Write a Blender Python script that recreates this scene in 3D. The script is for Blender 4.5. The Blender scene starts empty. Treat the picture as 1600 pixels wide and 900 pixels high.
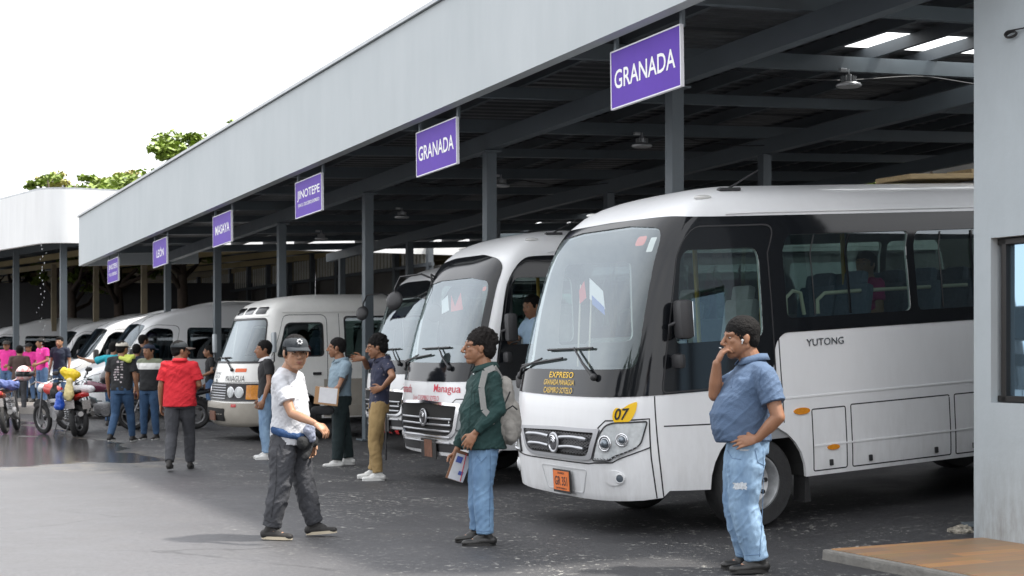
import bpy, bmesh, math, random
import numpy as np
from mathutils import Vector, Matrix, Quaternion, noise, geometry
from mathutils.bvhtree import BVHTree
R = math.radians
random.seed(7)
scene = bpy.context.scene
col = scene.collection

# ------------------------------------------------------------------ camera
F = 2306.0            # focal length in photo pixels (1600 wide)
CAMH = 1.5
cam_d = bpy.data.cameras.new("camera")
cam = bpy.data.objects.new("camera", cam_d)
col.objects.link(cam)
cam.location = (0, 0, CAMH)
cam.rotation_euler = (R(90), 0, 0)
cam_d.sensor_width = 36
cam_d.lens = 36 * F / 1600
cam_d.shift_y = 100 / 1600
cam_d.clip_start = 0.1
cam_d.clip_end = 3000
cam_d.dof.use_dof = True
cam_d.dof.focus_distance = 12.0
cam_d.dof.aperture_fstop = 5.0
scene.camera = cam

# ------------------------------------------------------------------ light
SUN_EL = 59.0
sun_dir = Vector((math.cos(R(SUN_EL)), 0.0, math.sin(R(SUN_EL))))
world = bpy.data.worlds.new("World")
scene.world = world
world.use_nodes = True
wn, wl = world.node_tree.nodes, world.node_tree.links
for n in list(wn):
    wn.remove(n)
w_out = wn.new("ShaderNodeOutputWorld")
w_bg = wn.new("ShaderNodeBackground")
sky = wn.new("ShaderNodeTexSky")
sky.sky_type = 'NISHITA'
sky.sun_disc = False
sky.sun_elevation = R(SUN_EL)
sky.sun_rotation = R(90)
sky.dust_density = 4.0
sky.air_density = 1.0
# bright overcast: a veil of cloud mixed over the sky colour
w_tc = wn.new("ShaderNodeTexCoord")
w_map = wn.new("ShaderNodeMapping")
w_map.inputs['Scale'].default_value = (1, 1, 2.2)
w_no = wn.new("ShaderNodeTexNoise")
w_no.inputs['Scale'].default_value = 2.2
w_no.inputs['Detail'].default_value = 6
w_no.inputs['Roughness'].default_value = 0.55
w_cr = wn.new("ShaderNodeValToRGB")
w_cr.color_ramp.elements[0].position = 0.30
w_cr.color_ramp.elements[0].color = (10.0, 10.3, 10.9, 1)
w_cr.color_ramp.elements[1].position = 0.68
w_cr.color_ramp.elements[1].color = (13.0, 13.0, 13.1, 1)
w_mix = wn.new("ShaderNodeMixRGB")
w_mix.inputs['Fac'].default_value = 0.90
wl.new(w_tc.outputs['Generated'], w_map.inputs['Vector'])
wl.new(w_map.outputs['Vector'], w_no.inputs['Vector'])
wl.new(w_no.outputs['Fac'], w_cr.inputs['Fac'])
wl.new(sky.outputs['Color'], w_mix.inputs['Color1'])
wl.new(w_cr.outputs['Color'], w_mix.inputs['Color2'])
wl.new(w_mix.outputs['Color'], w_bg.inputs['Color'])
w_bg.inputs['Strength'].default_value = 0.085
wl.new(w_bg.outputs[0], w_out.inputs[0])

sun_l = bpy.data.lights.new("sun", 'SUN')
sun_l.energy = 3.4
sun_l.angle = R(3.0)
sun_l.color = (1.0, 0.95, 0.87)
sun_o = bpy.data.objects.new("sun", sun_l)
col.objects.link(sun_o)
sun_o.location = (20, -5, 30)
sun_o.rotation_euler = sun_dir.to_track_quat('Z', 'Y').to_euler()
scene.view_settings.view_transform = 'Standard'
scene.view_settings.look = 'None'
scene.view_settings.exposure = 1.2
scene.view_settings.gamma = 1.0
scene.render.engine = 'CYCLES'
scene.cycles.max_bounces = 8
scene.cycles.transparent_max_bounces = 16
scene.cycles.caustics_reflective = False
scene.cycles.caustics_refractive = False
try:
    scene.cycles.use_denoising = True
except Exception:
    pass

# ------------------------------------------------------------------ frames
U = Vector((-0.446, 0.895, 0)).normalized()
V = Vector((0.895, 0.446, 0)).normalized()
O = Vector((1.766, 16.05, 0))
ANG = math.atan2(V.y, V.x)
def W(u, v, z=0.0):
    return O + U * u + V * v + Vector((0, 0, z))
def PX(px, py, D):
    return Vector(((px - 800) / F * D, D, CAMH + (550 - py) / F * D))
def onv(px, py, v):
    """the point on the vertical plane v=const seen at a photo pixel -> (u, z)"""
    r = (px - 800) / F
    bx, by = O.x + V.x * v, O.y + V.y * v
    u = (r * by - bx) / (U.x - r * U.y)
    D = by + U.y * u
    return u, CAMH + (550 - py) / F * D
def smooth01(a):
    a = min(1, max(0, a))
    return a * a * (3 - 2 * a)
def ground_z(u, v):
    """bays rise gently towards the back; forecourt is flat"""
    fade = 1 - 0.75 * smooth01((u - 3) / 9)
    d = max(0.0, v + 1.7)
    d = min(d, 8.5)
    r = 0.7
    s = d * d / (2 * r) if d < r else d - r / 2
    return 0.066 * s * fade

# ------------------------------------------------------------------ materials
MATS = {}
def mat(name, color, rough=0.5, metal=0.0, vary=0.0, vscale=4.0, bump=0.0, bscale=40.0, coat=0.0,
        spec=0.5, color2=None, rvary=0.0, stretch=None, emit=None, detail=5):
    if name in MATS:
        return MATS[name]
    m = bpy.data.materials.new(name)
    m.use_nodes = True
    nt = m.node_tree
    b = nt.nodes['Principled BSDF']
    b.inputs['Base Color'].default_value = (*color, 1)
    b.inputs['Roughness'].default_value = rough
    b.inputs['Metallic'].default_value = metal
    b.inputs['Specular IOR Level'].default_value = spec
    b.inputs['Coat Weight'].default_value = coat
    b.inputs['Coat Roughness'].default_value = 0.06
    tc = mp = None
    def coords():
        nonlocal tc, mp
        if tc is None:
            tc = nt.nodes.new('ShaderNodeTexCoord')
            mp = nt.nodes.new('ShaderNodeMapping')
            nt.links.new(tc.outputs['Object'], mp.inputs['Vector'])
            if stretch:
                mp.inputs['Scale'].default_value = stretch
        return mp.outputs['Vector']
    if vary > 0 or color2 is not None or rvary > 0:
        no = nt.nodes.new('ShaderNodeTexNoise')
        no.inputs['Scale'].default_value = vscale
        no.inputs['Detail'].default_value = detail
        no.inputs['Roughness'].default_value = 0.62
        nt.links.new(coords(), no.inputs['Vector'])
        if vary > 0 or color2 is not None:
            cr = nt.nodes.new('ShaderNodeValToRGB')
            c2 = color2 if color2 is not None else tuple(c * (1 - vary) for c in color)
            cr.color_ramp.elements[0].position = 0.33
            cr.color_ramp.elements[1].position = 0.67
            cr.color_ramp.elements[0].color = (*c2, 1)
            cr.color_ramp.elements[1].color = (*color, 1)
            nt.links.new(no.outputs['Fac'], cr.inputs['Fac'])
            nt.links.new(cr.outputs['Color'], b.inputs['Base Color'])
        if rvary > 0:
            mr = nt.nodes.new('ShaderNodeMapRange')
            mr.inputs['From Min'].default_value = 0.35
            mr.inputs['From Max'].default_value = 0.65
            mr.inputs['To Min'].default_value = max(0.02, rough - rvary)
            mr.inputs['To Max'].default_value = min(1, rough + rvary)
            nt.links.new(no.outputs['Fac'], mr.inputs['Value'])
            nt.links.new(mr.outputs['Result'], b.inputs['Roughness'])
    if bump > 0:
        n2 = nt.nodes.new('ShaderNodeTexNoise')
        n2.inputs['Scale'].default_value = bscale
        n2.inputs['Detail'].default_value = 4
        nt.links.new(coords(), n2.inputs['Vector'])
        bp = nt.nodes.new('ShaderNodeBump')
        bp.inputs['Strength'].default_value = bump
        bp.inputs['Distance'].default_value = 0.02
        nt.links.new(n2.outputs['Fac'], bp.inputs['Height'])
        nt.links.new(bp.outputs['Normal'], b.inputs['Normal'])
    if emit:
        b.inputs['Emission Color'].default_value = (*color, 1)
        b.inputs['Emission Strength'].default_value = emit
    MATS[name] = m
    return m

def glass(name, tint, gloss, rough=0.02, body=None, bodyfac=0.0):
    """window glass: tinted see-through film with a fresnel reflection"""
    if name in MATS:
        return MATS[name]
    m = bpy.data.materials.new(name)
    m.use_nodes = True
    nt = m.node_tree
    for n in list(nt.nodes):
        nt.nodes.remove(n)
    out = nt.nodes.new('ShaderNodeOutputMaterial')
    tr = nt.nodes.new('ShaderNodeBsdfTransparent')
    tr.inputs['Color'].default_value = (*tint, 1)
    gl = nt.nodes.new('ShaderNodeBsdfGlossy')
    gl.inputs['Roughness'].default_value = rough
    gl.inputs['Color'].default_value = (0.80, 0.88, 0.93, 1)
    lw = nt.nodes.new('ShaderNodeLayerWeight')
    lw.inputs['Blend'].default_value = 0.5
    mr = nt.nodes.new('ShaderNodeMapRange')
    mr.inputs['To Min'].default_value = gloss[0]
    mr.inputs['To Max'].default_value = gloss[1]
    nt.links.new(lw.outputs['Facing'], mr.inputs['Value'])
    mx = nt.nodes.new('ShaderNodeMixShader')
    nt.links.new(mr.outputs['Result'], mx.inputs['Fac'])
    nt.links.new(tr.outputs[0], mx.inputs[1])
    nt.links.new(gl.outputs[0], mx.inputs[2])
    last = mx
    if body:
        df = nt.nodes.new('ShaderNodeBsdfDiffuse')
        df.inputs['Color'].default_value = (*body, 1)
        m2 = nt.nodes.new('ShaderNodeMixShader')
        m2.inputs['Fac'].default_value = bodyfac
        nt.links.new(last.outputs[0], m2.inputs[1])
        nt.links.new(df.outputs[0], m2.inputs[2])
        last = m2
    nt.links.new(last.outputs[0], out.inputs['Surface'])
    MATS[name] = m
    return m

# ------------------------------------------------------------------ objects
def tag(o, label=None, cat=None, group=None, kind=None):
    if label: o['label'] = label
    if cat: o['category'] = cat
    if group: o['group'] = group
    if kind: o['kind'] = kind
    return o
def empty(name, loc=(0, 0, 0), rz=0.0, label=None, cat=None, group=None):
    o = bpy.data.objects.new(name, None)
    o.empty_display_size = 0.2
    o.location = loc
    o.rotation_euler = (0, 0, rz)
    col.objects.link(o)
    return tag(o, label, cat, group)
def link(name, me, m, parent=None):
    o = bpy.data.objects.new(name, me)
    if m is not None and len(me.materials) == 0:
        me.materials.append(m)
    col.objects.link(o)
    if parent is not None:
        o.parent = parent
    return o
def copy_tree(o, parent=None, **kw):
    c = o.copy()
    col.objects.link(c)
    if parent is not None:
        c.parent = parent
    for ch in list(o.children):
        copy_tree(ch, c)
    return c

class MB:
    """collects simple solids into one mesh"""
    def __init__(self):
        self.v = []; self.f = []
    def add(self, vs, fs):
        n = len(self.v)
        self.v += [tuple(p) for p in vs]
        self.f += [tuple(i + n for i in f) for f in fs]
        return self
    def box(self, c, s, rot=None, bev=0.0):
        hx, hy, hz = s[0] / 2, s[1] / 2, s[2] / 2
        c = Vector(c)
        if bev > 0:
            bev = min(bev, hx * .9, hy * .9, hz * .9)
            bm = bmesh.new()
            bmesh.ops.create_cube(bm, size=1.0)
            for v in bm.verts:
                v.co = Vector((v.co.x * s[0], v.co.y * s[1], v.co.z * s[2]))
            bmesh.ops.bevel(bm, geom=list(bm.edges), offset=bev, segments=2, profile=0.6, affect='EDGES')
            vs = [v.co.copy() for v in bm.verts]
            bm.verts.index_update()
            fs = [[v.index for v in f.verts] for f in bm.faces]
            bm.free()
        else:
            vs = [Vector((x * hx, y * hy, z * hz)) for x in (-1, 1) for y in (-1, 1) for z in (-1, 1)]
            fs = [(0, 1, 3, 2), (4, 6, 7, 5), (0, 4, 5, 1), (2, 3, 7, 6), (0, 2, 6, 4), (1, 5, 7, 3)]
        if rot is not None:
            vs = [rot @ v for v in vs]
        return self.add([v + c for v in vs], fs)
    def beam(self, a, b, w, h, up=Vector((0, 0, 1))):
        """rectangular bar from a to b"""
        a, b = Vector(a), Vector(b)
        d = (b - a).normalized()
        s = d.cross(up)
        if s.length < 1e-4: s = d.cross(Vector((0, 1, 0)))
        s.normalize()
        t = s.cross(d).normalized()
        vs = []
        for p in (a, b):
            for i, j in ((-1, -1), (1, -1), (1, 1), (-1, 1)):
                vs.append(p + s * (i * w / 2) + t * (j * h / 2))
        return self.add(vs, [(3, 2, 1, 0), (4, 5, 6, 7), (0, 1, 5, 4), (1, 2, 6, 5), (2, 3, 7, 6), (3, 0, 4, 7)])
    def tube(self, pts, r, n=8, cap=True):
        pts = [Vector(p) for p in pts]
        rs = r if isinstance(r, (list, tuple)) else [r] * len(pts)
        up = Vector((0, 0, 1))
        rings = []
        prev = None
        for i, p in enumerate(pts):
            d = (pts[min(i + 1, len(pts) - 1)] - pts[max(i - 1, 0)]).normalized()
            if prev is None:
                s = d.cross(up)
                if s.length < 1e-3: s = d.cross(Vector((1, 0, 0)))
            else:
                s = prev - d * prev.dot(d)
            s.normalize(); prev = s
            t = d.cross(s)
            rings.append([p + s * (rs[i] * math.cos(2 * math.pi * k / n)) + t * (rs[i] * math.sin(2 * math.pi * k / n)) for k in range(n)])
        vs = [q for ring in rings for q in ring]
        fs = []
        for i in range(len(pts) - 1):
            for k in range(n):
                a, b = i * n + k, i * n + (k + 1) % n
                fs.append((a, b, b + n, a + n))
        if cap:
            fs.append(tuple(range(n - 1, -1, -1)))
            fs.append(tuple(range((len(pts) - 1) * n, len(pts) * n)))
        return self.add(vs, fs)
    def lathe(self, prof, c=(0, 0, 0), axis=(0, 0, 1), n=24, cap=True):
        """prof: list of (radius, height)"""
        q = Vector((0, 0, 1)).rotation_difference(Vector(axis))
        c = Vector(c)
        vs = []; fs = []
        for r, h in prof:
            for k in range(n):
                a = 2 * math.pi * k / n
                vs.append(c + q @ Vector((r * math.cos(a), r * math.sin(a), h)))
        for i in range(len(prof) - 1):
            for k in range(n):
                a, b = i * n + k, i * n + (k + 1) % n
                fs.append((a, b, b + n, a + n))
        if cap:
            fs.append(tuple(range(n - 1, -1, -1)))
            fs.append(tuple(range((len(prof) - 1) * n, len(prof) * n)))
        return self.add(vs, fs)
    def torus(self, c, R_, r, axis=(0, 1, 0), n=28, m=10, flat=1.0):
        q = Vector((0, 0, 1)).rotation_difference(Vector(axis))
        c = Vector(c); vs = []; fs = []
        for i in range(n):
            a = 2 * math.pi * i / n
            for j in range(m):
                b = 2 * math.pi * j / m
                rr = R_ + r * math.cos(b)
                vs.append(c + q @ Vector((rr * math.cos(a), rr * math.sin(a), r * flat * math.sin(b))))
        for i in range(n):
            for j in range(m):
                i2, j2 = (i + 1) % n, (j + 1) % m
                fs.append((i * m + j, i2 * m + j, i2 * m + j2, i * m + j2))
        return self.add(vs, fs)
    def ball(self, c, r, n=14, m=10):
        c = Vector(c)
        r = r if isinstance(r, (tuple, list)) else (r, r, r)
        prof = []
        vs = [c + Vector((0, 0, -r[2]))]; fs = []
        for i in range(1, m):
            a = -math.pi / 2 + math.pi * i / m
            for k in range(n):
                b = 2 * math.pi * k / n
                vs.append(c + Vector((r[0] * math.cos(a) * math.cos(b), r[1] * math.cos(a) * math.sin(b), r[2] * math.sin(a))))
        vs.append(c + Vector((0, 0, r[2])))
        for k in range(n):
            fs.append((0, 1 + (k + 1) % n, 1 + k))
        for i in range(m - 2):
            for k in range(n):
                a, b = 1 + i * n + k, 1 + i * n + (k + 1) % n
                fs.append((a, b, b + n, a + n))
        e = len(vs) - 1
        for k in range(n):
            fs.append((e, e - n + k, e - n + (k + 1) % n))
        return self.add(vs, fs)
    def prism(self, poly, p0, ax, ay, az, d):
        """polygon (list of 2D) in the plane p0+ax*x+ay*y, extruded along az by d"""
        p0, ax, ay, az = Vector(p0), Vector(ax), Vector(ay), Vector(az)
        n = len(poly)
        a = [p0 + ax * x + ay * y for x, y in poly]
        b = [p + az * d for p in a]
        fs = [tuple(range(n)), tuple(range(2 * n - 1, n - 1, -1))]
        for i in range(n):
            j = (i + 1) % n
            fs.append((i, i + n, j + n, j))
        return self.add(a + b, fs)
    def build(self, name, m, parent=None, smooth=False, auto=None):
        me = bpy.data.meshes.new(name)
        me.from_pydata([tuple(v) for v in self.v], [], self.f)
        bm = bmesh.new(); bm.from_mesh(me)
        bmesh.ops.recalc_face_normals(bm, faces=bm.faces)
        bm.to_mesh(me); bm.free()
        if smooth or auto:
            me.polygons.foreach_set('use_smooth', [True] * len(me.polygons))
            if auto:
                me.set_sharp_from_angle(angle=R(auto))
        return link(name, me, m, parent)

def rrect(x0, y0, x1, y1, r, n=4):
    r = min(r, abs(x1 - x0) / 2.01, abs(y1 - y0) / 2.01)
    pts = []
    for cx, cy, a0 in ((x1 - r, y1 - r, 0), (x0 + r, y1 - r, 90), (x0 + r, y0 + r, 180), (x1 - r, y0 + r, 270)):
        for k in range(n + 1):
            a = R(a0 + 90 * k / n)
            pts.append((cx + r * math.cos(a), cy + r * math.sin(a)))
    return pts
def rpoly(pts, r, n=4):
    """round the corners of a polygon"""
    out = []
    N = len(pts)
    rr = r if isinstance(r, (list, tuple)) else [r] * N
    for i in range(N):
        p = Vector(pts[i]); a = Vector(pts[i - 1]); b = Vector(pts[(i + 1) % N])
        da, db = (a - p), (b - p)
        k = min(rr[i], da.length * .48, db.length * .48)
        if k < 1e-4:
            out.append(tuple(p)); continue
        pa, pb = p + da.normalized() * k, p + db.normalized() * k
        for j in range(n + 1):
            t = j / n
            out.append(tuple(pa * (1 - t) ** 2 + p * 2 * t * (1 - t) + pb * t * t))
    return out

def text_geo(body, size=1.0, bold=0.0, res=3, shear=0.0):
    """letters as flat triangles: (N,2) verts normalised so that cap height = 1, faces"""
    cu = bpy.data.curves.new("lettering", 'FONT')
    cu.body = body
    cu.size = 1.0
    cu.offset = bold
    cu.shear = shear
    cu.resolution_u = res
    cu.align_x = 'LEFT'
    ob = bpy.data.objects.new("lettering", cu)
    col.objects.link(ob)
    bpy.context.view_layer.update()
    dg = bpy.context.evaluated_depsgraph_get()
    me = bpy.data.meshes.new_from_object(ob.evaluated_get(dg))
    vs = [(v.co.x, v.co.y) for v in me.vertices]
    fs = [tuple(p.vertices) for p in me.polygons]
    bpy.data.objects.remove(ob); bpy.data.curves.remove(cu); bpy.data.meshes.remove(me)
    a = np.array(vs)
    return a, fs
def fit_text(body, x0, y0, x1, y1, bold=0.02, shear=0.0):
    a, fs = text_geo(body, bold=bold, shear=shear)
    mn, mx = a.min(0), a.max(0)
    a = (a - mn) / (mx - mn)
    a[:, 0] = x0 + a[:, 0] * (x1 - x0)
    a[:, 1] = y0 + a[:, 1] * (y1 - y0)
    return a, fs
# ------------------------------------------------------------------ vehicle skins
def pchip(xs, ys):
    xs = np.array(xs, float); ys = np.array(ys, float)
    h = np.diff(xs); d = np.diff(ys) / h
    m = np.zeros(len(xs))
    m[0], m[-1] = d[0], d[-1]
    for i in range(1, len(xs) - 1):
        if d[i - 1] * d[i] > 0:
            w1, w2 = 2 * h[i] + h[i - 1], h[i] + 2 * h[i - 1]
            m[i] = (w1 + w2) / (w1 / d[i - 1] + w2 / d[i])
    def f(x):
        x = min(max(x, xs[0]), xs[-1])
        i = min(int(np.searchsorted(xs, x, side='right')) - 1, len(xs) - 2)
        t = (x - xs[i]) / h[i]
        return ((1 + 2 * t) * (1 - t) ** 2 * ys[i] + t * (1 - t) ** 2 * h[i] * m[i]
                + t * t * (3 - 2 * t) * ys[i + 1] + t * t * (t - 1) * h[i] * m[i + 1])
    return f

def in_poly(pts, poly):
    x, y = pts[:, 0], pts[:, 1]
    inside = np.zeros(len(pts), bool)
    n = len(poly)
    for i in range(n):
        x1, y1 = poly[i]; x2, y2 = poly[(i + 1) % n]
        c = (y1 > y) != (y2 > y)
        with np.errstate(divide='ignore', invalid='ignore'):
            xi = (x2 - x1) * (y - y1) / (y2 - y1 + 1e-12) + x1
        inside ^= c & (x < xi)
    return inside
def densify(poly, res):
    out = []
    n = len(poly)
    for i in range(n):
        a = np.array(poly[i], float); b = np.array(poly[(i + 1) % n], float)
        k = max(1, int(math.ceil(np.linalg.norm(b - a) / res)))
        for j in range(k):
            out.append(tuple(a + (b - a) * j / k))
    return out
def fill2d(outer, holes, res):
    """triangulate a 2D region with holes and inner grid points"""
    loops = [densify(outer, res)] + [densify(h, res) for h in holes]
    verts = []; edges = []
    for lp in loops:
        n0 = len(verts)
        verts += lp
        edges += [(n0 + i, n0 + (i + 1) % len(lp)) for i in range(len(lp))]
    o = np.array(outer)
    mn, mx = o.min(0), o.max(0)
    nx = max(1, int((mx[0] - mn[0]) / res)); ny = max(1, int((mx[1] - mn[1]) / res))
    g = np.array([(mn[0] + (mx[0] - mn[0]) * (i + .5) / nx, mn[1] + (mx[1] - mn[1]) * (j + .5) / ny) for i in range(nx) for j in range(ny)])
    keep = in_poly(g, outer)
    for h in holes:
        keep &= ~in_poly(g, h)
    # drop grid points that hug an outline
    allb = np.array(verts)
    g = g[keep]
    if len(g):
        ok = np.ones(len(g), bool)
        for k in range(0, len(g), 2000):
            d = np.min(np.linalg.norm(g[k:k + 2000, None, :] - allb[None], axis=2), axis=1)
            ok[k:k + 2000] = d > res * 0.35
        g = g[ok]
    pts = [Vector(p) for p in verts] + [Vector(p) for p in g]
    rv, re, rf, _, _, _ = geometry.delaunay_2d_cdt(pts, edges, [], 0, 1e-6)
    rv = np.array([tuple(p) for p in rv])
    rf = np.array([f for f in rf if len(f) == 3])
    c = rv[rf].mean(1)
    keep = in_poly(c, outer)
    for h in holes:
        keep &= ~in_poly(c, h)
    return rv, rf[keep]

class Body:
    """vehicle skin: plan outlines stacked over height. local x runs from the nose to the tail, y<0 is the driver's side.
    (p,t): p runs round the body from the nose centre (positive to the driver's side), t runs up the walls and over the roof."""
    def __init__(s, levels, L, X1=1.0, n=3.6, rear=0.35, nr=5.0, tref=1.0):
        t = [l[0] for l in levels]
        s.z = pchip(t, [l[1] for l in levels]); s.xf = pchip(t, [l[2] for l in levels]); s.w = pchip(t, [l[3] for l in levels])
        s.xr = pchip(t, [l[4] if len(l) > 4 else 0.0 for l in levels])
        s.t0, s.t1 = t[0], t[-1]
        s.L, s.X1, s.n, s.nr, s.rear = L, X1, n, nr, rear
        s.wmax = max(l[3] for l in levels)
        def table(n_, d, w):
            q_ = np.linspace(0, 1, 500)
            a = np.unique(np.concatenate([np.arcsin(q_ ** (n_ / 2)), np.arccos(q_ ** (n_ / 2))]))
            y = w * np.sin(a) ** (2 / n_); x = d * (1 - np.cos(a) ** (2 / n_))
            arc = np.concatenate([[0], np.cumsum(np.hypot(np.diff(x), np.diff(y)))])
            return a, arc
        s.ta, s.tarc = table(n, X1 - s.xf(tref), s.wmax)
        s.A = s.tarc[-1]
        s.ra, s.rarc = table(nr, rear, s.wmax)
        s.XR = L - rear
        s.B = s.rarc[-1]
        s.P = s.A + (s.XR - X1) + s.B
    def px(s, x):
        return s.A + (x - s.X1)
    def S(s, p, t):
        sg = 1 if p >= 0 else -1
        q = abs(p)
        w = s.w(t); xf = s.xf(t); xr = s.L - s.xr(t)
        X1 = max(s.X1, xf + 0.4); XR = min(s.XR, xr - 0.2)
        if q <= s.A:
            a = np.interp(q, s.tarc, s.ta)
            y = w * math.sin(a) ** (2 / s.n); x = X1 - (X1 - xf) * max(0, math.cos(a)) ** (2 / s.n)
        elif q <= s.A + s.XR - s.X1:
            k = (q - s.A) / (s.XR - s.X1)
            x = X1 + (XR - X1) * k; y = w
        else:
            a = np.interp(s.P - q, s.rarc, s.ra)
            y = w * math.sin(a) ** (2 / s.nr); x = XR + (xr - XR) * max(0, math.cos(a)) ** (2 / s.nr)
        return Vector((x, -sg * y, s.z(t)))
    def N(s, p, t):
        e = 0.012
        q0, q1 = p - e, p + e
        a = s.S(q1, t) - s.S(q0, t)
        t0, t1 = max(s.t0, t - e), min(s.t1, t + e)
        b = s.S(p, t1) - s.S(p, t0)
        n = a.cross(b)
        if n.length < 1e-9:
            return Vector((0, 0, 1))
        n.normalize()
        pt = s.S(p, t) - Vector((s.L / 2, 0, 1.2))
        pt.x *= 0.3
        if abs(n.z) > .9: return n if n.z > 0 else -n
        return n if n.dot(pt) > 0 else -n
    def at(s, p, t, off=0.0):
        return s.S(p, t) + s.N(p, t) * off
    def panel(s, name, outer, m, parent, holes=(), off=0.0, thick=0.012, res=0.07, inner=False):
        rv, rf = fill2d(outer, list(holes), res)
        used = np.unique(rf)
        remap = -np.ones(len(rv), int); remap[used] = np.arange(len(used))
        rv = rv[used]; rf = remap[rf]
        co = []; no = []
        for p, t in rv:
            n = s.N(p, t)
            co.append(s.S(p, t) + n * off); no.append(n)
        faces = []
        for f in rf:
            a, b, c = (co[i] for i in f)
            if (b - a).cross(c - a).dot(no[f[0]]) < 0:
                f = f[::-1]
            faces.append(tuple(int(i) for i in f))
        verts = [tuple(c) for c in co]; norms = [tuple(n) for n in no]
        ec = {}
        for f in faces:
            for i in range(3):
                e = (f[i], f[(i + 1) % 3]); k = tuple(sorted(e))
                ec.setdefault(k, []).append(e)
        if thick > 0:
            rim = [v[0] for v in ec.values() if len(v) == 1]
            mp = {}
            base = len(verts)
            if inner:
                for i in range(base):
                    verts.append(tuple(co[i] - no[i] * thick)); norms.append(tuple(-no[i])); mp[i] = base + i
                faces += [tuple(mp[i] for i in f[::-1]) for f in faces[:]]
            for a, b in rim:
                ids = []
                side = (co[b] - co[a]).cross(no[a]).normalized()
                for q, d in ((b, 0), (a, 0), (a, 1), (b, 1)):
                    verts.append(tuple(co[q] - no[q] * (thick * d))); norms.append(tuple(side)); ids.append(len(verts) - 1)
                faces.append(tuple(ids))
        me = bpy.data.meshes.new(name)
        me.from_pydata(verts, [], faces)
        me.polygons.foreach_set('use_smooth', [True] * len(me.polygons))
        me.normals_split_custom_set_from_vertices(norms)
        return link(name, me, m, parent)
    def strip(s, name, path, width, m, parent, off=0.002, mb=None, res=0.05):
        """thin line on the skin along a (p,t) path"""
        pts = []
        for i in range(len(path) - 1):
            a, b = Vector(path[i]), Vector(path[i + 1])
            k = max(1, int((b - a).length / res))
            for j in range(k):
                pts.append(a + (b - a) * j / k)
        pts.append(Vector(path[-1]))
        mb2 = mb or MB()
        vs = []
        for i, q in enumerate(pts):
            d = (pts[min(i + 1, len(pts) - 1)] - pts[max(0, i - 1)]).normalized()
            nn = Vector((-d.y, d.x)) * (width / 2)
            for sg, o in ((1, -0.004), (1, off), (-1, off), (-1, -0.004)):
                qq = q + nn * sg
                vs.append(s.at(qq.x, qq.y, o))
        fs = []
        for i in range(len(pts) - 1):
            for k in range(3):
                a = i * 4 + k
                fs.append((a, a + 1, a + 5, a + 4))
        mb2.add(vs, fs)
        if mb is None:
            return mb2.build(name, m, parent, auto=40)
    def text(s, name, body, x0, y0, x1, y1, m, parent, off=0.003, bold=0.02, front=True, shear=0.0):
        """lettering laid on the skin. Seen from outside, p increases to the right at the nose and on the driver's side"""
        a, fs = fit_text(body, x0, y0, x1, y1, bold, shear)
        mb = MB()
        mb.add([s.at(x, y, off) for x, y in a], fs)
        return mb.build(name, m, parent)

def wheel(parent, x, y, r, w, rim_m, tyre_m, side, hub_m=None, holes=10):
    """road wheel with hub; side=-1 faces the driver's side"""
    e = empty("wheel"); e.parent = parent; e.location = (x, y, r)
    ax = (0, side, 0)
    rr = r * 0.60
    MB().lathe([(rr, -w / 2), (r * .93, -w / 2), (r * .985, -w * .38), (r, -w * .2), (r, w * .2), (r * .985, w * .38), (r * .93, w / 2), (rr * 1.05, w / 2), (rr, w * .46), (rr, -w / 2)], axis=ax, n=44, cap=False).build("tyre", tyre_m, e, auto=35)
    b = MB()
    b.lathe([(rr, w * .44), (rr * .99, w * .50), (rr * .93, w * .50), (rr * .88, w * .42), (rr * .80, w * .10), (rr * .62, w * .02), (rr * .52, w * .16), (rr * .40, w * .24), (rr * .38, w * .2), (rr * .36, w * .34), (rr * .20, w * .40), (0.001, w * .40)], axis=ax, n=40, cap=False)
    b.build("rim", rim_m, e, auto=35)
    d = MB()
    for k in range(holes):
        a = 2 * math.pi * k / holes
        c = Vector((math.cos(a) * rr * .70, side * w * .075, math.sin(a) * rr * .70))
        d.lathe([(rr * .085, -.012), (rr * .085, .006), (rr * .07, .008)], c=c, axis=ax, n=10)
        c2 = Vector((math.cos(a) * rr * .30, side * w * .37, math.sin(a) * rr * .30))
    d.build("vent_hole", MATS['rubber'], e)
    g = MB()
    for k in range(8):
        a = 2 * math.pi * k / 8
        c2 = Vector((math.cos(a) * rr * .46, side * w * .22, math.sin(a) * rr * .46))
        g.lathe([(rr * .05, 0), (rr * .05, .02), (rr * .03, .026)], c=c2, axis=ax, n=6)
    g.build("wheel_nut", MATS['chrome'], e)
    return e
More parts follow.
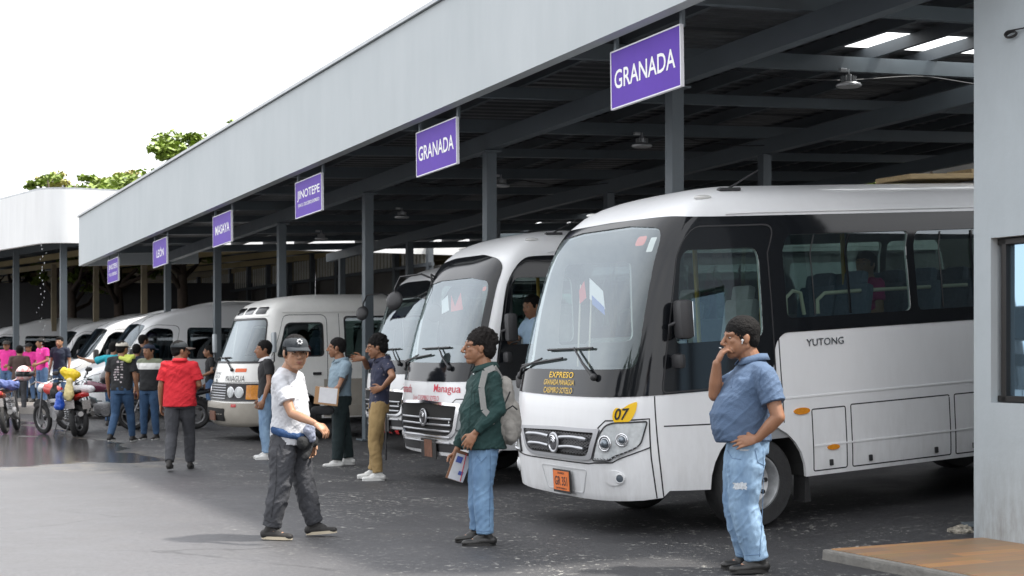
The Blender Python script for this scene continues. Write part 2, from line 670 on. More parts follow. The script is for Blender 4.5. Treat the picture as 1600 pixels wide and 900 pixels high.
# ------------------------------------------------------------------ shared materials
paint = mat('white_paint', (.78, .79, .80), rough=.34, vary=.025, vscale=1.2, coat=.35, rvary=.03, detail=2)
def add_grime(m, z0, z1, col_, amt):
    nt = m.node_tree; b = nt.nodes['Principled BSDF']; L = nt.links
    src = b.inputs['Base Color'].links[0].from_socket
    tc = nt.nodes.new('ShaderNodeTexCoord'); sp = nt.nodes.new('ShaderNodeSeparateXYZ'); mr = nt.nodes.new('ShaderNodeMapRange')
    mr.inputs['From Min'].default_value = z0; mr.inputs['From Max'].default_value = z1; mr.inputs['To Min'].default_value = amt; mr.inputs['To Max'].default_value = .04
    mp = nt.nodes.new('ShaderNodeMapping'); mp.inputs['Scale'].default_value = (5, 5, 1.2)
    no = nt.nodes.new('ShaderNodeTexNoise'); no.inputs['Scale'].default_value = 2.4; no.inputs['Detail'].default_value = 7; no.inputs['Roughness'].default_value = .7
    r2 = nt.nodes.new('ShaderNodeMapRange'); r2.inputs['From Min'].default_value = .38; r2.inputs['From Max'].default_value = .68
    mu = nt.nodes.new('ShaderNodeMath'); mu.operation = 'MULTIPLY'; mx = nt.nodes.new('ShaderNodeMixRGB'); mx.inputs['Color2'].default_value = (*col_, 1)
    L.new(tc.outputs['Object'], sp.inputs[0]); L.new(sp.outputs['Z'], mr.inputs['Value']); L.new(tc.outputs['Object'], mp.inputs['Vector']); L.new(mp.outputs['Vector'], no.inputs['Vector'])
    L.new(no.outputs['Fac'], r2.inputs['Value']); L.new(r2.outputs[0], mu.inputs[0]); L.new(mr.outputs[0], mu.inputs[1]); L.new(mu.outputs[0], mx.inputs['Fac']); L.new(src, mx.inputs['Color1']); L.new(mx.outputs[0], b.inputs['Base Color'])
add_grime(paint, .25, 1.05, (.26, .23, .20), .24)
paint_old = mat('old_white_paint', (.87, .87, .84), rough=.38, vary=.05, vscale=5, coat=.3, rvary=.08)
add_grime(paint_old, .25, 1.3, (.24, .20, .15), .32)
paint_beige = mat('beige_paint', (.40, .37, .32), rough=.4, vary=.12, vscale=6)
gloss_black = mat('gloss_black', (.008, .009, .011), rough=.09, spec=.4)
mat('rubber', (.018, .018, .019), rough=.75, vary=.3, vscale=30)
tyre = mat('tyre_rubber', (.030, .030, .031), rough=.8, vary=.35, vscale=14, bump=.2, bscale=60)
chrome = mat('chrome', (.75, .76, .78), rough=.14, metal=1)
silver = mat('silver_plastic', (.42, .43, .45), rough=.28, metal=.8)
steel_rim = mat('steel_rim', (.46, .47, .48), rough=.42, metal=.6, vary=.35, vscale=12)
black_pl = mat('black_plastic', (.022, .022, .024), rough=.5, bump=.1, bscale=200)
dark_int = mat('dark_interior', (.10, .105, .11), rough=.8, vary=.3, vscale=6)
grey_int = mat('grey_interior', (.30, .31, .32), rough=.8, vary=.2, vscale=6)
seat_cloth = mat('seat_cloth', (.10, .13, .20), rough=.9, vary=.4, vscale=30)
seat_cloth2 = mat('seat_cover', (.42, .42, .44), rough=.9, vary=.3, vscale=8)
yellow_pole = mat('yellow_pole', (.55, .38, .05), rough=.4)
cream_rail = mat('cream_rail', (.62, .58, .48), rough=.35)
lamp_glass = mat('lamp_lens', (.62, .65, .66), rough=.08, coat=1, vary=.25, vscale=18)
lamp_bowl = mat('lamp_bowl', (.7, .72, .74), rough=.12, metal=1)
amber = mat('amber_lens', (.75, .28, .02), rough=.2, coat=.8, vary=.25, vscale=40)
red_lens = mat('red_lens', (.45, .012, .012), rough=.2, coat=.8)
plate_orange = mat('plate_orange', (.80, .20, .04), rough=.4)
dark_ink = mat('dark_ink', (.02, .02, .02), rough=.5)
white_ink = mat('white_ink', (.85, .85, .85), rough=.45)
red_ink = mat('red_ink', (.55, .03, .06), rough=.4)
yellow_ink = mat('yellow_ink', (.85, .52, .01), rough=.4)
screen_glass = glass('windscreen_glass', (.74, .80, .79), (.05, .40))
screen_glass2 = glass('coach_windscreen_glass', (.70, .77, .76), (.05, .42))
side_glass = glass('side_window_glass', (.42, .52, .49), (.04, .40))
dark_glass = glass('dark_window_glass', (.10, .12, .13), (.05, .7))
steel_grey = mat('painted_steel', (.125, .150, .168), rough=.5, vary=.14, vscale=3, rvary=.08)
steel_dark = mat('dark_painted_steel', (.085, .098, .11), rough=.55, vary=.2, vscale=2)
wood_tan = mat('tan_timber', (.45, .33, .17), rough=.7, vary=.3, vscale=5, stretch=(1, 8, 8))

# ------------------------------------------------------------------ ground
def ground_material():
    m = bpy.data.materials.new('wet_asphalt')
    m.use_nodes = True
    nt = m.node_tree; L = nt.links; N = nt.nodes
    b = N['Principled BSDF']
    tc = N.new('ShaderNodeTexCoord')
    def noi(scale, detail=4, rough=.6, vec=None, dist=0):
        n = N.new('ShaderNodeTexNoise')
        n.inputs['Scale'].default_value = scale; n.inputs['Detail'].default_value = detail
        n.inputs['Roughness'].default_value = rough; n.inputs['Distortion'].default_value = dist
        L.new(vec or tc.outputs['Object'], n.inputs['Vector'])
        return n.outputs['Fac']
    def rng(v, a, b_, c=0.0, d=1.0):
        n = N.new('ShaderNodeMapRange'); n.clamp = True
        n.inputs['From Min'].default_value = a; n.inputs['From Max'].default_value = b_
        n.inputs['To Min'].default_value = c; n.inputs['To Max'].default_value = d
        L.new(v, n.inputs['Value']); return n.outputs['Result']
    def mth(op, a, b_=None):
        n = N.new('ShaderNodeMath'); n.operation = op
        for i, q in enumerate((a, b_)):
            if q is None: continue
            if isinstance(q, (int, float)): n.inputs[i].default_value = q
            else: L.new(q, n.inputs[i])
        return n.outputs[0]
    def mixc(f, a, b_):
        n = N.new('ShaderNodeMixRGB')
        if isinstance(f, float): n.inputs['Fac'].default_value = f
        else: L.new(f, n.inputs['Fac'])
        for i, q in ((1, a), (2, b_)):
            if isinstance(q, tuple): n.inputs[i].default_value = (*q, 1)
            else: L.new(q, n.inputs[i])
        return n.outputs['Color']
    big = noi(.35, 5)
    grit = noi(24, 4, .75)
    mid = noi(2.2, 6)
    fine = noi(70, 3, .7)
    base = mixc(rng(big, .35, .65), (.052, .053, .057), (.076, .077, .081))
    base = mixc(rng(mid, .42, .7, 0, .5), base, (.095, .094, .093))
    # canopy shade deepened in the colour of the damp bays, sunlit forecourt painted paler
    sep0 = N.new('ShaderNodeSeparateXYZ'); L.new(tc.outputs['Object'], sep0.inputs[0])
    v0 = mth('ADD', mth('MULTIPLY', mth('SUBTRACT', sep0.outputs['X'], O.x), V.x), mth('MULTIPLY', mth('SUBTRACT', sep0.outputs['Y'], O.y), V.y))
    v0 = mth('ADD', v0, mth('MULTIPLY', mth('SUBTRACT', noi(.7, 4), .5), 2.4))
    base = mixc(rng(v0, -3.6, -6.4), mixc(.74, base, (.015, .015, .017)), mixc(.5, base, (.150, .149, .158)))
    agg = mixc(rng(fine, .35, .72, 0, .75), (.022, .022, .025), (.13, .13, .135))
    base = mixc(mth('MULTIPLY', rng(fine, .3, .7), .55), base, agg)
    base = mixc(rng(grit, .52, .70, 0, .55), base, (.035, .035, .038))
    base = mixc(rng(grit, .44, .30, 0, .45), base, (.15, .15, .152))
    spots = rng(noi(5.5, 5, .8), .60, .66, 0, .35)
    base = mixc(spots, base, (.040, .040, .043))
    pits = N.new('ShaderNodeTexVoronoi'); pits.inputs['Scale'].default_value = 26; L.new(tc.outputs['Object'], pits.inputs['Vector'])
    base = mixc(rng(pits.outputs['Distance'], .16, .06, 0, .55), base, (.030, .030, .033))
    crk = N.new('ShaderNodeTexVoronoi'); crk.feature = 'DISTANCE_TO_EDGE'; crk.inputs['Scale'].default_value = .33
    wv_ = N.new('ShaderNodeMixRGB'); wv_.blend_type = 'ADD'; wv_.inputs['Fac'].default_value = .25
    nn_ = N.new('ShaderNodeTexNoise'); nn_.inputs['Scale'].default_value = 2.5; nn_.inputs['Detail'].default_value = 6; L.new(tc.outputs['Object'], nn_.inputs['Vector'])
    L.new(tc.outputs['Object'], wv_.inputs['Color1']); L.new(nn_.outputs['Color'], wv_.inputs['Color2']); L.new(wv_.outputs['Color'], crk.inputs['Vector'])
    base = mixc(mth('MULTIPLY', rng(crk.outputs['Distance'], .006, .002), rng(noi(.5, 2), .48, .56, 0, .5)), base, (.025, .025, .027))
    # pale flakes of trodden whitewash, thickest round the parked buses
    sep = N.new('ShaderNodeSeparateXYZ'); L.new(tc.outputs['Object'], sep.inputs[0])
    X, Y = sep.outputs['X'], sep.outputs['Y']
    v = mth('ADD', mth('MULTIPLY', mth('SUBTRACT', X, O.x), V.x), mth('MULTIPLY', mth('SUBTRACT', Y, O.y), V.y))
    u = mth('ADD', mth('MULTIPLY', mth('SUBTRACT', X, O.x), U.x), mth('MULTIPLY', mth('SUBTRACT', Y, O.y), U.y))
    band = mth('MULTIPLY', rng(v, -5.6, -3.6), rng(v, 1.0, -1.5, 0, 1))
    patch = rng(noi(.9, 3), .46, .60)
    fl = noi(13, 5, .72, dist=.3)
    flake = rng(fl, .588, .615)
    fl2 = rng(noi(23, 3, .6), .63, .65)
    flake = mth('MAXIMUM', mth('MULTIPLY', flake, patch), mth('MULTIPLY', fl2, rng(mid, .5, .6)))
    flake = mth('MULTIPLY', flake, mth('ADD', mth('MULTIPLY', band, .85), .04))
    base = mixc(flake, base, (.50, .49, .45))
    # standing water, left, and a damp film everywhere in the bays
    wu = rng(u, 3.5, 8.5)
    wv = mth('MULTIPLY', rng(v, -3.3, -4.4), rng(v, -13.5, -11.0))
    wet = mth('MULTIPLY', wu, wv)
    wn_ = noi(.55, 4, .55)
    puddle = rng(mth('ADD', mth('MULTIPLY', wet, .55), wn_), .83, .89)
    damp = rng(mth('ADD', mth('MULTIPLY', wet, .55), wn_), .66, .86)
    base = mixc(mth('MULTIPLY', damp, .55), base, (.040, .036, .034))
    sandy = mth('MULTIPLY', mth('MULTIPLY', damp, mth('SUBTRACT', 1.0, puddle)), rng(noi(3.5, 5), .45, .65, 0, .5))
    base = mixc(sandy, base, (.23, .19, .14))
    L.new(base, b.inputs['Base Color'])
    r0 = rng(mid, .3, .7, .50, .66)
    r0 = mth('SUBTRACT', r0, mth('MULTIPLY', damp, .30))
    r1 = mth('MULTIPLY', r0, mth('SUBTRACT', 1.0, puddle))
    L.new(mth('ADD', r1, mth('MULTIPLY', puddle, .17)), b.inputs['Roughness'])
    b.inputs['Specular IOR Level'].default_value = .5
    bp = N.new('ShaderNodeBump')
    bp.inputs['Distance'].default_value = .006
    L.new(mth('MULTIPLY', mth('SUBTRACT', 1.0, mth('MULTIPLY', puddle, .97)), .7), bp.inputs['Strength'])
    L.new(mth('ADD', fine, mth('MULTIPLY', mid, 2.0)), bp.inputs['Height'])
    L.new(bp.outputs['Normal'], b.inputs['Normal'])
    return m
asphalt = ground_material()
def build_ground():
    us = [-600, -200, -60, -30, -20, -14] + [x * 1.0 for x in range(-12, 30)] + [36, 44, 60, 100, 300, 900]
    vs = [-900, -200, -60, -30, -15, -8, -5, -3, -2] + [-1.7 + .1 * i for i in range(1, 8)] + [-.5 + .5 * i for i in range(0, 18)] + [9, 11, 14, 20, 40, 90, 300, 900]
    vs = sorted(set(round(v, 3) for v in vs))
    co = []
    for u in us:
        for v in vs:
            co.append(tuple(W(u, v, ground_z(u, v))))
    n = len(vs)
    fs = [(i * n + j, (i + 1) * n + j, (i + 1) * n + j + 1, i * n + j + 1) for i in range(len(us) - 1) for j in range(n - 1)]
    me = bpy.data.meshes.new('ground')
    me.from_pydata(co, [], fs)
    me.polygons.foreach_set('use_smooth', [True] * len(me.polygons))
    if me.polygons[0].normal.z < 0: me.flip_normals()
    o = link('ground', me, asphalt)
    tag(o, kind='structure')
build_ground()

# raised pavement on the far left
conc = mat('pavement_concrete', (.27, .25, .23), rough=.7, vary=.35, vscale=2.5, bump=.3, bscale=30)
m = MB()
pa = [(-19.5, 37.2), (-8.6, 35.2), (-7.9, 37.2), (-9.5, 41.0), (-20.5, 46)]
m.prism(pa, (0, 0, -.05), (1, 0, 0), (0, 1, 0), (0, 0, 1), .20)
tag(m.build('pavement', conc), kind='structure')

# ------------------------------------------------------------------ canopy 1
SL_U, SL_V = -0.028, 0.047
def zc(u, v):
    return 4.39 + SL_U * u + SL_V * v
ROOF_V0, ROOF_V1 = -1.75, 10.9
CU0, CU1 = -5.8, 24.3
BAY = 4.65
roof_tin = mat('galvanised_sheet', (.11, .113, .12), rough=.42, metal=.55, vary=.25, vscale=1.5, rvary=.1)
fascia_m = bpy.data.materials.new('grey_render')
fascia_m.use_nodes = True
_nt = fascia_m.node_tree; _b = _nt.nodes['Principled BSDF']
_tc = _nt.nodes.new('ShaderNodeTexCoord'); _mp = _nt.nodes.new('ShaderNodeMapping')
_mp.inputs['Scale'].default_value = (3, 3, .7)
_n1 = _nt.nodes.new('ShaderNodeTexNoise'); _n1.inputs['Scale'].default_value = 1.3; _n1.inputs['Detail'].default_value = 7; _n1.inputs['Roughness'].default_value = .65
_n2 = _nt.nodes.new('ShaderNodeTexNoise'); _n2.inputs['Scale'].default_value = .8; _n2.inputs['Detail'].default_value = 6
_cr = _nt.nodes.new('ShaderNodeValToRGB')
_cr.color_ramp.elements[0].position = .30; _cr.color_ramp.elements[0].color = (.43, .47, .485, 1)
_cr.color_ramp.elements[1].position = .66; _cr.color_ramp.elements[1].color = (.50, .535, .55, 1)
_mx = _nt.nodes.new('ShaderNodeMixRGB'); _mx.inputs['Fac'].default_value = .5
_nt.links.new(_tc.outputs['Object'], _mp.inputs['Vector']); _nt.links.new(_mp.outputs['Vector'], _n1.inputs['Vector'])
_nt.links.new(_tc.outputs['Object'], _n2.inputs['Vector'])
_nt.links.new(_n1.outputs['Color'], _mx.inputs['Color1']); _nt.links.new(_n2.outputs['Color'], _mx.inputs['Color2'])
_nt.links.new(_mx.outputs['Color'], _cr.inputs['Fac']); _nt.links.new(_cr.outputs['Color'], _b.inputs['Base Color'])
_b.inputs['Roughness'].default_value = .8
fascia_white = mat('white_render', (.74, .75, .75), rough=.8, vary=.08, vscale=1.2, stretch=(3, 3, .5))

canopy = empty('bus_canopy', tuple(O), ANG, 'long grey steel canopy with a rendered fascia over the parked buses', 'canopy')
# local axes of the canopy: x = v, y = u
def cz(u, v, dz=0.0):
    return Vector((v, u, zc(u, v) + dz))
FB = .03      # fascia bottom above the beam plane at v=-1.8
m = MB()
fb0, fb1 = cz(CU0, -1.88, FB), cz(CU1, -1.88, FB)
H = 1.21
sec = [(-1.97, 0), (-1.83, 0), (-1.83, H), (-1.97, H)]
n_ = 20
vs = []; fs = []
for i in range(n_ + 1):
    u = CU0 + (CU1 - CU0) * i / n_
    for x, h in sec:
        vs.append((x, u, zc(u, -1.88) + FB + h))
for i in range(n_):
    for k in range(4):
        a, b = i * 4 + k, i * 4 + (k + 1) % 4
        fs.append((a, b, b + 4, a + 4))
fs += [(0, 1, 2, 3), tuple(n_ * 4 + k for k in (3, 2, 1, 0))]
m.add(vs, fs)
m.build('fascia', fascia_m, canopy)
# metal capping on the fascia
m = MB()
a_, b_ = cz(CU0, -1.90, FB + H + .03), cz(CU1 + .02, -1.90, FB + H + .03)
m.beam(a_, b_, .22, .045)
m.build('capping', mat('zinc_capping', (.42, .44, .45), rough=.4, metal=.5, vary=.2, vscale=3), canopy)
# end return of the fascia
m = MB()
m.beam(cz(CU1 - .07, -1.82, FB + H / 2), cz(CU1 - .07, 1.0, FB + H / 2), .12, H)
m.build('end_panel', fascia_m, canopy)
# longitudinal beams
for v_ in (0, 4.6, 9.2):
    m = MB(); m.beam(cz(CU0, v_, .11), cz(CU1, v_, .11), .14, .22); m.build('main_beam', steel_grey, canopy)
# cross beams at every half bay
k = -5
while k * BAY / 2 < CU1:
    u = k * BAY / 2
    if u > CU0:
        m = MB(); m.beam(cz(u, -1.80, .33), cz(u, ROOF_V1, .33), .09, .17 if k % 2 == 0 else .13)
        m.build('cross_beam', steel_grey, canopy)
    k += 1
# purlins, deeper than wide, running with the fascia
v_ = -1.5
while v_ < ROOF_V1:
    if min(abs(v_ - q) for q in (0, 4.6, 9.2)) > .3:
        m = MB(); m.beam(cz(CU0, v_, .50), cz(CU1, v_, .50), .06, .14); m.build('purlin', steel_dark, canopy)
    v_ += .86
# corrugated sheets, ribs running front to back, with clear panels let in
clear = [(-0.6, .2, 2.4, 6.2), (-5.0, -4.0, 7.4, 10.9), (-2.9, -2.2, 8.0, 10.9), (15.5, 16.2, 8.2, 10.9), (20, 20.9, 8, 10.9)]
m = MB(); c_ = MB()
step = .05
nu = int((CU1 - CU0) / step)
vcuts = [-1.80, 2.4, 6.2, 7.4, 8.0, 8.2, 8.3, 8.6, 10.9]
def rib(i):
    q = i % 5
    return .022 if q in (0, 1) else 0.0
for j in range(len(vcuts) - 1):
    va, vb = vcuts[j], vcuts[j + 1]
    vm = (va + vb) / 2
    vs = []
    for i in range(nu + 1):
        u = CU0 + i * step
        vs.append(cz(u, va, .575 + rib(i))); vs.append(cz(u, vb, .575 + rib(i)))
    f1 = []; f2 = []
    for i in range(nu):
        um = CU0 + (i + .5) * step
        f = (2 * i, 2 * i + 1, 2 * i + 3, 2 * i + 2)
        if any(a <= um <= b and c <= vm <= d for a, b, c, d in clear): f2.append(f)
        else: f1.append(f)
    m.add(vs, f1)
    if f2:
        usedset = sorted(set(i for f in f2 for i in f)); rm = {a: b for b, a in enumerate(usedset)}
        c_.add([vs[i] for i in usedset], [tuple(rm[i] for i in f) for f in f2])
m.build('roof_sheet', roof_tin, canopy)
clr = bpy.data.materials.new('clear_roof_sheet'); clr.use_nodes = True
_nt = clr.node_tree
for n in list(_nt.nodes): _nt.nodes.remove(n)
_o = _nt.nodes.new('ShaderNodeOutputMaterial'); _t = _nt.nodes.new('ShaderNodeBsdfTranslucent'); _p = _nt.nodes.new('ShaderNodeBsdfTransparent'); _m = _nt.nodes.new('ShaderNodeMixShader')
_t.inputs['Color'].default_value = (.9, .93, .95, 1); _p.inputs['Color'].default_value = (.9, .93, .96, 1); _m.inputs['Fac'].default_value = .35
_nt.links.new(_t.outputs[0], _m.inputs[1]); _nt.links.new(_p.outputs[0], _m.inputs[2]); _nt.links.new(_m.outputs[0], _o.inputs[0])
_byp = {}
for f in c_.f:
    pass
import itertools
_par = list(range(len(c_.v)))
def _find(a):
    while _par[a] != a:
        _par[a] = _par[_par[a]]; a = _par[a]
    return a
for f in c_.f:
    for q in f[1:]: _par[_find(q)] = _find(f[0])
_grp = {}
for f in c_.f: _grp.setdefault(_find(f[0]), []).append(f)
for fl_ in _grp.values():
    us_ = sorted(set(i for f in fl_ for i in f)); rm = {a: b for b, a in enumerate(us_)}
    cc_ = MB(); cc_.add([c_.v[i] for i in us_], [tuple(rm[i] for i in f) for f in fl_]); cc_.build('clear_sheet', clr, canopy)
# columns
for row, v_ in enumerate((0, 4.6, 9.2)):
    for k in range(-1, 6):
        u = k * BAY
        gz = ground_z(u, v_)
        m = MB(); m.box((v_, u, (gz + zc(u, v_)) / 2), (.15, .15, zc(u, v_) - gz), bev=.008)
        if row == 0:
            m.box((v_, u, zc(u, v_) - .02), (.26, .26, .02)); m.box((v_, u, gz + .02), (.3, .3, .025))
        m.build('column', steel_grey, canopy)

# high bay lamps hanging from the cross beams
lamp_body = mat('lamp_casting', (.45, .46, .47), rough=.35, metal=.6)
lamp_dif = mat('lamp_diffuser', (.6, .6, .58), rough=.3)
def make_highbay():
    r = empty('highbay_lamp')
    q = MB(); q.lathe([(.205, -.30), (.215, -.27), (.20, -.25), (.10, -.22), (.085, -.21)], n=28); q.build('reflector', lamp_body, r, auto=35)
    q = MB(); q.lathe([(.10, -.215), (.10, -.13), (.055, -.125), (.05, -.09)], n=20)
    for k in range(12):
        a = 2 * math.pi * k / 12
        q.box((.105 * math.cos(a), .105 * math.sin(a), -.17), (.05, .008, .09), Matrix.Rotation(a, 3, 'Z'))
    q.build('driver_housing', lamp_body, r, auto=35)
    q = MB(); q.lathe([(.19, -.302), (.19, -.298)], n=28); q.build('lens', lamp_dif, r)
    q = MB(); q.tube([(0, 0, -.10), (0, 0, 0)], .012); q.box((-.12, 0, -.03), (.14, .07, .06), bev=.01); q.build('bracket', lamp_body, r)
    return r
lamp_px = [(1326, 143, 1.9), (1003, 236, 0), (783, 297, 0), (628, 345, 0), (502, 378, 0)]
lab_l = ['round silver high bay lamp over the bus numbered 07',
         'high bay lamp left of the nearest steel column above the white bus roof',
         'high bay lamp beside the second steel column above the middle bus',
         'high bay lamp in the dark roof between the second and third columns',
         'smallest high bay lamp in the dark roof left of the third column']
proto = make_highbay()
for i, (px, py, vv) in enumerate(lamp_px):
    o = proto if i == 0 else copy_tree(proto)
    # find distance where the ray meets the lamp hanging height under the beams
    best = None
    for D in np.arange(9, 45, .05):
        p = PX(px, py, D)
        rel = p - O
        u, v = rel.dot(U), rel.dot(V)
        e = abs(p.z + .27 - (zc(u, v) + .25))
        if best is None or e < best[0]: best = (e, u, v)
    _, u, v = best
    o.location = W(u, v, zc(u, v) + .24); o.scale = (.68, .68, .68)
    o.rotation_euler = (0, 0, ANG)
    tag(o, lab_l[i], 'lamp', 'high bay lamps under the canopy roof')
# cable strung along the beams
m = MB()
for (u0, v0, v1) in ((0, .3, 6.5), (4.65, .3, 5.5), (9.3, .3, 5)):
    pts = []
    for i in range(30):
        t = i / 29
        v = v0 + (v1 - v0) * t
        pts.append(cz(u0 - .09, v, .215 - .10 * abs(math.sin(t * math.pi * 2.0)) ** 1.5))
    m.tube(pts, .007, 5)
m.build('cable', black_pl, canopy)

# ------------------------------------------------------------------ destination signs
sign_m = mat('purple_sign_face', (.105, .036, .40), spec=.2, rough=.5, vary=.12, vscale=2.5, bump=.15, bscale=5)
def make_sign(k, lines, label):
    u1 = -2.92 + k * BAY                 # near edge
    wd, hh = 1.17, .535
    base = zc(u1, -1.8)
    ztop = 4.31 + SL_U * (k * BAY)
    r = empty('destination_sign', W(u1, -1.80, ztop - hh), ANG + R(90), label, 'sign', 'destination signs hanging from the fascia')
    # local: x = along U (away), y = -V (towards the forecourt), z up. text must read left to right seen from the forecourt: left = far end
    # shear the panel with the slope of the canopy through a real tilt
    tilt = math.atan(SL_U)
    rt = Matrix.Rotation(-tilt, 3, 'Y')
    f = MB(); f.box(rt @ Vector((wd / 2, 0, hh / 2)), (wd, .022, hh), rot=rt); f.build('panel', sign_m, r)
    e = MB()
    for (cx, cz_, sx, sz) in ((wd / 2, hh - .004, wd + .012, .012), (wd / 2, .004, wd + .012, .012), (-.002, hh / 2, .012, hh), (wd + .002, hh / 2, .012, hh)):
        e.box(rt @ Vector((cx, 0, cz_)), (sx, .034, sz), rot=rt)
    e.build('edge_trim', mat('sign_trim', (.72, .72, .76), rough=.35), r)
    for hx_, hz_ in ((.03, .12), (wd - .03, .10)):
        h = MB(); h.box((hx_, -.02, hh + hz_), (.045, .03, .28)); h.build('hanger', steel_grey, r)
    for (txt, x0, y0, x1, y1) in lines:
        a, fs = fit_text(txt, x0, y0, x1, y1, bold=.012)
        t = MB()
        # x of text runs from far end (left in the picture) to the near end
        t.add([rt @ Vector((wd * (1 - x), .0135, hh * y)) for x, y in a], fs)
        t.build('lettering', white_ink, r)
    return r
make_sign(0, [('GRANADA', .05, .33, .93, .66)], 'largest purple sign reading GRANADA, hanging over the nearest bus')
make_sign(1, [('GRANADA', .05, .33, .93, .66)], 'smaller purple sign reading GRANADA, second from the right under the fascia')
make_sign(2, [('JINOTEPE', .07, .44, .93, .74), ('(VIA EL CRUCERO) EXPRESO', .10, .26, .92, .38)], 'purple sign reading JINOTEPE (VIA EL CRUCERO) EXPRESO')
make_sign(3, [('MASAYA', .13, .36, .90, .66)], 'purple sign reading MASAYA')
make_sign(4, [('LEÓN', .26, .34, .80, .70)], 'purple sign reading LEÓN')
make_sign(5, [('JINOTEPE', .10, .50, .92, .78), ('POR LA UNIVERSIDAD', .14, .28, .88, .42)], 'smallest purple sign, JINOTEPE in two lines, at the far end of the canopy')

# ------------------------------------------------------------------ canopy 2, far left
c2 = empty('far_canopy', W(26.6, -2.4, 0), 0, 'pale second canopy with a rounded corner at the far left', 'canopy')
cpos = c2.location
dl = Vector((-.60, .80, 0)); dr = V
zt2, zb2 = 5.81, 4.39
path = [cpos + dl * 60, cpos + dl * 6]
for i in range(9):
    t = i / 8
    path.append((cpos + dl * .9) * (1 - t) ** 2 + cpos * 2 * t * (1 - t) + (cpos + dr * .9) * t * t)
path.append(cpos + dr * 26)
path = [p - cpos for p in path]
def wall_along(path, z0, z1, th):
    m = MB(); vs = []
    for i, p in enumerate(path):
        d = (path[min(i + 1, len(path) - 1)] - path[max(0, i - 1)]).normalized()
        nrm = Vector((-d.y, d.x, 0)) * th     # towards the inside
        vs += [p + Vector((0, 0, z0)), p + nrm + Vector((0, 0, z0)), p + nrm + Vector((0, 0, z1)), p + Vector((0, 0, z1))]
    fs = []
    for i in range(len(path) - 1):
        for k in range(4):
            a, b = i * 4 + k, i * 4 + (k + 1) % 4
            fs.append((a, b, b + 4, a + 4))
    fs += [(0, 1, 2, 3), tuple((len(path) - 1) * 4 + k for k in (3, 2, 1, 0))]
    return m.add(vs, fs)
wall_along(path, zb2, zt2, .14).build('fascia', fascia_white, c2, auto=60)
wall_along([p + Vector((0, 0, 0)) for p in path], zt2, zt2 + .05, .2).build('capping', MATS['zinc_capping'], c2)
m = MB()
roofp = [path[0], path[1], path[-1] * .03 + Vector((0, 0, 0)), path[-1], path[-1] + dl * 22]
m.prism([(p.x, p.y) for p in [path[0], path[6], path[-1], path[-1] + dl * 60]], (0, 0, zb2 + .95), (1, 0, 0), (0, 1, 0), (0, 0, 1), .03)
m.build('roof_sheet', roof_tin, c2)
for k in range(9):
    m = MB(); m.beam(dl * (1.6 + 5 * k) + dr * .1 + Vector((0, 0, zb2 + .78)), dl * (1.6 + 5 * k) + dr * 25.5 + Vector((0, 0, zb2 + .78)), .12, .22); m.build('cross_beam', steel_grey, c2)
yb = mat('yellowed_beam', (.42, .34, .17), rough=.55, vary=.2, vscale=2)
for k in range(12):
    m = MB(); m.beam(dr * (1.4 + 1.9 * k) + dl * .3 + Vector((0, 0, zb2 + .52)), dr * (1.4 + 1.9 * k) + dl * 56 + Vector((0, 0, zb2 + .52)), .14, .2)
    m.build('main_beam', steel_grey if k < 2 else yb, c2)
for (px, D, rowy) in ((99, 40.3, 0), (25, 45.5, 0), (150, 49.0, 1), (84, 52, 1), (225, 46.5, 1)):
    p = PX(px, 550, D) - cpos
    m = MB(); m.box((p.x, p.y, (zb2 + .2) / 2), (.17, .17, zb2 + .2), Matrix.Rotation(ANG, 3, 'Z')); m.build('column', steel_grey if rowy == 0 else mat('weathered_column', (.24, .20, .13), rough=.6, vary=.2), c2)
# water dripping off the far canopy
m = MB()
random.seed(3)
for i in range(34):
    z = 4.35 - i * .09 - random.random() * .03
    if z < 2.6 and random.random() < .3: continue
    p = PX(65 + random.gauss(0, 2.2), 550, 38.2)
    m.ball((p.x, p.y, z), (.006 + .004 * random.random(), .006, .010 + .018 * random.random()), 6, 5)
wm = mat('falling_water', (.40, .42, .44), rough=.1, coat=1)
tag(m.build('dripping_water', wm), 'line of water drops falling from the far canopy edge', 'water', kind='stuff')

# ------------------------------------------------------------------ back wall and corrugated screen
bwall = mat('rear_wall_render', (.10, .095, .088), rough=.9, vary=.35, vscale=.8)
r = empty('rear_wall', tuple(O), ANG, 'dark wall with a corrugated screen closing the back of the bus bays', 'wall')
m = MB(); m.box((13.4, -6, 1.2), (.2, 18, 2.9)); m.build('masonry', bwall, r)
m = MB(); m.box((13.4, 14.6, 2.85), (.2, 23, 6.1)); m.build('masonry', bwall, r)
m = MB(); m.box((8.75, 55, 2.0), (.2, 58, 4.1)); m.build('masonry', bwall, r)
sheet_l = mat('translucent_screen_sheet', (.70, .70, .66), rough=.6, vary=.25, vscale=3)
_nt = sheet_l.node_tree; _t = _nt.nodes.new('ShaderNodeBsdfTranslucent'); _t.inputs['Color'].default_value = (.85, .84, .78, 1)
_m = _nt.nodes.new('ShaderNodeMixShader'); _m.inputs['Fac'].default_value = .5
_nt.links.new(_nt.nodes['Principled BSDF'].outputs[0], _m.inputs[1]); _nt.links.new(_t.outputs[0], _m.inputs[2]); _nt.links.new(_m.outputs[0], _nt.nodes['Material Output'].inputs[0])
u = 26.4
while u < 84:
    m = MB()
    for i in range(16):
        a = u + i * .15
        m.box((8.5 + (.04 if i % 2 else 0), a, 4.47), (.02, .152, .72))
    m.build('corrugated_panel', sheet_l, r)
    m = MB(); m.box((8.42, u - .12, 2.5), (.16, .2, 5.0)); m.build('post', steel_dark, r)
    u += 2.65
m = MB(); m.box((8.4, 55, 4.07), (.1, 58, .1)); m.build('rail', steel_dark, r)
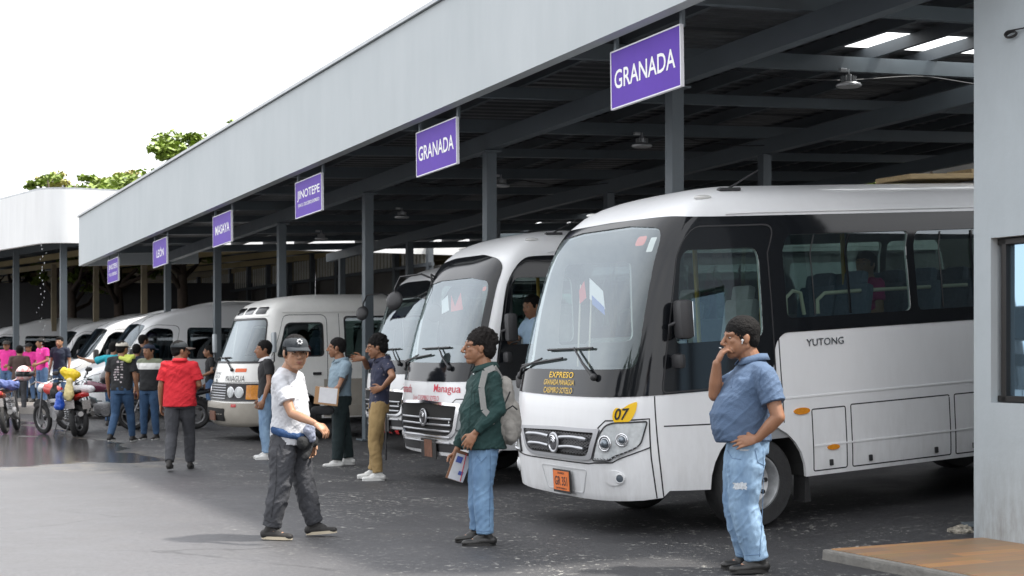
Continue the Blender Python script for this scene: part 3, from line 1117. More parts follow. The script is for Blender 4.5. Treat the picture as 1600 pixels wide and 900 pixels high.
# bright strip of open air and clear sheets over the screen is left open: only a lintel above
# far block closing the view under the second canopy
m = MB()
p0 = PX(-40, 550, 62)
m.box((p0.x + 3, p0.y, 2.2), (34, .3, 4.4), Matrix.Rotation(R(2), 3, 'Z'))
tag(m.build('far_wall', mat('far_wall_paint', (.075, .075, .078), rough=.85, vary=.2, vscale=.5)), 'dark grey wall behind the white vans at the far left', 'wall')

# ------------------------------------------------------------------ right hand pier with window, tiled platform
pier_m = mat('blue_grey_render', (.44, .485, .51), rough=.85, vary=.08, vscale=1.6, bump=.12, bscale=18)
pv = -.485; pu = -4.99
pr = empty('corner_building', W(pu, pv, 0), ANG, 'blue grey rendered wall with a dark framed window at the right edge', 'building')
wu0, wzb = onv(1548, 629, pv); _, wzt = onv(1548, 372, pv)
lx = lambda u: u - pu         # local y (negative towards the camera)
y0 = lx(wu0)
m = MB()
wy1 = y0 - 1.5
m.box((.6, (y0) / 2, 2.1), (1.2, -y0, 4.5))                           # pier left of window
m.box((.6, (y0 + wy1) / 2, (wzb - .1) / 2), (1.2, y0 - wy1, wzb + .1))       # below
m.box((.6, (y0 + wy1) / 2, (wzt + 4.35) / 2), (1.2, y0 - wy1, 4.35 - wzt))     # above
m.box((.6, (wy1 - 4.2) / 2, 2.1), (1.2, 4.2 + wy1, 4.5))
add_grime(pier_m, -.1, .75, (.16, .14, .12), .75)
m.box((2.9, -3.6, 1.5), (3.4, 7.0, 3.3))  # unseen rear block, added to darken bus window reflections and shade the ground
m.build('wall', pier_m, pr)
f = empty('window'); f.parent = pr
m = MB()
fx = .09
for (yy, zz, sy, sz) in ((y0 - .05 - .02, (wzb + wzt) / 2, .05, wzt - wzb - .01), ((y0 + wy1) / 2, wzb + .03, y0 - wy1 - .02, .045), ((y0 + wy1) / 2, wzt - .03, y0 - wy1 - .02, .045), ((y0 + wy1) / 2 - .1, (wzb + wzt) / 2, .04, wzt - wzb - .06)):
    m.box((fx, yy, zz), (.06, sy, sz), bev=.004)
m.build('frame', mat('bronze_frame', (.03, .028, .027), rough=.4, metal=.4), f)
m = MB(); m.box((fx + .02, (y0 + wy1) / 2, (wzb + wzt) / 2), (.008, y0 - wy1 - .08, wzt - wzb - .06)); m.build('pane', mat('office_glass', (.30, .44, .55), rough=.03, metal=.85), f)
# coil of black wire on the wall
cu_, cz_w = onv(1584, 56, pv)
m = MB()
pts = []
for i in range(40):
    a = i / 39 * 2 * math.pi * 2.2
    pts.append((-.02 - .004 * i / 8, lx(cu_) + .055 * math.cos(a), cz_w + .022 * math.sin(a) + .0004 * i))
pts += [(-.03, lx(cu_) - .12, cz_w + .03), (-.03, lx(cu_) - .4, cz_w + .05)]
m.tube(pts, .006, 6)
m.build('wire_coil', black_pl, pr)
# tiled platform
def tile_material():
    mt = bpy.data.materials.new('wood_look_tile'); mt.use_nodes = True
    nt = mt.node_tree; b = nt.nodes['Principled BSDF']; L = nt.links
    tc = nt.nodes.new('ShaderNodeTexCoord')
    br = nt.nodes.new('ShaderNodeTexBrick')
    br.inputs['Scale'].default_value = 1.0
    br.inputs['Brick Width'].default_value = .62
    br.inputs['Row Height'].default_value = .155
    br.inputs['Mortar Size'].default_value = .004
    br.inputs['Bias'].default_value = 0.0
    br.inputs['Color1'].default_value = (.50, .25, .10, 1); br.inputs['Color2'].default_value = (.26, .17, .11, 1)
    br.inputs['Mortar'].default_value = (.20, .18, .15, 1)
    br.offset = .37
    L.new(tc.outputs['Object'], br.inputs['Vector'])
    mp = nt.nodes.new('ShaderNodeMapping'); mp.inputs['Scale'].default_value = (2, 26, 1)
    no = nt.nodes.new('ShaderNodeTexNoise'); no.inputs['Scale'].default_value = 2; no.inputs['Detail'].default_value = 5
    L.new(tc.outputs['Object'], mp.inputs['Vector']); L.new(mp.outputs['Vector'], no.inputs['Vector'])
    mx = nt.nodes.new('ShaderNodeMixRGB'); mx.blend_type = 'MULTIPLY'; mx.inputs['Fac'].default_value = .55
    L.new(br.outputs['Color'], mx.inputs['Color1']); L.new(no.outputs['Color'], mx.inputs['Color2'])
    ad = nt.nodes.new('ShaderNodeMixRGB'); ad.blend_type = 'ADD'; ad.inputs['Fac'].default_value = .5; ad.inputs['Color2'].default_value = (.16, .10, .05, 1)
    L.new(mx.outputs['Color'], ad.inputs['Color1'])
    L.new(ad.outputs['Color'], b.inputs['Base Color'])
    b.inputs['Roughness'].default_value = .45
    return mt
pl = empty('tiled_platform', W(-5.03, -1.98, 0), ANG, 'low platform paved with wood look tiles at the bottom right', 'platform')
kerb = mat('kerb_concrete', (.24, .23, .21), rough=.85, vary=.35, vscale=6, bump=.35, bscale=40)
m = MB(); m.box((2.5, -4.0, .01), (5.0, 8.0, .13), bev=.02); m.build('kerb', kerb, pl)
m = MB(); m.box((2.515, -4.02, .0785), (4.93, 7.94, .006)); m.build('tile_paving', tile_material(), pl)
# lump of old mortar by the wall foot
def rock(name, loc, r, m_, seed, lab, cat, squash=.7):
    bm = bmesh.new(); bmesh.ops.create_icosphere(bm, subdivisions=4, radius=r)
    for v in bm.verts:
        n = noise.fractal(v.co * (2.2 / r) * .4 + Vector((seed, 0, 0)), .8, 2.1, 4)
        v.co *= 1 + .45 * n
        v.co.z *= squash
    me = bpy.data.meshes.new(name); bm.to_mesh(me); bm.free()
    o = link(name, me, m_); o.location = loc
    return tag(o, lab, cat)
rm = mat('whitewashed_rubble', (.62, .57, .47), rough=.9, color2=(.05, .045, .04), vscale=14, bump=.5, bscale=30)
p = PX(1503, 826, 11.75); rock('rubble_lump', (p.x, p.y, .05), .10, rm, 3.0, 'whitewashed lump of rubble at the foot of the right hand wall', 'rubble')
# red brick bracket on the canopy by the wall
# ------------------------------------------------------------------ midibuses
def arc_pts(cx, cz_, r, a0, a1, n):
    return [(cx + r * math.cos(R(a0 + (a1 - a0) * i / n)), cz_ + r * math.sin(R(a0 + (a1 - a0) * i / n))) for i in range(n + 1)]
def mirror_poly(poly):
    return [(-x, y) for x, y in poly][::-1]

def seat(parent, x, y, z, m, name='passenger_seat', rz=0):
    e = MB()
    rt = Matrix.Rotation(rz, 3, 'Z')
    e.box(Vector((x, y, z)) + rt @ Vector((0, 0, .0)), (.44, .43, .12), rt, bev=.04)
    t = Matrix.Rotation(R(12), 3, 'Y')
    e.box(Vector((x, y, z)) + rt @ Vector((.25, 0, .38)), (.10, .43, .70), rt @ t, bev=.045)
    e.box(Vector((x, y, z)) + rt @ Vector((.33, 0, .76)), (.09, .26, .16), rt @ t, bev=.04)
    return e.build(name, m, parent, auto=40)

def bus_mirror(parent, base, tip, hs, name='wing_mirror', down=True):
    e = empty(name); e.parent = parent
    base, tip = Vector(base), Vector(tip)
    mid = (base + tip) / 2 + Vector((-.06, 0, .03))
    MB().tube([base, mid, tip], .016, 8).build('arm', black_pl, e, auto=60)
    h = MB(); h.box(tip, hs, Matrix.Rotation(R(-12), 3, 'Z'), bev=.045); h.build('housing', black_pl, e, auto=50)
    g = MB(); g.box(tip + Vector((hs[0] / 2 + .002, 0, 0)), (.004, hs[1] * .86, hs[2] * .88), Matrix.Rotation(R(-12), 3, 'Z')); g.build('mirror_glass', mat('mirror_glass', (.6, .65, .68), rough=.03, metal=1), e)
    return e

def wiper(body, parent, pts, blade, name='wiper'):
    e = empty(name); e.parent = parent
    a = [body.at(p, t, o) for p, t, o in pts]
    MB().tube(a, [.016, .012, .009][:len(a)] if len(a) <= 3 else .011, 6).build('arm', black_pl, e, auto=60)
    b = [body.at(blade[0][0] + (blade[1][0] - blade[0][0]) * i / 6, blade[0][1] + (blade[1][1] - blade[0][1]) * i / 6, .018) for i in range(7)]
    MB().tube(b, .011, 6).build('blade', black_pl, e)
    q = MB(); q.ball(a[0], .032, 10, 8); q.build('pivot', black_pl, e, smooth=True)
    return e

YL = [(.24, .24, .20, .96), (.28, .28, .07, 1.02), (.40, .40, .015, 1.06), (.70, .70, .0, 1.075), (1.10, 1.10, .03, 1.075), (1.35, 1.35, .09, 1.07),
      (1.80, 1.80, .235, 1.06), (2.25, 2.25, .42, 1.035), (2.50, 2.50, .55, 1.01), (2.64, 2.64, .66, .985, .03), (2.76, 2.745, .78, .935, .08), (2.90, 2.835, .95, .83, .15),
      (3.10, 2.90, 1.18, .64, .25), (3.35, 2.945, 1.50, .40, .4), (3.75, 2.965, 1.95, .02, .8)]
def make_midibus(style):
    body = Body(YL, 7.3, X1=.85, n=4.4)
    A = body.A; P = body.P; X = body.px
    r = empty('midibus')
    # ---- white skin with openings
    wb = 1.17; wr = .49          # wheel arch centre x (front) / radius
    xw = [1.37, 5.35]
    arch = []
    def bottom(sgn):
        pts = [(1.27, .37), (1.33, .42)]
        for k, xx in enumerate(xw):
            a = arc_pts(X(xx), .40, wr, 180, 0, 14)
            pts += [(a[0][0], .40 if k else .39)] + a[1:-1] + [(a[-1][0], .40)]
        pts += [(P - .3, .42), (P, .42)]
        return pts
    bt = bottom(1)
    outer = [(-p, t) for p, t in bt][::-1] + [(-1.1, .41), (-.9, .385), (-.5, .365), (0, .355), (.5, .355), (1.1, .36)] + bt + [(P, 3.75), (-P, 3.75)]
    ws = rpoly([(-1.12, 1.43), (-.4, 1.425), (.4, 1.425), (1.04, 1.43), (1.02, 2.56), (.45, 2.61), (-.45, 2.61), (-1.06, 2.56)], [.10, 0, 0, .10, .17, 0, 0, .17], 5) if style == 1 else rpoly([(-1.12, 1.43), (-.4, 1.425), (.4, 1.425), (1.0, 1.43), (.96, 2.34), (.45, 2.40), (-.45, 2.40), (-1.0, 2.34)], [.10, 0, 0, .10, .15, 0, 0, .15], 5)
    dw = rpoly([(1.40, 1.61), (X(1.48), 1.61), (X(1.50), 2.37), (1.42, 2.37)], [.05, .09, .12, .14], 5)
    dw = [(p, t) for p, t in dw]
    win = []
    x = 1.74
    while x + 1.3 < 7.0:
        win.append(rrect(X(x), 1.76, X(x + 1.36), 2.47, .05)); x += 1.44
    dwr = rpoly([(1.45, 1.60), (X(1.48), 1.60), (X(1.48), 2.36), (1.48, 2.36)], .08, 4)
    winr = [mirror_poly(w) for w in win]
    holes = [ws, dw, mirror_poly(dwr)] + win + winr
    body.panel('body_shell', outer, paint, r, holes, off=0, thick=.03, res=.11)
    lin_outer = [(-P, .9), (P, .9), (P, 3.6), (-P, 3.6)]
    body.panel('inner_lining', [(-P, .75), (P, .75), (P, 3.7), (-P, 3.7)], grey_int, r, holes, off=-.03, thick=.0, res=.2)
    # ---- black glazing surround: nose, cab sides and window band
    E = P - .25
    side_pts = [(X(1.50), 1.205), (X(1.56), 1.32), (X(1.60), 1.56), (X(1.69), 1.64), (E, 1.64), (E, 2.62)]
    if style == 1:
        blk_out = ([(-E, 1.64), (-X(1.69), 1.64), (-X(1.60), 1.56), (-X(1.56), 1.32), (-X(1.50), 1.205), (-1.1, 1.225), (0, 1.205), (1.1, 1.205)] + side_pts
                   + [(X(1.0), 2.64), (1.25, 2.645), (.95, 2.66), (0, 2.672), (-.95, 2.66), (-1.2, 2.65), (-X(1.0), 2.64), (-E, 2.62)])
        blk_out = rpoly(blk_out, [.05, .05, .1, .08, .05, 0, 0, 0, .05, .08, .1, .05, .05, .05, .1, .1, .1, 0, .1, .1, .1, .05], 3)
        blks = [blk_out]
    else:
        nose_b = rpoly([(-1.24, 1.215), (0, 1.205), (1.12, 1.215), (1.09, 1.6), (1.10, 2.50), (.9, 2.60), (.45, 2.67), (-.45, 2.67), (-1.0, 2.60), (-1.2, 2.5)], [.04, 0, .04, .05, .12, .1, .1, .1, .1, .12], 4)
        sb = rpoly([(1.27, 1.205)] + side_pts[:5] + [(E, 2.60), (X(1.0), 2.62), (1.40, 2.60), (1.29, 2.3)], [.05, .05, .08, .1, .05, .05, .05, .2, .2, .2], 4)
        blks = [nose_b, sb, mirror_poly(sb)]
    for bo in blks:
        hs = [h for h in holes if in_poly(np.array([np.array(h).mean(0)]), bo)[0]]
        body.panel('glazing_surround', bo, gloss_black, r, hs, off=.006, thick=.012, res=.10)
    # ---- glass
    body.panel('windscreen', ws, screen_glass if style == 1 else screen_glass2, r, off=-.002, thick=0, res=.10)
    if style != 2:
        body.panel('cab_window', dw, side_glass, r, off=-.006, thick=0, res=.12)
    body.panel('cab_window', mirror_poly(dwr), side_glass, r, off=-.006, thick=0, res=.12)
    for k, w in enumerate(win + winr):
        g = body.panel('side_window', w, side_glass, r, off=-.008, thick=0, res=.2)
        if k < 2:
            xm = (w[0][0] + w[10][0]) / 2
            body.strip('window_bar', [(xm, 1.77), (xm, 2.46)], .022, gloss_black, g, off=.004)
            body.strip('window_bar', [(w[10][0] + .30, 1.77), (w[10][0] + .30, 2.46)], .012, black_pl, g, off=-.002)
    # cab window frame line
    mb = MB()
    lp = rpoly([(1.28, 1.22), (X(1.58), 1.22), (X(1.585), 2.56), (1.36, 2.56)], [.05, .1, .14, .22], 5)
    body.strip('x', lp + [lp[0]], .012, None, None, off=.010, mb=mb)
    mb.build('door_trim', black_pl, r)
    # ---- panel gaps
    gap = MB()
    for q in ([(1.215, .37), (1.185, .70), (1.175, 1.02), (.79, 1.015), (.70, .95)], [(1.275, .37), (1.245, .80), (1.215, 1.20)],
              [(X(1.645), .88), (X(1.64), 1.3), (X(1.635), 2.62)],
              rrect(X(1.94), .44, X(2.30), .97, .015, 2) + [(X(2.30), .955)], rrect(X(2.36), .44, X(3.48), .98, .015, 2) + [(X(3.48), .96)],
              rrect(X(3.54), .44, X(4.70), .98, .015, 2) + [(X(4.70), .96)],
              [(1.30, .95), (X(.9), .93)]):
        body.strip('x', q, .011, None, None, off=.0012, mb=gap)
        body.strip('x', [(-p, t) for p, t in q], .011, None, None, off=.0012, mb=gap)
    gap.build('panel_gap', mat('seam_shadow_gap', (.03, .03, .032), rough=.9), r)
    cr_ = MB()
    for tt in (1.085, .655):
        body.strip('x', [(X(1.95 if tt < 1 else 1.66), tt), (X(7.0) - .3, tt)], .014, None, None, off=.006, mb=cr_)
        body.strip('x', [(-X(1.75), tt), (-X(7.0) + .3, tt)], .014, None, None, off=.006, mb=cr_)
    cr_.build('swage_line', paint, r)
    # rain gutter at the roof edge
    gt = MB()
    body.strip('x', [(X(1.0), 2.665), (X(1.3), 2.672), (X(6.9), 2.67)], .018, None, None, off=.012, mb=gt)
    body.strip('x', [(-X(1.0), 2.665), (-X(1.3), 2.672), (-X(6.9), 2.67)], .018, None, None, off=.012, mb=gt)
    gt.build('rain_gutter', paint, r)
    # ---- nose
    if style == 1:
        g_out = rpoly([(-.62, .925), (-.52, .73), (-.40, .68), (.53, .68), (.635, .695), (.74, .945), (.06, .945)], [.02, .08, .06, .06, .03, .02, 0], 3)
        g_in = rpoly([(-.56, .90), (-.48, .745), (-.385, .712), (.50, .712), (.585, .725), (.675, .915), (.06, .915)], [.02, .06, .05, .05, .03, .02, 0], 3)
        ge = body.panel('grille', g_out, silver, r, [g_in], off=.022, thick=.03, res=.08)
        body.panel('grille_back', g_in, mat('grille_void', (.006, .006, .006), rough=.8), ge, off=.004, thick=0, res=.12)
        mesh_ = MB()
        for i in range(-26, 27):
            for sgn in (1, -1):
                p0_, p1_ = i * .05, i * .05 + sgn * .27 * 2.0
                seg = []
                for j in range(13):
                    k = j / 12; q = (p0_ + (p1_ - p0_) * k, .60 + .25 * k)
                    seg.append(q)
                seg = [(q[0], q[1] + .11) for q in seg]
                seg = [q for q in seg if in_poly(np.array([q]), g_in)[0]]
                if len(seg) > 1: body.strip('x', seg, .009, None, None, off=.012, mb=mesh_, res=.1)
        mesh_.build('mesh_screen', mat('grille_mesh', (.09, .09, .095), rough=.4, metal=.3), ge)
        bars = MB()
        for tt, hw in ((.855, .53), (.775, .49)):
            for sgn in (-1, 1):
                q = [(.06 + sgn * (.10 + (hw - .10) * i / 8), tt + .012 * math.sin(i / 8 * 3)) for i in range(9)]
                bars.tube([body.at(p_, t_, .03) for p_, t_ in q], [.016] * 7 + [.020, .012], 8)
        bars.build('bar', silver, ge, auto=60)
        emb_t, emb_r = .805, .092
    else:
        g_out = rpoly([(-.78, .965), (-.70, .63), (-.58, .555), (.68, .555), (.80, .63), (.88, .965), (.05, .99)], [.02, .08, .08, .08, .08, .02, 0], 3)
        g_in = rpoly([(-.72, .935), (-.655, .65), (-.55, .595), (.65, .595), (.755, .65), (.82, .935), (.05, .955)], [.02, .06, .06, .06, .06, .02, 0], 3)
        ge = body.panel('grille', g_out, chrome, r, [g_in], off=.022, thick=.03, res=.08)
        body.panel('grille_back', g_in, mat('grille_void', (.006, .006, .006), rough=.8), ge, off=.003, thick=0, res=.12)
        bars = MB()
        for tt in (.785, .715, .645, .575, .51):
            hw = .70 - (.83 - tt) * .2
            mm = MB()
            q = [(.05 - hw + 2 * hw * i / 16, tt) for i in range(17)]
            bars.tube([body.at(p_, t_, .018) for p_, t_ in q], .0135, 6)
        bars.build('bar', silver, ge, auto=60)
        emb_t, emb_r = .79, .105
    # round horse-head style badge, kept as a generic curved emblem
    be = empty('badge'); be.parent = ge
    c0 = body.at(.06, emb_t, .035); n0 = body.N(.06, emb_t)
    MB().torus(c0, emb_r * .84, emb_r * .16, axis=n0, n=36, m=10, flat=.6).build('ring', silver, be, smooth=True)
    MB().lathe([(emb_r * .78, -.02), (emb_r * .76, .0), (.001, .012)], c=c0, axis=n0, n=28).build('disc', mat('badge_disc', (.10, .10, .11), rough=.3, metal=.6), be, auto=40)
    sw = MB()
    for (rr, a0, a1, wd_) in ((.062, 30, 200, .016), (.043, 10, 190, .013), (.024, 0, 170, .010), (.058, 205, 250, .009)):
        pts = [body.at(.06 + rr * math.cos(R(a)), emb_t + rr * math.sin(R(a)) * .95, .050) for a in np.linspace(a0, a1, 12)]
        sw.tube(pts, [wd_ * .3] + [wd_ * .5] * 10 + [wd_ * .2], 6)
    sw.build('emblem', chrome, be, auto=60)
    # headlamps
    for sgn in (1, -1):
        if style == 1:
            ho = [(.65, .685), (.83, .69), (.88, .725), (1.0, .765), (1.10, .81), (1.155, 1.0), (.87, .998), (.79, .97), (.71, .86)]
            rad = [.02, .04, .05, .06, .05, .02, .05, .05, .03]
        else:
            ho = [(.80, .66), (.98, .66), (1.16, .78), (1.22, 1.0), (1.05, 1.0), (.90, .92), (.82, .88)]
            rad = [.03, .04, .06, .02, .03, .05, .03]
        ho = rpoly(ho, rad, 4)
        if sgn < 0: ho = mirror_poly(ho)
        h = body.panel('headlamp', ho, lamp_glass if style == 1 else mat('headlamp_clear', (.25, .27, .28), rough=.08, coat=1), r, off=.012, thick=.02, res=.07)
        # dark outline
        ln = MB(); body.strip('x', ho + [ho[0]], .012, None, None, off=.016, mb=ln); ln.build('seal', black_pl, h)
        for (pp, tt, rr) in ((.80, .83, .060), (.955, .86, .048)) if style == 1 else ((1.0, .80, .05),):
            pp = pp * sgn
            cc = body.at(pp, tt, .016); nn = body.N(pp, tt)
            b1 = MB(); b1.torus(cc, rr, .009, axis=nn, n=24, m=6); b1.torus(cc, rr * .72, .006, axis=nn, n=20, m=6); b1.build('bulb_ring', chrome, h, smooth=True)
            b2 = MB(); b2.ball(cc + nn * .004, (rr * .62,) * 3, 14, 10); b2.build('bulb', mat('bulb_glass', (.14, .17, .20), rough=.04, coat=1, metal=.5), h, smooth=True)
        if style == 1:
            led = MB()
            for i in range(12):
                k = i / 11
                pp = .69 + .38 * k; tt = .705 + .005 * k + .16 * max(0, k - .45)
                c_ = body.at(pp * sgn, tt, .018); led.ball(c_, (.008, .008, .008), 6, 4)
            led.build('running_light', chrome, h)
        # fog lamp recess
        fo = [(0.87 * sgn + .095 * math.cos(R(a)), .55 + .062 * math.sin(R(a))) for a in range(0, 360, 20)]
        fm = body.panel('fog_lamp', fo, paint, r, off=.010, thick=.015, res=.05)
        cc = body.at(.925 * sgn, .548, .014); nn = body.N(.925 * sgn, .548)
        q = MB(); q.torus(cc, .036, .007, axis=nn, n=20, m=6); q.build('bezel', paint, fm, smooth=True)
        q = MB(); q.lathe([(.034, 0), (.03, .006), (.001, .009)], c=cc, axis=nn, n=18); q.build('lens', mat('bulb_glass', (.1, .1, .1)), fm, auto=40)
    # bumper top crease
    bc = MB()
    body.strip('x', [(-1.2, .72), (-.60, .66), (-.45, .655), (.58, .655), (.65, .665), (.86, .675), (.93, .71), (1.185, .79)], .010, None, None, off=.003, mb=bc)
    bc.build('bumper_gap', MATS['seam_shadow_gap'], r)
    # number plate recess and plate
    po = rpoly([(-.24, .60), (-.16, .40), (.46, .40), (.54, .60)], .03, 3)
    if style != 1:
        lo = rpoly([(-.78, .50), (-.70, .40), (.80, .40), (.88, .50)], .02, 3)
        body.panel('lower_intake', lo, black_pl, r, off=.004, thick=.006, res=.1)
    else:
        rl = MB(); body.strip('x', po + [po[0]], .010, None, None, off=.004, mb=rl); rl.build('plate_recess', mat('recess_shade_paint', (.55, .56, .57), rough=.4), r)
    pe = empty('number_plate'); pe.parent = r
    c0 = body.at(.16, .485, .03) if style == 1 else body.at(.16, .43, .03)
    q = MB(); q.box(c0, (.012, .30, .20) if style == 1 else (.012, .44, .23), bev=.003); q.build('plate_frame', dark_ink, pe)
    q = MB(); q.box(c0 + Vector((-.008, -.0 if style == 1 else -.0, .004)), (.004, .275, .165) if style == 1 else (.004, .22, .20)); q.build('plate_face', plate_orange if style == 1 else mat('faded_plate', (.20, .09, .055), rough=.6, vary=.4, vscale=20), pe)
    if style == 1:
        for (txt, x0, y0, x1, y1) in (('GR 351', .10, .25, .90, .72), ('NICARAGUA', .30, .84, .74, .95), ('CENTROAMERICA', .15, .06, .85, .15)):
            a, fs = fit_text(txt, x0, y0, x1, y1, bold=.015)
            q = MB(); q.add([c0 + Vector((-.0115, -(x_ - .5) * .275, (y_ - .5) * .165 + .004)) for x_, y_ in a], fs); q.build('lettering', dark_ink, pe)
    # ---- wipers
    wiper(body, r, [(.62, 1.36, .03), (.42, 1.47, .035), (.20, 1.60, .025)], [(-.28, 1.585), (.50, 1.60)])
    wiper(body, r, [(-.98, 1.34, .03), (-.75, 1.42, .035), (-.35, 1.51, .025)], [(-1.0, 1.43), (.02, 1.515)])
    # ---- mirrors
    bus_mirror(r, body.at(1.33, 1.66, .0), body.at(1.36, 1.80, .17), (.12, .19, .32))
    lo_ = empty('kerb_mirror'); lo_.parent = r
    b0 = body.at(1.36, 1.50, .0); n0_ = body.N(1.36, 1.5)
    MB().tube([b0, b0 + n0_ * .10 + Vector((0, 0, .02))], .011, 6).build('arm', black_pl, lo_)
    q = MB(); q.box(b0 + n0_ * .12 + Vector((0, 0, -.03)), (.07, .13, .12), bev=.03); q.build('housing', black_pl, lo_, auto=50)
    b0 = body.at(-A * .86, 1.22, 0)
    fe = empty('front_mirror'); fe.parent = r
    MB().tube([b0, b0 + Vector((-.18, .10, .06)), b0 + Vector((-.30, .16, .14)), b0 + Vector((-.26, .0, .22))], .014, 6).build('arm', black_pl, fe, auto=60)
    q = MB(); q.box(b0 + Vector((-.28, .14, .06)), (.06, .18, .13), bev=.03); q.build('housing', black_pl, fe, auto=50)
    if style != 1:
        # round mirrors on a tall swan neck arm
        b0 = body.at(-A * .85, 2.40, 0)
        sm = empty('swan_neck_mirror'); sm.parent = r
        MB().tube([b0, b0 + Vector((-.22, .16, .12)), b0 + Vector((-.40, .42, .10)), b0 + Vector((-.44, .52, -.04)), b0 + Vector((-.44, .52, -.12))], .014, 6).build('arm', black_pl, sm, auto=60)
        q = MB(); q.lathe([(.11, -.02), (.125, 0), (.11, .03), (.05, .05)], c=b0 + Vector((-.45, .53, -.20)), axis=(-.75, -.5, .2), n=24)
        q.build('housing', black_pl, sm, auto=50)
        MB().tube([b0, b0 + Vector((-.25, -.22, .10)), b0 + Vector((-.27, -.26, -.12)), b0 + Vector((-.27, -.26, -.28))], .011, 6).build('arm', black_pl, sm, auto=60)
        q = MB(); q.lathe([(.10, -.02), (.12, 0), (.10, .03), (.05, .045)], c=b0 + Vector((-.26, -.28, -.38)), axis=(-.7, -.6, 0), n=24); q.build('housing', black_pl, sm, auto=50)
    # ---- roof details
    q = MB()
    c_ = body.at(1.25, 2.86, .0); q.ball(c_, (.09, .035, .02), 12, 8); q.build('marker_lamp', mat('roof_lens', (.6, .6, .58), rough=.2, coat=1), r, smooth=True)
    q = MB(); c_ = body.at(-1.15, 2.84, .0); q.ball(c_, (.09, .035, .02), 12, 8); q.build('marker_lamp', mat('roof_lens', (.6, .6, .58), rough=.2, coat=1), r, smooth=True)
    c_ = body.at(1.62, 3.02, 0)
    an = MB(); an.box(c_ + Vector((0, 0, .01)), (.22, .06, .03), bev=.012); an.tube([c_ + Vector((.0, 0, .02)), c_ + Vector((.30, -.02, .17))], [.010, .006], 6); an.build('antenna', black_pl, r, auto=50)
    for xx, hh in ((5.2, .05),):
        q = MB(); q.box((xx, 0, 2.965 + hh / 2 - .02), (.8, .6, hh), bev=.03); q.build('roof_hatch', paint, r, auto=50)
    # ---- side marks
    for sgn in (1, -1):
        for (xx, tt, a_, b_) in ((1.83, .965, .085, .030), (2.15, .63, .065, .024), (4.4, .63, .065, .024)):
            e_ = [(sgn * (X(xx)) + a_ * math.cos(R(a)), tt + b_ * math.sin(R(a))) for a in range(0, 360, 20)]
            body.panel('side_marker', e_, amber, r, off=.012, thick=.015, res=.06)
        for xx in (2.12, 2.55, 3.30, 3.75):
            hd = MB(); c_ = body.at(sgn * X(xx), .50, .012); hd.box(c_, (.035, .02, .055), bev=.008); hd.build('flap_latch', black_pl, r, auto=50)
        fl = MB(); fl.prism([(0, 0), (.03, 0), (.05, -.24), (-.02, -.24)], (xw[0] + wr + .02, -.86 * sgn, .42), (1, 0, 0), (0, 0, 1), (0, -sgn * 1, 0), .16); fl.build('mud_flap', MATS['rubber'], r)
    # ---- chassis, floor and interior
    q = MB(); q.box((3.6, 0, .56), (6.5, 1.5, .20)); q.box((2.6, .6, .42), (1.4, .5, .3)); q.box((3.5, 0, .42), (5.6, .22, .16)); q.build('chassis', mat('chassis_black', (.02, .02, .02), rough=.9), r)
    ar = MB()
    for xx in xw:
        for sgn in (1, -1):
            vs = []; fs = []
            for i in range(15):
                a = R(180 - 180 * i / 14)
                for yy in (.55, 1.04):
                    vs.append((xx + (wr + .01) * math.cos(a), sgn * yy, .40 + (wr + .01) * math.sin(a)))
            fs = [(2 * i, 2 * i + 1, 2 * i + 3, 2 * i + 2) for i in range(14)]
            ar = MB(); ar = MB(); ar.add(vs, fs); ar.build('wheel_arch', MATS['chassis_black'], r)
    q = MB(); q.box((3.9, 0, .86), (5.6, 2.06, .05)); q.build('floor', dark_int, r)
    q = MB()
    q.prism([(.12, 1.28), (.22, 1.36), (.55, 1.40), (.72, 1.30), (.74, .95), (.15, .95)], (.12, .80, 0), (1, 0, 0), (0, 0, 1), (0, -1, 0), 1.6)
    q.build('dashboard', dark_int, r)
    st = empty('steering_wheel'); st.parent = r
    MB().torus((.86, -.52, 1.50), .21, .014, axis=(-.8, 0, 1), n=28, m=8).build('ring', black_pl, st, smooth=True)
    MB().tube([(.62, -.52, 1.2), (.86, -.52, 1.50)], .03, 8).build('column', black_pl, st)
    seat(r, 1.30, -.60, 1.22, seat_cloth2, 'driver_seat')
    seat(r, 1.50, .55, 1.22, seat_cloth2)
    for xx in (2.4, 3.2, 4.0, 4.8, 5.6, 6.4):
        for yy in (-.78, -.34, .42, .80):
            if style != 1 and yy in (-.34, .42): continue
            if style == 1 and xx == 2.4 and yy > 0: continue
            seat(r, xx, yy, 1.30, seat_cloth)
    q = MB()
    for (xx, yy) in ((2.05, -.28), (1.75, .3), (3.4, .2)):
        q.tube([(xx, yy, .88), (xx, yy, 2.85)], .022, 8)
    q.build('grab_pole', yellow_pole, r, auto=60)
    q = MB()
    q.tube([(1.84, -.92, 1.78), (1.84, -.92, 1.93), (1.92, -.92, 1.99), (2.00, -.92, 1.97), (2.03, -.92, 1.78)], .017, 8)
    q.tube([(2.18, -.92, 1.78), (2.18, -.92, 1.90), (2.26, -.92, 1.955), (2.6, -.92, 1.96), (3.9, -.92, 1.96)], .017, 8)
    q.build('handrail', cream_rail, r, auto=60)
    # wheels
    for xx in xw:
        wheel(r, xx, -.90, .395, .24, steel_rim, tyre, -1)
        wheel(r, xx, .90, .395, .24, steel_rim, tyre, 1)
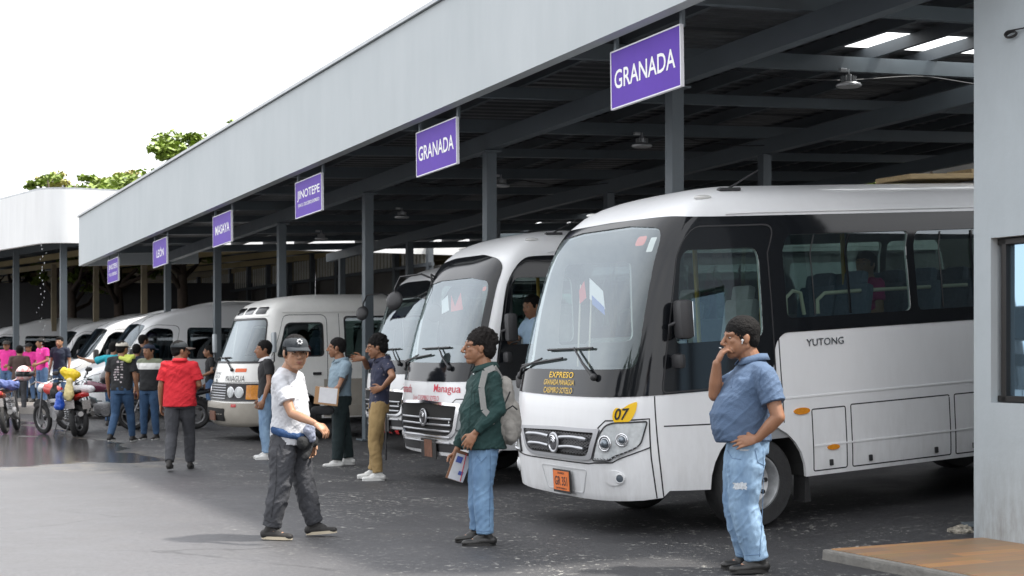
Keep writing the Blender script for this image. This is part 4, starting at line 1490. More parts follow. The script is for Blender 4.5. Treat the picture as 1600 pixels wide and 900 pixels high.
    # ---- writing
    if style == 1:
        body.panel('number_badge', rpoly([(.90, .985), (.86, 1.03), (.865, 1.09), (.895, 1.125), (.945, 1.105), (.99, 1.14), (1.075, 1.17), (1.065, 1.09), (1.03, 1.02), (.985, .99), (.94, 1.00)], .03, 3), yellow_ink, r, off=.004, thick=.003, res=.06)
        body.text('number_badge_digits', '07', .885, 1.02, 1.01, 1.115, dark_ink, r, off=.0075, shear=.2)
        body.text('band_lettering', 'EXPRESO', -.17, 1.352, .26, 1.402, yellow_ink, r, off=.010, bold=.008)
        body.text('band_lettering', 'GRANADA MANAGUA', -.24, 1.290, .30, 1.336, yellow_ink, r, off=.014, bold=-.004)
        body.text('band_lettering', 'CASIMIRO SOTELO', -.22, 1.222, .29, 1.270, yellow_ink, r, off=.014, bold=-.004)
        body.text('side_lettering', 'YUTONG', X(1.92), 1.51, X(2.32), 1.572, chrome, r, off=.010, bold=.008)
        # stickers and small flags inside the windscreen
        q = body.panel('permit_sticker', rrect(.86, 2.38, .94, 2.50, .01), mat('sticker_white', (.75, .72, .70), rough=.5), r, off=-.012, thick=0)
        q = body.panel('permit_sticker', rrect(.66, 2.44, .80, 2.52, .03), mat('sticker_red', (.65, .08, .05), rough=.5), r, off=-.012, thick=0)
        fg = empty('dashboard_flag'); fg.parent = r
        for (yy, zz, dz_, m1) in ((.30, 1.95, .32, 'sticker_red'), (.10, 1.95, .30, 'sticker_white')):
            MB().tube([(.50, yy + .1, 1.42), (.52, yy, zz + .2)], .008, 6).build('stick', cream_rail, fg)
        q = MB(); q.prism([(0, 0), (.26, -.10), (.24, .06), (.02, .18)], (.50, .12, 2.02), (0, -1, 0), (0, 0, 1), (1, 0, 0), .003); q.build('cloth', mat('flag_white', (.8, .8, .82), rough=.7), fg)
        q = MB(); q.prism([(.05, -.02), (.26, -.12), (.25, -.05), (.05, .06)], (.496, .12, 1.99), (0, -1, 0), (0, 0, 1), (1, 0, 0), .003); q.build('cloth', mat('flag_blue', (.08, .16, .50), rough=.7), fg)
        q = MB(); q.prism([(0, 0), (.12, .05), (.10, .2), (.0, .12)], (.50, .30, 1.98), (0, -1, 0), (0, 0, 1), (1, 0, 0), .003); q.build('cloth', mat('flag_red', (.6, .05, .05), rough=.7), fg)
    if style == 2:
        body.text('nose_lettering', 'Granada', -.86, 1.065, -.40, 1.165, red_ink, r, bold=.008)
        body.text('nose_lettering', 'Managua', .26, 1.06, .86, 1.18, red_ink, r, bold=.003)
        body.text('nose_lettering', 'Univ.CASIMIRO SOTELO', -.34, .985, .42, 1.045, red_ink, r, bold=.0)
        fg = empty('dashboard_flag'); fg.parent = r
        q = MB(); q.prism([(0, 0), (.34, .02), (.30, .22), (.12, .06), (.02, .20)], (.50, .20, 2.02), (0, -1, 0), (0, 0, 1), (1, 0, 0), .003); q.build('cloth', mat('flag_red', (.6, .05, .05)), fg)
        q = MB(); q.prism([(0, 0), (.22, .04), (.20, .22), (.02, .16)], (.50, .48, 2.00), (0, -1, 0), (0, 0, 1), (1, 0, 0), .003); q.build('cloth', mat('flag_white', (.8, .8, .8)), fg)
        body.panel('permit_sticker', rrect(.82, 2.24, .89, 2.29, .02), mat('sticker_red', (.65, .08, .05)), r, off=-.012, thick=0)
    if style == 3:
        st_ = MB()
        for i in range(-6, 7):
            if i % 2: continue
            body.strip('x', [(i * .14 - .06, .31), (i * .14 + .06, .31)], .045, None, None, off=.014, mb=st_)
        st_.build('reflective_tape', mat('red_tape', (.6, .03, .03), rough=.4), r)
    return r, body

def pitch_place(o, u, v, pitch, wbx=1.37):
    """stand a vehicle on the rising bay: local x runs back along V"""
    q = Quaternion((0, 0, 1), ANG) @ Quaternion((0, 1, 0), -pitch)
    o.rotation_mode = 'QUATERNION'
    o.rotation_quaternion = q
    # keep the contact point of the front wheel on the ground
    loc = W(u, v, 0)
    c = q @ Vector((wbx, 0, 0))
    o.location = loc + Vector((0, 0, ground_z(u, v + wbx) - c.z))
bus1, bodyA = make_midibus(1)
pitch_place(bus1, -2.36, -2.70, .062)
tag(bus1, 'white midibus numbered 07 with plate GR 351, nearest of the parked buses', 'bus', 'white buses parked under the canopy')
bus2, bodyB = make_midibus(2)
pitch_place(bus2, 2.10, -2.03, .045)
bus2.scale = (.975,) * 3
tag(bus2, 'white midibus lettered Granada Managua in red on its nose, second from the right', 'bus', 'white buses parked under the canopy')
bus3, bodyC = make_midibus(3)
pitch_place(bus3, 6.75, -.75, .03)
bus3.scale = (.93,) * 3
tag(bus3, 'white midibus mostly hidden behind the man in khaki trousers, third from the right', 'bus', 'white buses parked under the canopy')
# timber laid on the nearest bus roof
m = MB()
m.box((0, 0, .02), (1.6, .5, .05), bev=.01); m.box((.55, 0, .07), (1.0, .35, .05), bev=.01)
t_ = m.build('timber_boards', wood_tan)
t_.location = bus1.matrix_basis @ Vector((4.6, -.1, 3.0)); t_.rotation_mode = 'QUATERNION'; t_.rotation_quaternion = bus1.rotation_quaternion
tag(t_, 'pale timber boards lying on the roof of the nearest bus', 'timber')
# ------------------------------------------------------------------ trees
leaf_a = mat('light_green_leaf', (.26, .35, .07), rough=.5, vary=.3, vscale=.8)  # the leaves' own light green, varied at random
leaf_b = mat('dark_leaf', (.055, .09, .025), rough=.5, vary=.4, vscale=.8)
for m_ in (leaf_a, leaf_b):
    m_.node_tree.nodes['Principled BSDF'].inputs['Transmission Weight'].default_value = 0
bark = mat('tree_bark', (.13, .10, .08), rough=.9, vary=.3, vscale=6)
def tree(name, loc, h, spread, seed, label, leaf, cat='tree', group=None, n_cl=60, lsize=.16, per=90, flat=.55, base=.45, bare=False):
    rnd = random.Random(seed)
    r = empty(name, loc, 0, label, cat, group)
    tr = MB(); ends = []
    tips = []
    tr.tube([(0, 0, -.3), (.05, 0, h * .25), (-.04, .05, h * .5), (0, 0, h * .72)], [h * .03, h * .024, h * .018, h * .008], 8)
    for i in range(11):
        a = rnd.random() * 6.28; z0 = h * (base - .1 + .38 * rnd.random())
        L_ = spread * (.55 + .5 * rnd.random())
        p0 = Vector((0, 0, z0)); p2 = Vector((math.cos(a) * L_, math.sin(a) * L_, z0 + h * (.08 + .25 * rnd.random())))
        p1 = (p0 + p2) / 2 + Vector((rnd.uniform(-.2, .2), rnd.uniform(-.2, .2), -.03 * h))
        tr.tube([p0, p1, p2], [h * .012, h * .008, h * .003], 6)
        tips.append(p2)
        for k in range(3):
            q = p1.lerp(p2, rnd.random()); e = q + Vector((rnd.uniform(-1, 1), rnd.uniform(-1, 1), rnd.uniform(.1, .9))) * spread * .35
            tr.tube([q, e], [h * .005, h * .002], 5); tips.append(e)
    tr.build('trunk', bark, r, smooth=True)
    vs = []; fs = []
    for c in range(n_cl):
        t = tips[rnd.randrange(len(tips))]
        cc = t + Vector((rnd.gauss(0, .5), rnd.gauss(0, .5), rnd.gauss(0, .25))) * spread * .28
        cr = spread * (.10 + .14 * rnd.random())
        for k in range(per):
            d = Vector((rnd.gauss(0, 1), rnd.gauss(0, 1), rnd.gauss(0, 1) * flat))
            d = d.normalized() * (rnd.random() ** .4) * cr
            d.z *= flat
            p = cc + d
            n = Vector((rnd.gauss(0, .6), rnd.gauss(0, .6), 1)).normalized()
            s = n.cross(Vector((rnd.random() - .5, rnd.random() - .5, .01))).normalized() * lsize * (.6 + .7 * rnd.random())
            t2 = n.cross(s) * .55
            i0 = len(vs)
            vs += [p - s, p + t2 - s * .1, p + s, p - t2 - s * .1]
            fs.append((i0, i0 + 1, i0 + 2, i0 + 3))
    m = MB(); m.add(vs, fs)
    me = bpy.data.meshes.new('crown'); me.from_pydata([tuple(v) for v in vs], [], fs)
    link('crown', me, leaf, r)
    return r
def skyline_tree(name, px, py_top, D, spread, seed, label, leaf, **k):
    p = PX(px, py_top, D)
    return tree(name, (p.x, p.y, 0), p.z, spread, seed, label, leaf, **k)
skyline_tree('almond_tree', 285, 212, 52, 2.7, 11, 'bright green tree showing above the sloping fascia, highest of those over the canopy', leaf_a, lsize=.13, n_cl=170, per=150)
skyline_tree('almond_tree', 185, 255, 60, 2.8, 12, 'green flat topped tree above the pale canopy beside the fascia corner', leaf_a, lsize=.13, n_cl=170, per=150)
skyline_tree('almond_tree', 112, 276, 60, 1.9, 21, 'low green crown between the sparse treetop and the fascia corner', leaf_a, lsize=.13, n_cl=120, per=120)
leaf_y = mat('yellowing_leaf', (.42, .43, .13), rough=.6, color2=(.30, .27, .09), vscale=1.0)
skyline_tree('thin_tree', 150, 268, 64, 1.7, 13, 'sparse yellowish tree above the rounded corner of the pale canopy', leaf_y, lsize=.10, n_cl=150, per=110)
skyline_tree('thin_tree', 92, 284, 62, 1.1, 14, 'low green treetop just left of the sparse yellowish one', leaf_a, lsize=.12, n_cl=90, per=110)
skyline_tree('small_tree', 28, 288, 66, 1.1, 15, 'tiny treetop peeping over the canopy edge at the far left', leaf_a, lsize=.12, n_cl=16, per=90)
skyline_tree('garden_tree', 1500, 215, 33, 3.0, 16, 'green tree behind the canopy, seen in the gap beside the right hand wall', leaf_a, lsize=.17, n_cl=80)
skyline_tree('garden_tree', 1405, 262, 38, 2.4, 17, 'tangled yellowish tree behind the nearest bus roof', leaf_y, lsize=.12, n_cl=40, per=40)
# across the forecourt, behind the photographer: the tree belt and a low block that the glass reflects; trees grouped and sized to shade the bus nose
rt_lab = ['tallest', 'broad', 'slender', 'low', 'leaning']
for i in range(9):
    a = R(-212 + i * 13 + (i % 3) * 3)
    d = 25 + (i * 7 % 5) * 1.8
    x_, y_ = math.cos(a) * d - 2, math.sin(a) * d + 10
    if y_ > 2: continue
    tree('roadside_tree', (x_, y_, 0), 11 + (i * 5 % 4) * 1.0, 5.2, 40 + i, 'dark leafy tree across the forecourt, reflected in the bus glass', leaf_b, group='trees across the forecourt', n_cl=60, per=40, lsize=.5, base=.26)
sh = empty('roadside_kiosk', (-14, -26, 0), R(15), 'low blue and red kiosk across the forecourt', 'kiosk')
m = MB(); m.box((0, 0, 1.5), (9, 4, 3)); m.build('wall', mat('kiosk_wall', (.12, .22, .38), rough=.8, vary=.2), sh)
m = MB(); m.box((0, 0, 3.08), (10, 5, .15)); m.build('roof', mat('kiosk_roof', (.35, .08, .05), rough=.7, vary=.2), sh)
m = MB(); m.box((-2, 2.02, 1.1), (1.0, .06, 2.1)); m.build('door', mat('kiosk_door', (.5, .5, .48), rough=.6), sh)
# ------------------------------------------------------------------ old Coaster style minibus
def make_coaster():
    lv = [(.26, .26, .16, .90), (.32, .32, .06, .97), (.50, .50, .0, 1.0), (.66, .66, .01, 1.01), (.70, .70, .04, 1.01), (1.0, 1.0, .08, 1.015), (1.28, 1.28, .16, 1.015),
          (1.7, 1.7, .33, 1.0), (2.08, 2.08, .50, .96), (2.20, 2.20, .57, .94, .02), (2.32, 2.31, .70, .88, .05), (2.48, 2.40, .92, .76, .10), (2.70, 2.455, 1.25, .56, .2), (2.95, 2.485, 1.6, .32, .3), (3.25, 2.495, 2.0, .02, .6)]
    b = Body(lv, 6.6, X1=.95, n=3.0)
    A, P, X = b.A, b.P, b.px
    r = empty('minibus')
    wr = .44
    ws = rpoly([(-A + .42, 1.33), (A - .42, 1.33), (A - .50, 2.06), (-A + .50, 2.06)], [.10, .10, .12, .12], 5)
    dw = rpoly([(X(.78), 1.42), (X(1.62), 1.42), (X(1.62), 1.98), (X(.98), 1.98)], [.06, .06, .06, .10], 4)
    wins = [rrect(X(x), 1.38, X(x + 1.05), 2.08, .05) for x in (2.02, 3.12, 4.22, 5.32)]
    holes = [ws, dw, mirror_poly(dw)] + wins + [mirror_poly(w) for w in wins]
    bt = [(X(.95), .34)]
    for xx in (1.15, 4.4):
        a = arc_pts(X(xx), .40, wr, 180, 0, 14)
        bt += [(a[0][0], .36)] + a[1:-1] + [(a[-1][0], .36)]
    bt += [(P - .3, .36), (P, .36)]
    bt = bt[1:]
    outer = [(-p, t) for p, t in bt][::-1] + [(-1.0, .27), (0, .265), (1.0, .27)] + bt + [(P, 3.25), (-P, 3.25)]
    b.panel('body_shell', outer, paint_old, r, holes, off=0, thick=.03, res=.12)
    b.panel('inner_lining', [(-P, .75), (P, .75), (P, 3.2), (-P, 3.2)], grey_int, r, holes, off=-.03, thick=0, res=.25)
    # beige lower half: bumper and flanks
    fl = [(X(1.62), .38), (P - .2, .38), (P - .2, 1.02), (X(1.62), 1.02)]
    b.panel('lower_flank', fl, paint_beige, r, [], off=.003, thick=.004, res=.2)
    bp = [(-1.36, .30), (-.9, .275), (0, .27), (.9, .275), (1.36, .30), (1.40, .64), (0, .66), (-1.40, .64)]
    bu = b.panel('bumper', rpoly(bp, .04, 3), paint_beige, r, off=.035, thick=.05, res=.1)
    slot = rpoly([(-.42, .36), (.50, .36), (.54, .56), (-.46, .56)], .03, 3)
    b.panel('air_slot', slot, mat('grille_void', (.006, .006, .006)), bu, off=.039, thick=.004)
    q = MB(); q.box(b.at(.0, .44, .05), (.02, .32, .16), bev=.004); q.build('number_plate', mat('faded_plate', (.2, .1, .06)), bu)
    b.panel('windscreen', ws, glass('coaster_windscreen_glass', (.55, .62, .61), (.06, .45)), r, off=-.002, thick=0)
    sl = MB(); b.strip('x', ws + [ws[0]], .035, None, None, off=.006, mb=sl); sl.build('windscreen_seal', black_pl, r)
    for w in (dw, mirror_poly(dw)):
        g = b.panel('cab_window', w, side_glass, r, off=-.006, thick=0)
        s2 = MB(); b.strip('x', w + [w[0]], .025, None, None, off=.004, mb=s2); s2.build('window_seal', black_pl, g)
    for w in wins + [mirror_poly(w) for w in wins]:
        g = b.panel('side_window', w, side_glass, r, off=-.008, thick=0)
        s2 = MB(); b.strip('x', w + [w[0]], .03, None, None, off=.004, mb=s2)
        xm = (min(q_[0] for q_ in w) + max(q_[0] for q_ in w)) / 2
        b.strip('x', [(xm, 1.39), (xm, 2.07)], .022, None, None, off=.002, mb=s2); s2.build('window_frame', black_pl, g)
    # roof front vents / quarter lights over the windscreen
    for x0, x1 in ((-.98, -.62), (.62, .98), (-.50, -.06), (.06, .50)):
        b.panel('roof_light', rrect(x0, 2.14, x1, 2.26, .03), gloss_black, r, off=.004, thick=.004)
    gp = MB()
    door = rpoly([(X(.58), .42), (X(1.68), .42), (X(1.70), 2.12), (X(.92), 2.12), (X(.62), 1.3)], [.03, .03, .12, .12, .1], 4)
    for sg in (1, -1):
        b.strip('x', [(sg * p, t) for p, t in door + [door[0]]], .010, None, None, off=.0012, mb=gp)
    b.strip('x', [(X(1.92), .4), (X(1.92), 2.14)], .008, None, None, off=.0012, mb=gp)
    b.strip('x', [(-1.3, 1.00), (0, .985), (1.3, 1.00)], .008, None, None, off=.0012, mb=gp)
    gp.build('panel_gap', MATS['seam_shadow_gap'], r)
    gu = MB(); b.strip('x', [(-1.1, 2.11), (-.4, 2.10), (.4, 2.10), (1.1, 2.11)], .012, None, None, off=.01, mb=gu)
    b.strip('x', [(X(.9), 2.17), (P - .5, 2.17)], .018, None, None, off=.012, mb=gu); gu.build('rain_gutter', paint_old, r)
    q = MB(); q.box(b.at(X(1.50), 1.12, .008), (.15, .03, .05), bev=.012); q.build('door_handle', black_pl, r)
    # nose band: grille, headlamps, indicators
    band = rpoly([(-1.30, .68), (1.30, .68), (1.31, .98), (-1.31, .98)], .03, 3)
    bd = b.panel('lamp_band', band, black_pl, r, off=.008, thick=.01)
    gr = MB()
    for i in range(6):
        q = [(-.45 + .9 * k / 8, .72 + i * .045) for k in range(9)]
        gr.tube([b.at(p_, t_, .018) for p_, t_ in q], .009, 5)
    gr.build('grille_bar', silver, bd)
    for sg in (1, -1):
        for pp in (.60, .80):
            c = b.at(sg * pp, .83, .014); nn = b.N(sg * pp, .83)
            q = MB(); q.lathe([(.088, 0), (.085, .012), (.05, .020), (.001, .024)], c=c, axis=nn, n=22); q.build('headlamp', lamp_glass, bd, auto=40)
            q = MB(); q.torus(c, .09, .008, axis=nn, n=22, m=6); q.build('headlamp_ring', chrome, bd, smooth=True)
        ib = [(sg * p, t) for p, t in rrect(.93, .71, 1.28, .95, .02)]
        b.panel('indicator', ib if sg > 0 else ib[::-1], amber, bd, off=.02, thick=.015)
        rr = [(sg * p, t) for p, t in rrect(.70, .585, .80, .635, .008)]
        b.panel('reflector', rr if sg > 0 else rr[::-1], red_lens, bu, off=.042, thick=.006)
        rr = [(sg * p, t) for p, t in rrect(.62, 1.17, .88, 1.23, .01)]
        b.panel('wiper_sticker', rr if sg > 0 else rr[::-1], mat('orange_tape', (.7, .13, .04)), r, off=.003, thick=.003)
    b.text('nose_lettering', 'MANAGUA', .34, 1.01, .88, 1.11, dark_ink, r, bold=0)
    b.text('nose_lettering', 'CASIMIRO', -.34, 1.12, .02, 1.165, dark_ink, r, bold=0)
    b.text('nose_lettering', 'SOTELO', -.30, 1.06, -.02, 1.105, dark_ink, r, bold=0)
    q = MB(); c = b.at(-.16, 1.01 - .015, .006)
    q2 = MB(); b.strip('x', [(-.16 + .04 * math.cos(R(a)), .955 + .05 + .035 * math.sin(R(a))) for a in range(0, 361, 30)], .010, None, None, off=.004, mb=q2); q2.build('emblem', dark_ink, r)
    wiper(b, r, [(.55, 1.20, .03), (.25, 1.34, .03), (-.05, 1.40, .02)], [(-.30, 1.40), (.30, 1.41)])
    wiper(b, r, [(-.55, 1.20, .03), (-.75, 1.34, .03), (-.80, 1.42, .02)], [(-.95, 1.37), (-.45, 1.40)])
    # mirrors on arms, both front corners
    for sg, dz in ((-1, 0), (1, .0)):
        b0 = b.at(sg * (A - .40), 1.30, 0)
        e = empty('wing_mirror'); e.parent = r
        out = Vector((-.22, .34, 0)) if sg < 0 else Vector((.10, -.22, 0))
        MB().tube([b0, b0 + out * .6 + Vector((0, 0, -.05)), b0 + out + Vector((0, 0, .05)), b0 + out + Vector((0, 0, .45))], .012, 6).build('arm', black_pl, e, auto=60)
        q = MB(); q.box(b0 + out + Vector((0, 0, .36)), (.06, .15, .34), bev=.03); q.build('housing', mat('mirror_grey', (.30, .33, .35), rough=.4), e, auto=50)
    q = MB(); c = b.at(X(1.2), 2.5, 0); q.tube([c, c + Vector((-.10, -.35, .42))], [.008, .004], 5)
    q.build('antenna', chrome, r)
    q = MB(); q.box((3.3, 0, .55), (6.0, 1.5, .2)); q.build('chassis', MATS['chassis_black'], r)
    ar = MB()
    for xx in (1.15, 4.4):
        for sgn in (1, -1):
            vs = []
            for i in range(15):
                a = R(180 - 180 * i / 14)
                for yy in (.5, .99): vs.append((xx + (wr + .01) * math.cos(a), sgn * yy, .40 + (wr + .01) * math.sin(a)))
            ar = MB(); ar.add(vs, [(2 * i, 2 * i + 1, 2 * i + 3, 2 * i + 2) for i in range(14)]); ar.build('wheel_arch', MATS['chassis_black'], r)
    q = MB(); q.box((3.5, 0, .78), (5.4, 1.9, .05)); q.build('floor', dark_int, r)
    q = MB(); q.box((.75, 0, 1.12), (.35, 1.4, .25), bev=.05); q.build('dashboard', dark_int, r)
    seat(r, 1.35, -.5, 1.02, seat_cloth, 'driver_seat')
    for xx in (2.2, 3.0, 3.8, 4.6, 5.4):
        for yy in (-.62, .62): seat(r, xx, yy, 1.15, seat_cloth2)
    for xx in (1.15, 4.4):
        wheel(r, xx, -.85, .365, .22, steel_rim, tyre, -1); wheel(r, xx, .85, .365, .22, steel_rim, tyre, 1)
    return r
coaster = make_coaster()
pitch_place(coaster, 11.35, -2.0, .018, 1.15)
tag(coaster, 'old white and beige minibus lettered MANAGUA with square lamp band on its nose', 'minibus')

# ------------------------------------------------------------------ tall panel vans
def make_van():
    lv = [(.22, .22, .14, .84), (.30, .30, .04, .93), (.50, .50, .0, .97), (.80, .80, .03, .985), (.98, .98, .10, .985), (1.10, 1.10, .26, .985), (1.20, 1.20, .52, .98), (1.28, 1.28, .70, .975), (1.36, 1.36, .80, .97),
          (1.80, 1.80, 1.13, .955), (2.12, 2.12, 1.38, .93), (2.25, 2.24, 1.56, .92, .03), (2.42, 2.38, 1.90, .89, .05), (2.60, 2.52, 2.60, .84, .08), (2.80, 2.64, 3.0, .70, .12), (3.05, 2.70, 3.4, .45, .2), (3.45, 2.72, 3.8, .02, .5)]
    b = Body(lv, 6.9, X1=.75, n=3.0, tref=.6)
    A, P, X = b.A, b.P, b.px
    # past X1 the plan corner moves back with the windscreen, so side shapes are given through x directly
    r = empty('passenger_van')
    def Pp(x, t):
        """p so that the skin at height t has this x on the side wall"""
        xf = b.xf(t); X1 = max(b.X1, xf + .4)
        XR = min(b.XR, b.L - b.xr(t) - .2)
        if x >= X1:
            return A + (x - X1) / (XR - X1) * (b.XR - b.X1)
        k = (X1 - x) / (X1 - xf)
        k = min(1, max(0, k))
        a = math.acos(min(1, k ** (b.n / 2)))
        return float(np.interp(a, b.ta, b.tarc))
    def side(pts): return [(Pp(x, t), t) for x, t in pts]
    wr = .42
    bt = [(Pp(.5, .3), .28)]
    for xx in (1.05, 5.3):
        a = [(xx + wr * math.cos(R(q)), .37 + wr * math.sin(R(q))) for q in np.linspace(180, 0, 15)]
        bt += [(Pp(a[0][0], .36), .33)] + [(Pp(x_, t_), t_) for x_, t_ in a[1:-1]] + [(Pp(a[-1][0], .36), .33)]
    bt += [(P - .3, .34), (P, .34)]
    outer = [(-p, t) for p, t in bt][::-1] + [(-.7, .235), (0, .23), (.7, .235)] + bt + [(P, 3.45), (-P, 3.45)]
    ws = rpoly([(-1.02, 1.345), (-.4, 1.31), (.4, 1.31), (1.02, 1.345), (.98, 2.10), (.4, 2.15), (-.4, 2.15), (-.98, 2.10)], [.06, 0, 0, .06, .10, 0, 0, .10], 4)
    cwx = [(1.16, 1.33), (2.08, 1.30), (2.10, 2.02), (1.66, 2.05), (1.48, 1.93)]
    cw = side(rpoly(cwx, [.05, .08, .12, .12, .06], 5))
    bws = [side(rrect(2.42 + i * 1.36, 1.34, 2.42 + i * 1.36 + 1.28, 2.06, .09)) for i in range(3)]
    holes = [ws, cw, mirror_poly(cw)] + bws + [mirror_poly(w) for w in bws]
    b.panel('body_shell', outer, paint, r, holes, off=0, thick=.03, res=.11)
    b.panel('windscreen', ws, glass('van_windscreen_glass', (.22, .27, .31), (.05, .30)), r, off=-.004, thick=0)
    b.panel('cab_window', cw, dark_glass, r, off=-.008, thick=0); b.panel('cab_window', mirror_poly(cw), dark_glass, r, off=-.008, thick=0)
    for w in bws + [mirror_poly(w) for w in bws]:
        b.panel('side_window', w, dark_glass, r, off=-.006, thick=0)
    gp = MB()
    d = side(rpoly([(1.50, .44), (2.20, .44), (2.24, 2.10), (1.66, 2.12), (1.36, 1.93), (1.02, 1.30), (1.30, .9)], [.05, .05, .12, .12, .08, .08, .2], 4))
    for sg in (1, -1):
        b.strip('x', [(sg * p, t) for p, t in d + [d[0]]], .010, None, None, off=.0012, mb=gp)
        b.strip('x', [(sg * p, t) for p, t in side([(2.33, .40), (2.33, 2.60)])], .008, None, None, off=.0012, mb=gp)
        b.strip('x', [(sg * p, t) for p, t in side([(.35, .98), (.7, 1.12), (.95, 1.25)])], .010, None, None, off=.0012, mb=gp)
    gp.build('panel_gap', MATS['seam_shadow_gap'], r)
    b.panel('bumper_trim', rpoly([(-1.25, .30), (-.8, .25), (.8, .25), (1.25, .30), (1.22, .42), (-1.22, .42)], .03, 3), black_pl, r, off=.015, thick=.03)
    g = b.panel('grille', rpoly([(-.50, .56), (.50, .56), (.58, .86), (0, .90), (-.58, .86)], .05, 3), black_pl, r, off=.006, thick=.01)
    q = MB()
    for t_ in (.62, .70, .78):
        q.tube([b.at(-.5 + k / 8, t_, .012) for k in range(9)], .010, 5)
    q.build('grille_bar', chrome, g)
    q = MB(); q.torus(b.at(0, .71, .02), .075, .009, axis=b.N(0, .71), n=24, m=6)
    q.build('badge', chrome, g, smooth=True)
    for sg in (1, -1):
        ho = rpoly([(.66, .68), (.82, .64), (1.10, .80), (1.32, 1.0), (1.28, 1.05), (.95, .98), (.70, .86)], .04, 4)
        ho = [(sg * p, t) for p, t in ho]
        h = b.panel('headlamp', ho if sg > 0 else ho[::-1], lamp_glass, r, off=.008, thick=.012)
        s2 = MB(); b.strip('x', ho + [ho[0]], .012, None, None, off=.010, mb=s2); s2.build('seal', black_pl, h)
        c = b.at(sg * .86, .80, .012); q = MB(); q.lathe([(.075, 0), (.06, .008), (.001, .012)], c=c, axis=b.N(sg * .86, .8), n=20); q.build('bulb', MATS['bulb_glass'], h, auto=40)
        e = empty('wing_mirror'); e.parent = r
        c = Vector((1.10, -sg * 1.22, 1.42))
        q = MB(); q.box(c, (.13, .22, .30), bev=.055); q.build('housing', black_pl, e, auto=50)
        q = MB(); q.tube([(1.17, -sg * .95, 1.28), (1.14, -sg * 1.10, 1.26), c + Vector((0, 0, -.12))], .03, 8); q.build('arm', black_pl, e, auto=60)
        pts = side([(2.05, 1.10)])[0]
        q = MB(); q.box(b.at(sg * pts[0], 1.10, .01), (.16, .03, .035), bev=.01); q.build('door_handle', black_pl, r)
    q = MB(); q.box((3.6, 0, .50), (6.0, 1.4, .2)); q.box((.9, 0, .6), (1.2, 1.2, .5)); q.build('chassis', MATS['chassis_black'], r)
    ar = MB()
    for xx in (1.05, 5.3):
        for sgn in (1, -1):
            vs = []
            for i in range(15):
                a = R(180 - 180 * i / 14)
                for yy in (.5, .95): vs.append((xx + (wr + .01) * math.cos(a), sgn * yy, .37 + (wr + .01) * math.sin(a)))
            ar = MB(); ar.add(vs, [(2 * i, 2 * i + 1, 2 * i + 3, 2 * i + 2) for i in range(14)]); ar.build('wheel_arch', MATS['chassis_black'], r)
    q = MB(); q.box((4.1, 0, .70), (5.2, 1.8, .05)); q.build('floor', dark_int, r)
    q = MB(); q.box((1.16, 0, 1.10), (.4, 1.5, .3), bev=.08); q.build('dashboard', dark_int, r)
    for yy in (-.45, .45): seat(r, 1.85, yy, 1.02, seat_cloth2, 'front_seat')
    for xx in (3.2, 4.2, 5.2):
        seat(r, xx, -.55, .95, seat_cloth); seat(r, xx, .55, .95, seat_cloth)
    for xx in (1.05, 5.3):
        wheel(r, xx, -.80, .345, .22, mat('hub_cap_silver', (.5, .51, .53), rough=.35, metal=.7), tyre, -1); wheel(r, xx, .80, .345, .22, MATS['hub_cap_silver'], tyre, 1)
    return r
van_spots = [(20.9, -2.75, 'tall white passenger van behind the red shirted man, largest of the vans'),
             (27.9, -2.2, 'tall white van with dark windscreen behind the man with the outstretched arm'),
             (33.6, -2.0, 'white van behind the navy polo man, between two other vans'),
             (41.0, -3.4, 'farthest white van, at the left edge behind the pink shirted men'),
             (16.1, -.5, 'white van whose bonnet alone shows beside the beige minibus')]
vp = make_van()
for i, (u, v, lb) in enumerate(van_spots):
    o = vp if i == 0 else copy_tree(vp)
    pitch_place(o, u, v, .0, 1.05)
    o.location.z = ground_z(u, v + 1.0) - .0
    tag(o, lb, 'van', 'tall white vans parked in the far bays')
# ------------------------------------------------------------------ people
def unit(v):
    v = Vector(v); return v.normalized() if v.length > 1e-9 else Vector((0, 0, 1))
def perp(d, hint):
    h = hint - d * hint.dot(d)
    if h.length < 1e-4:
        h = Vector((0, 1, 0)) - d * d.y
        if h.length < 1e-4: h = Vector((1, 0, 0))
    return h.normalized()
def limb(out, a, ra, b, rb, hint=None, flat=1.0, flat_a=False, flat_b=False, n=14, mid=None):
    """tapered limb from a to b; hint = direction squashed by flat. rounded or square-cut ends. mid = radius at the middle"""
    a, b = Vector(a), Vector(b)
    d = (b - a); L = d.length
    if L < 1e-5: return
    d.normalize()
    s = perp(d, Vector(hint) if hint is not None else Vector((0.3, 1, 0.2)))
    t = d.cross(s)
    rings = []
    if flat_a: rings += [(0.0, ra)]
    else:
        for k in range(4):
            an = -math.pi / 2 + (math.pi / 2) * (k + .4) / 4.4
            rings.append((ra * math.sin(an) / 1.0, ra * math.cos(an)))
        rings.append((0, ra))
    if mid is not None: rings.append((L * .4, mid))
    rings.append((L, rb))
    if not flat_b:
        for k in range(1, 5):
            an = (math.pi / 2) * k / 4.4
            rings.append((L + rb * math.sin(an), rb * math.cos(an)))
    base = len(out[0])
    for h, r in rings:
        for k in range(n):
            an = 2 * math.pi * k / n
            out[0].append(a + d * h + s * (r * math.cos(an) * flat) + t * (r * math.sin(an)))
    m = len(rings)
    for i in range(m - 1):
        for k in range(n):
            p, q = base + i * n + k, base + i * n + (k + 1) % n
            out[1].append((p, q, q + n, p + n))
    out[1].append(tuple(base + k for k in range(n - 1, -1, -1)))
    out[1].append(tuple(base + (m - 1) * n + k for k in range(n)))
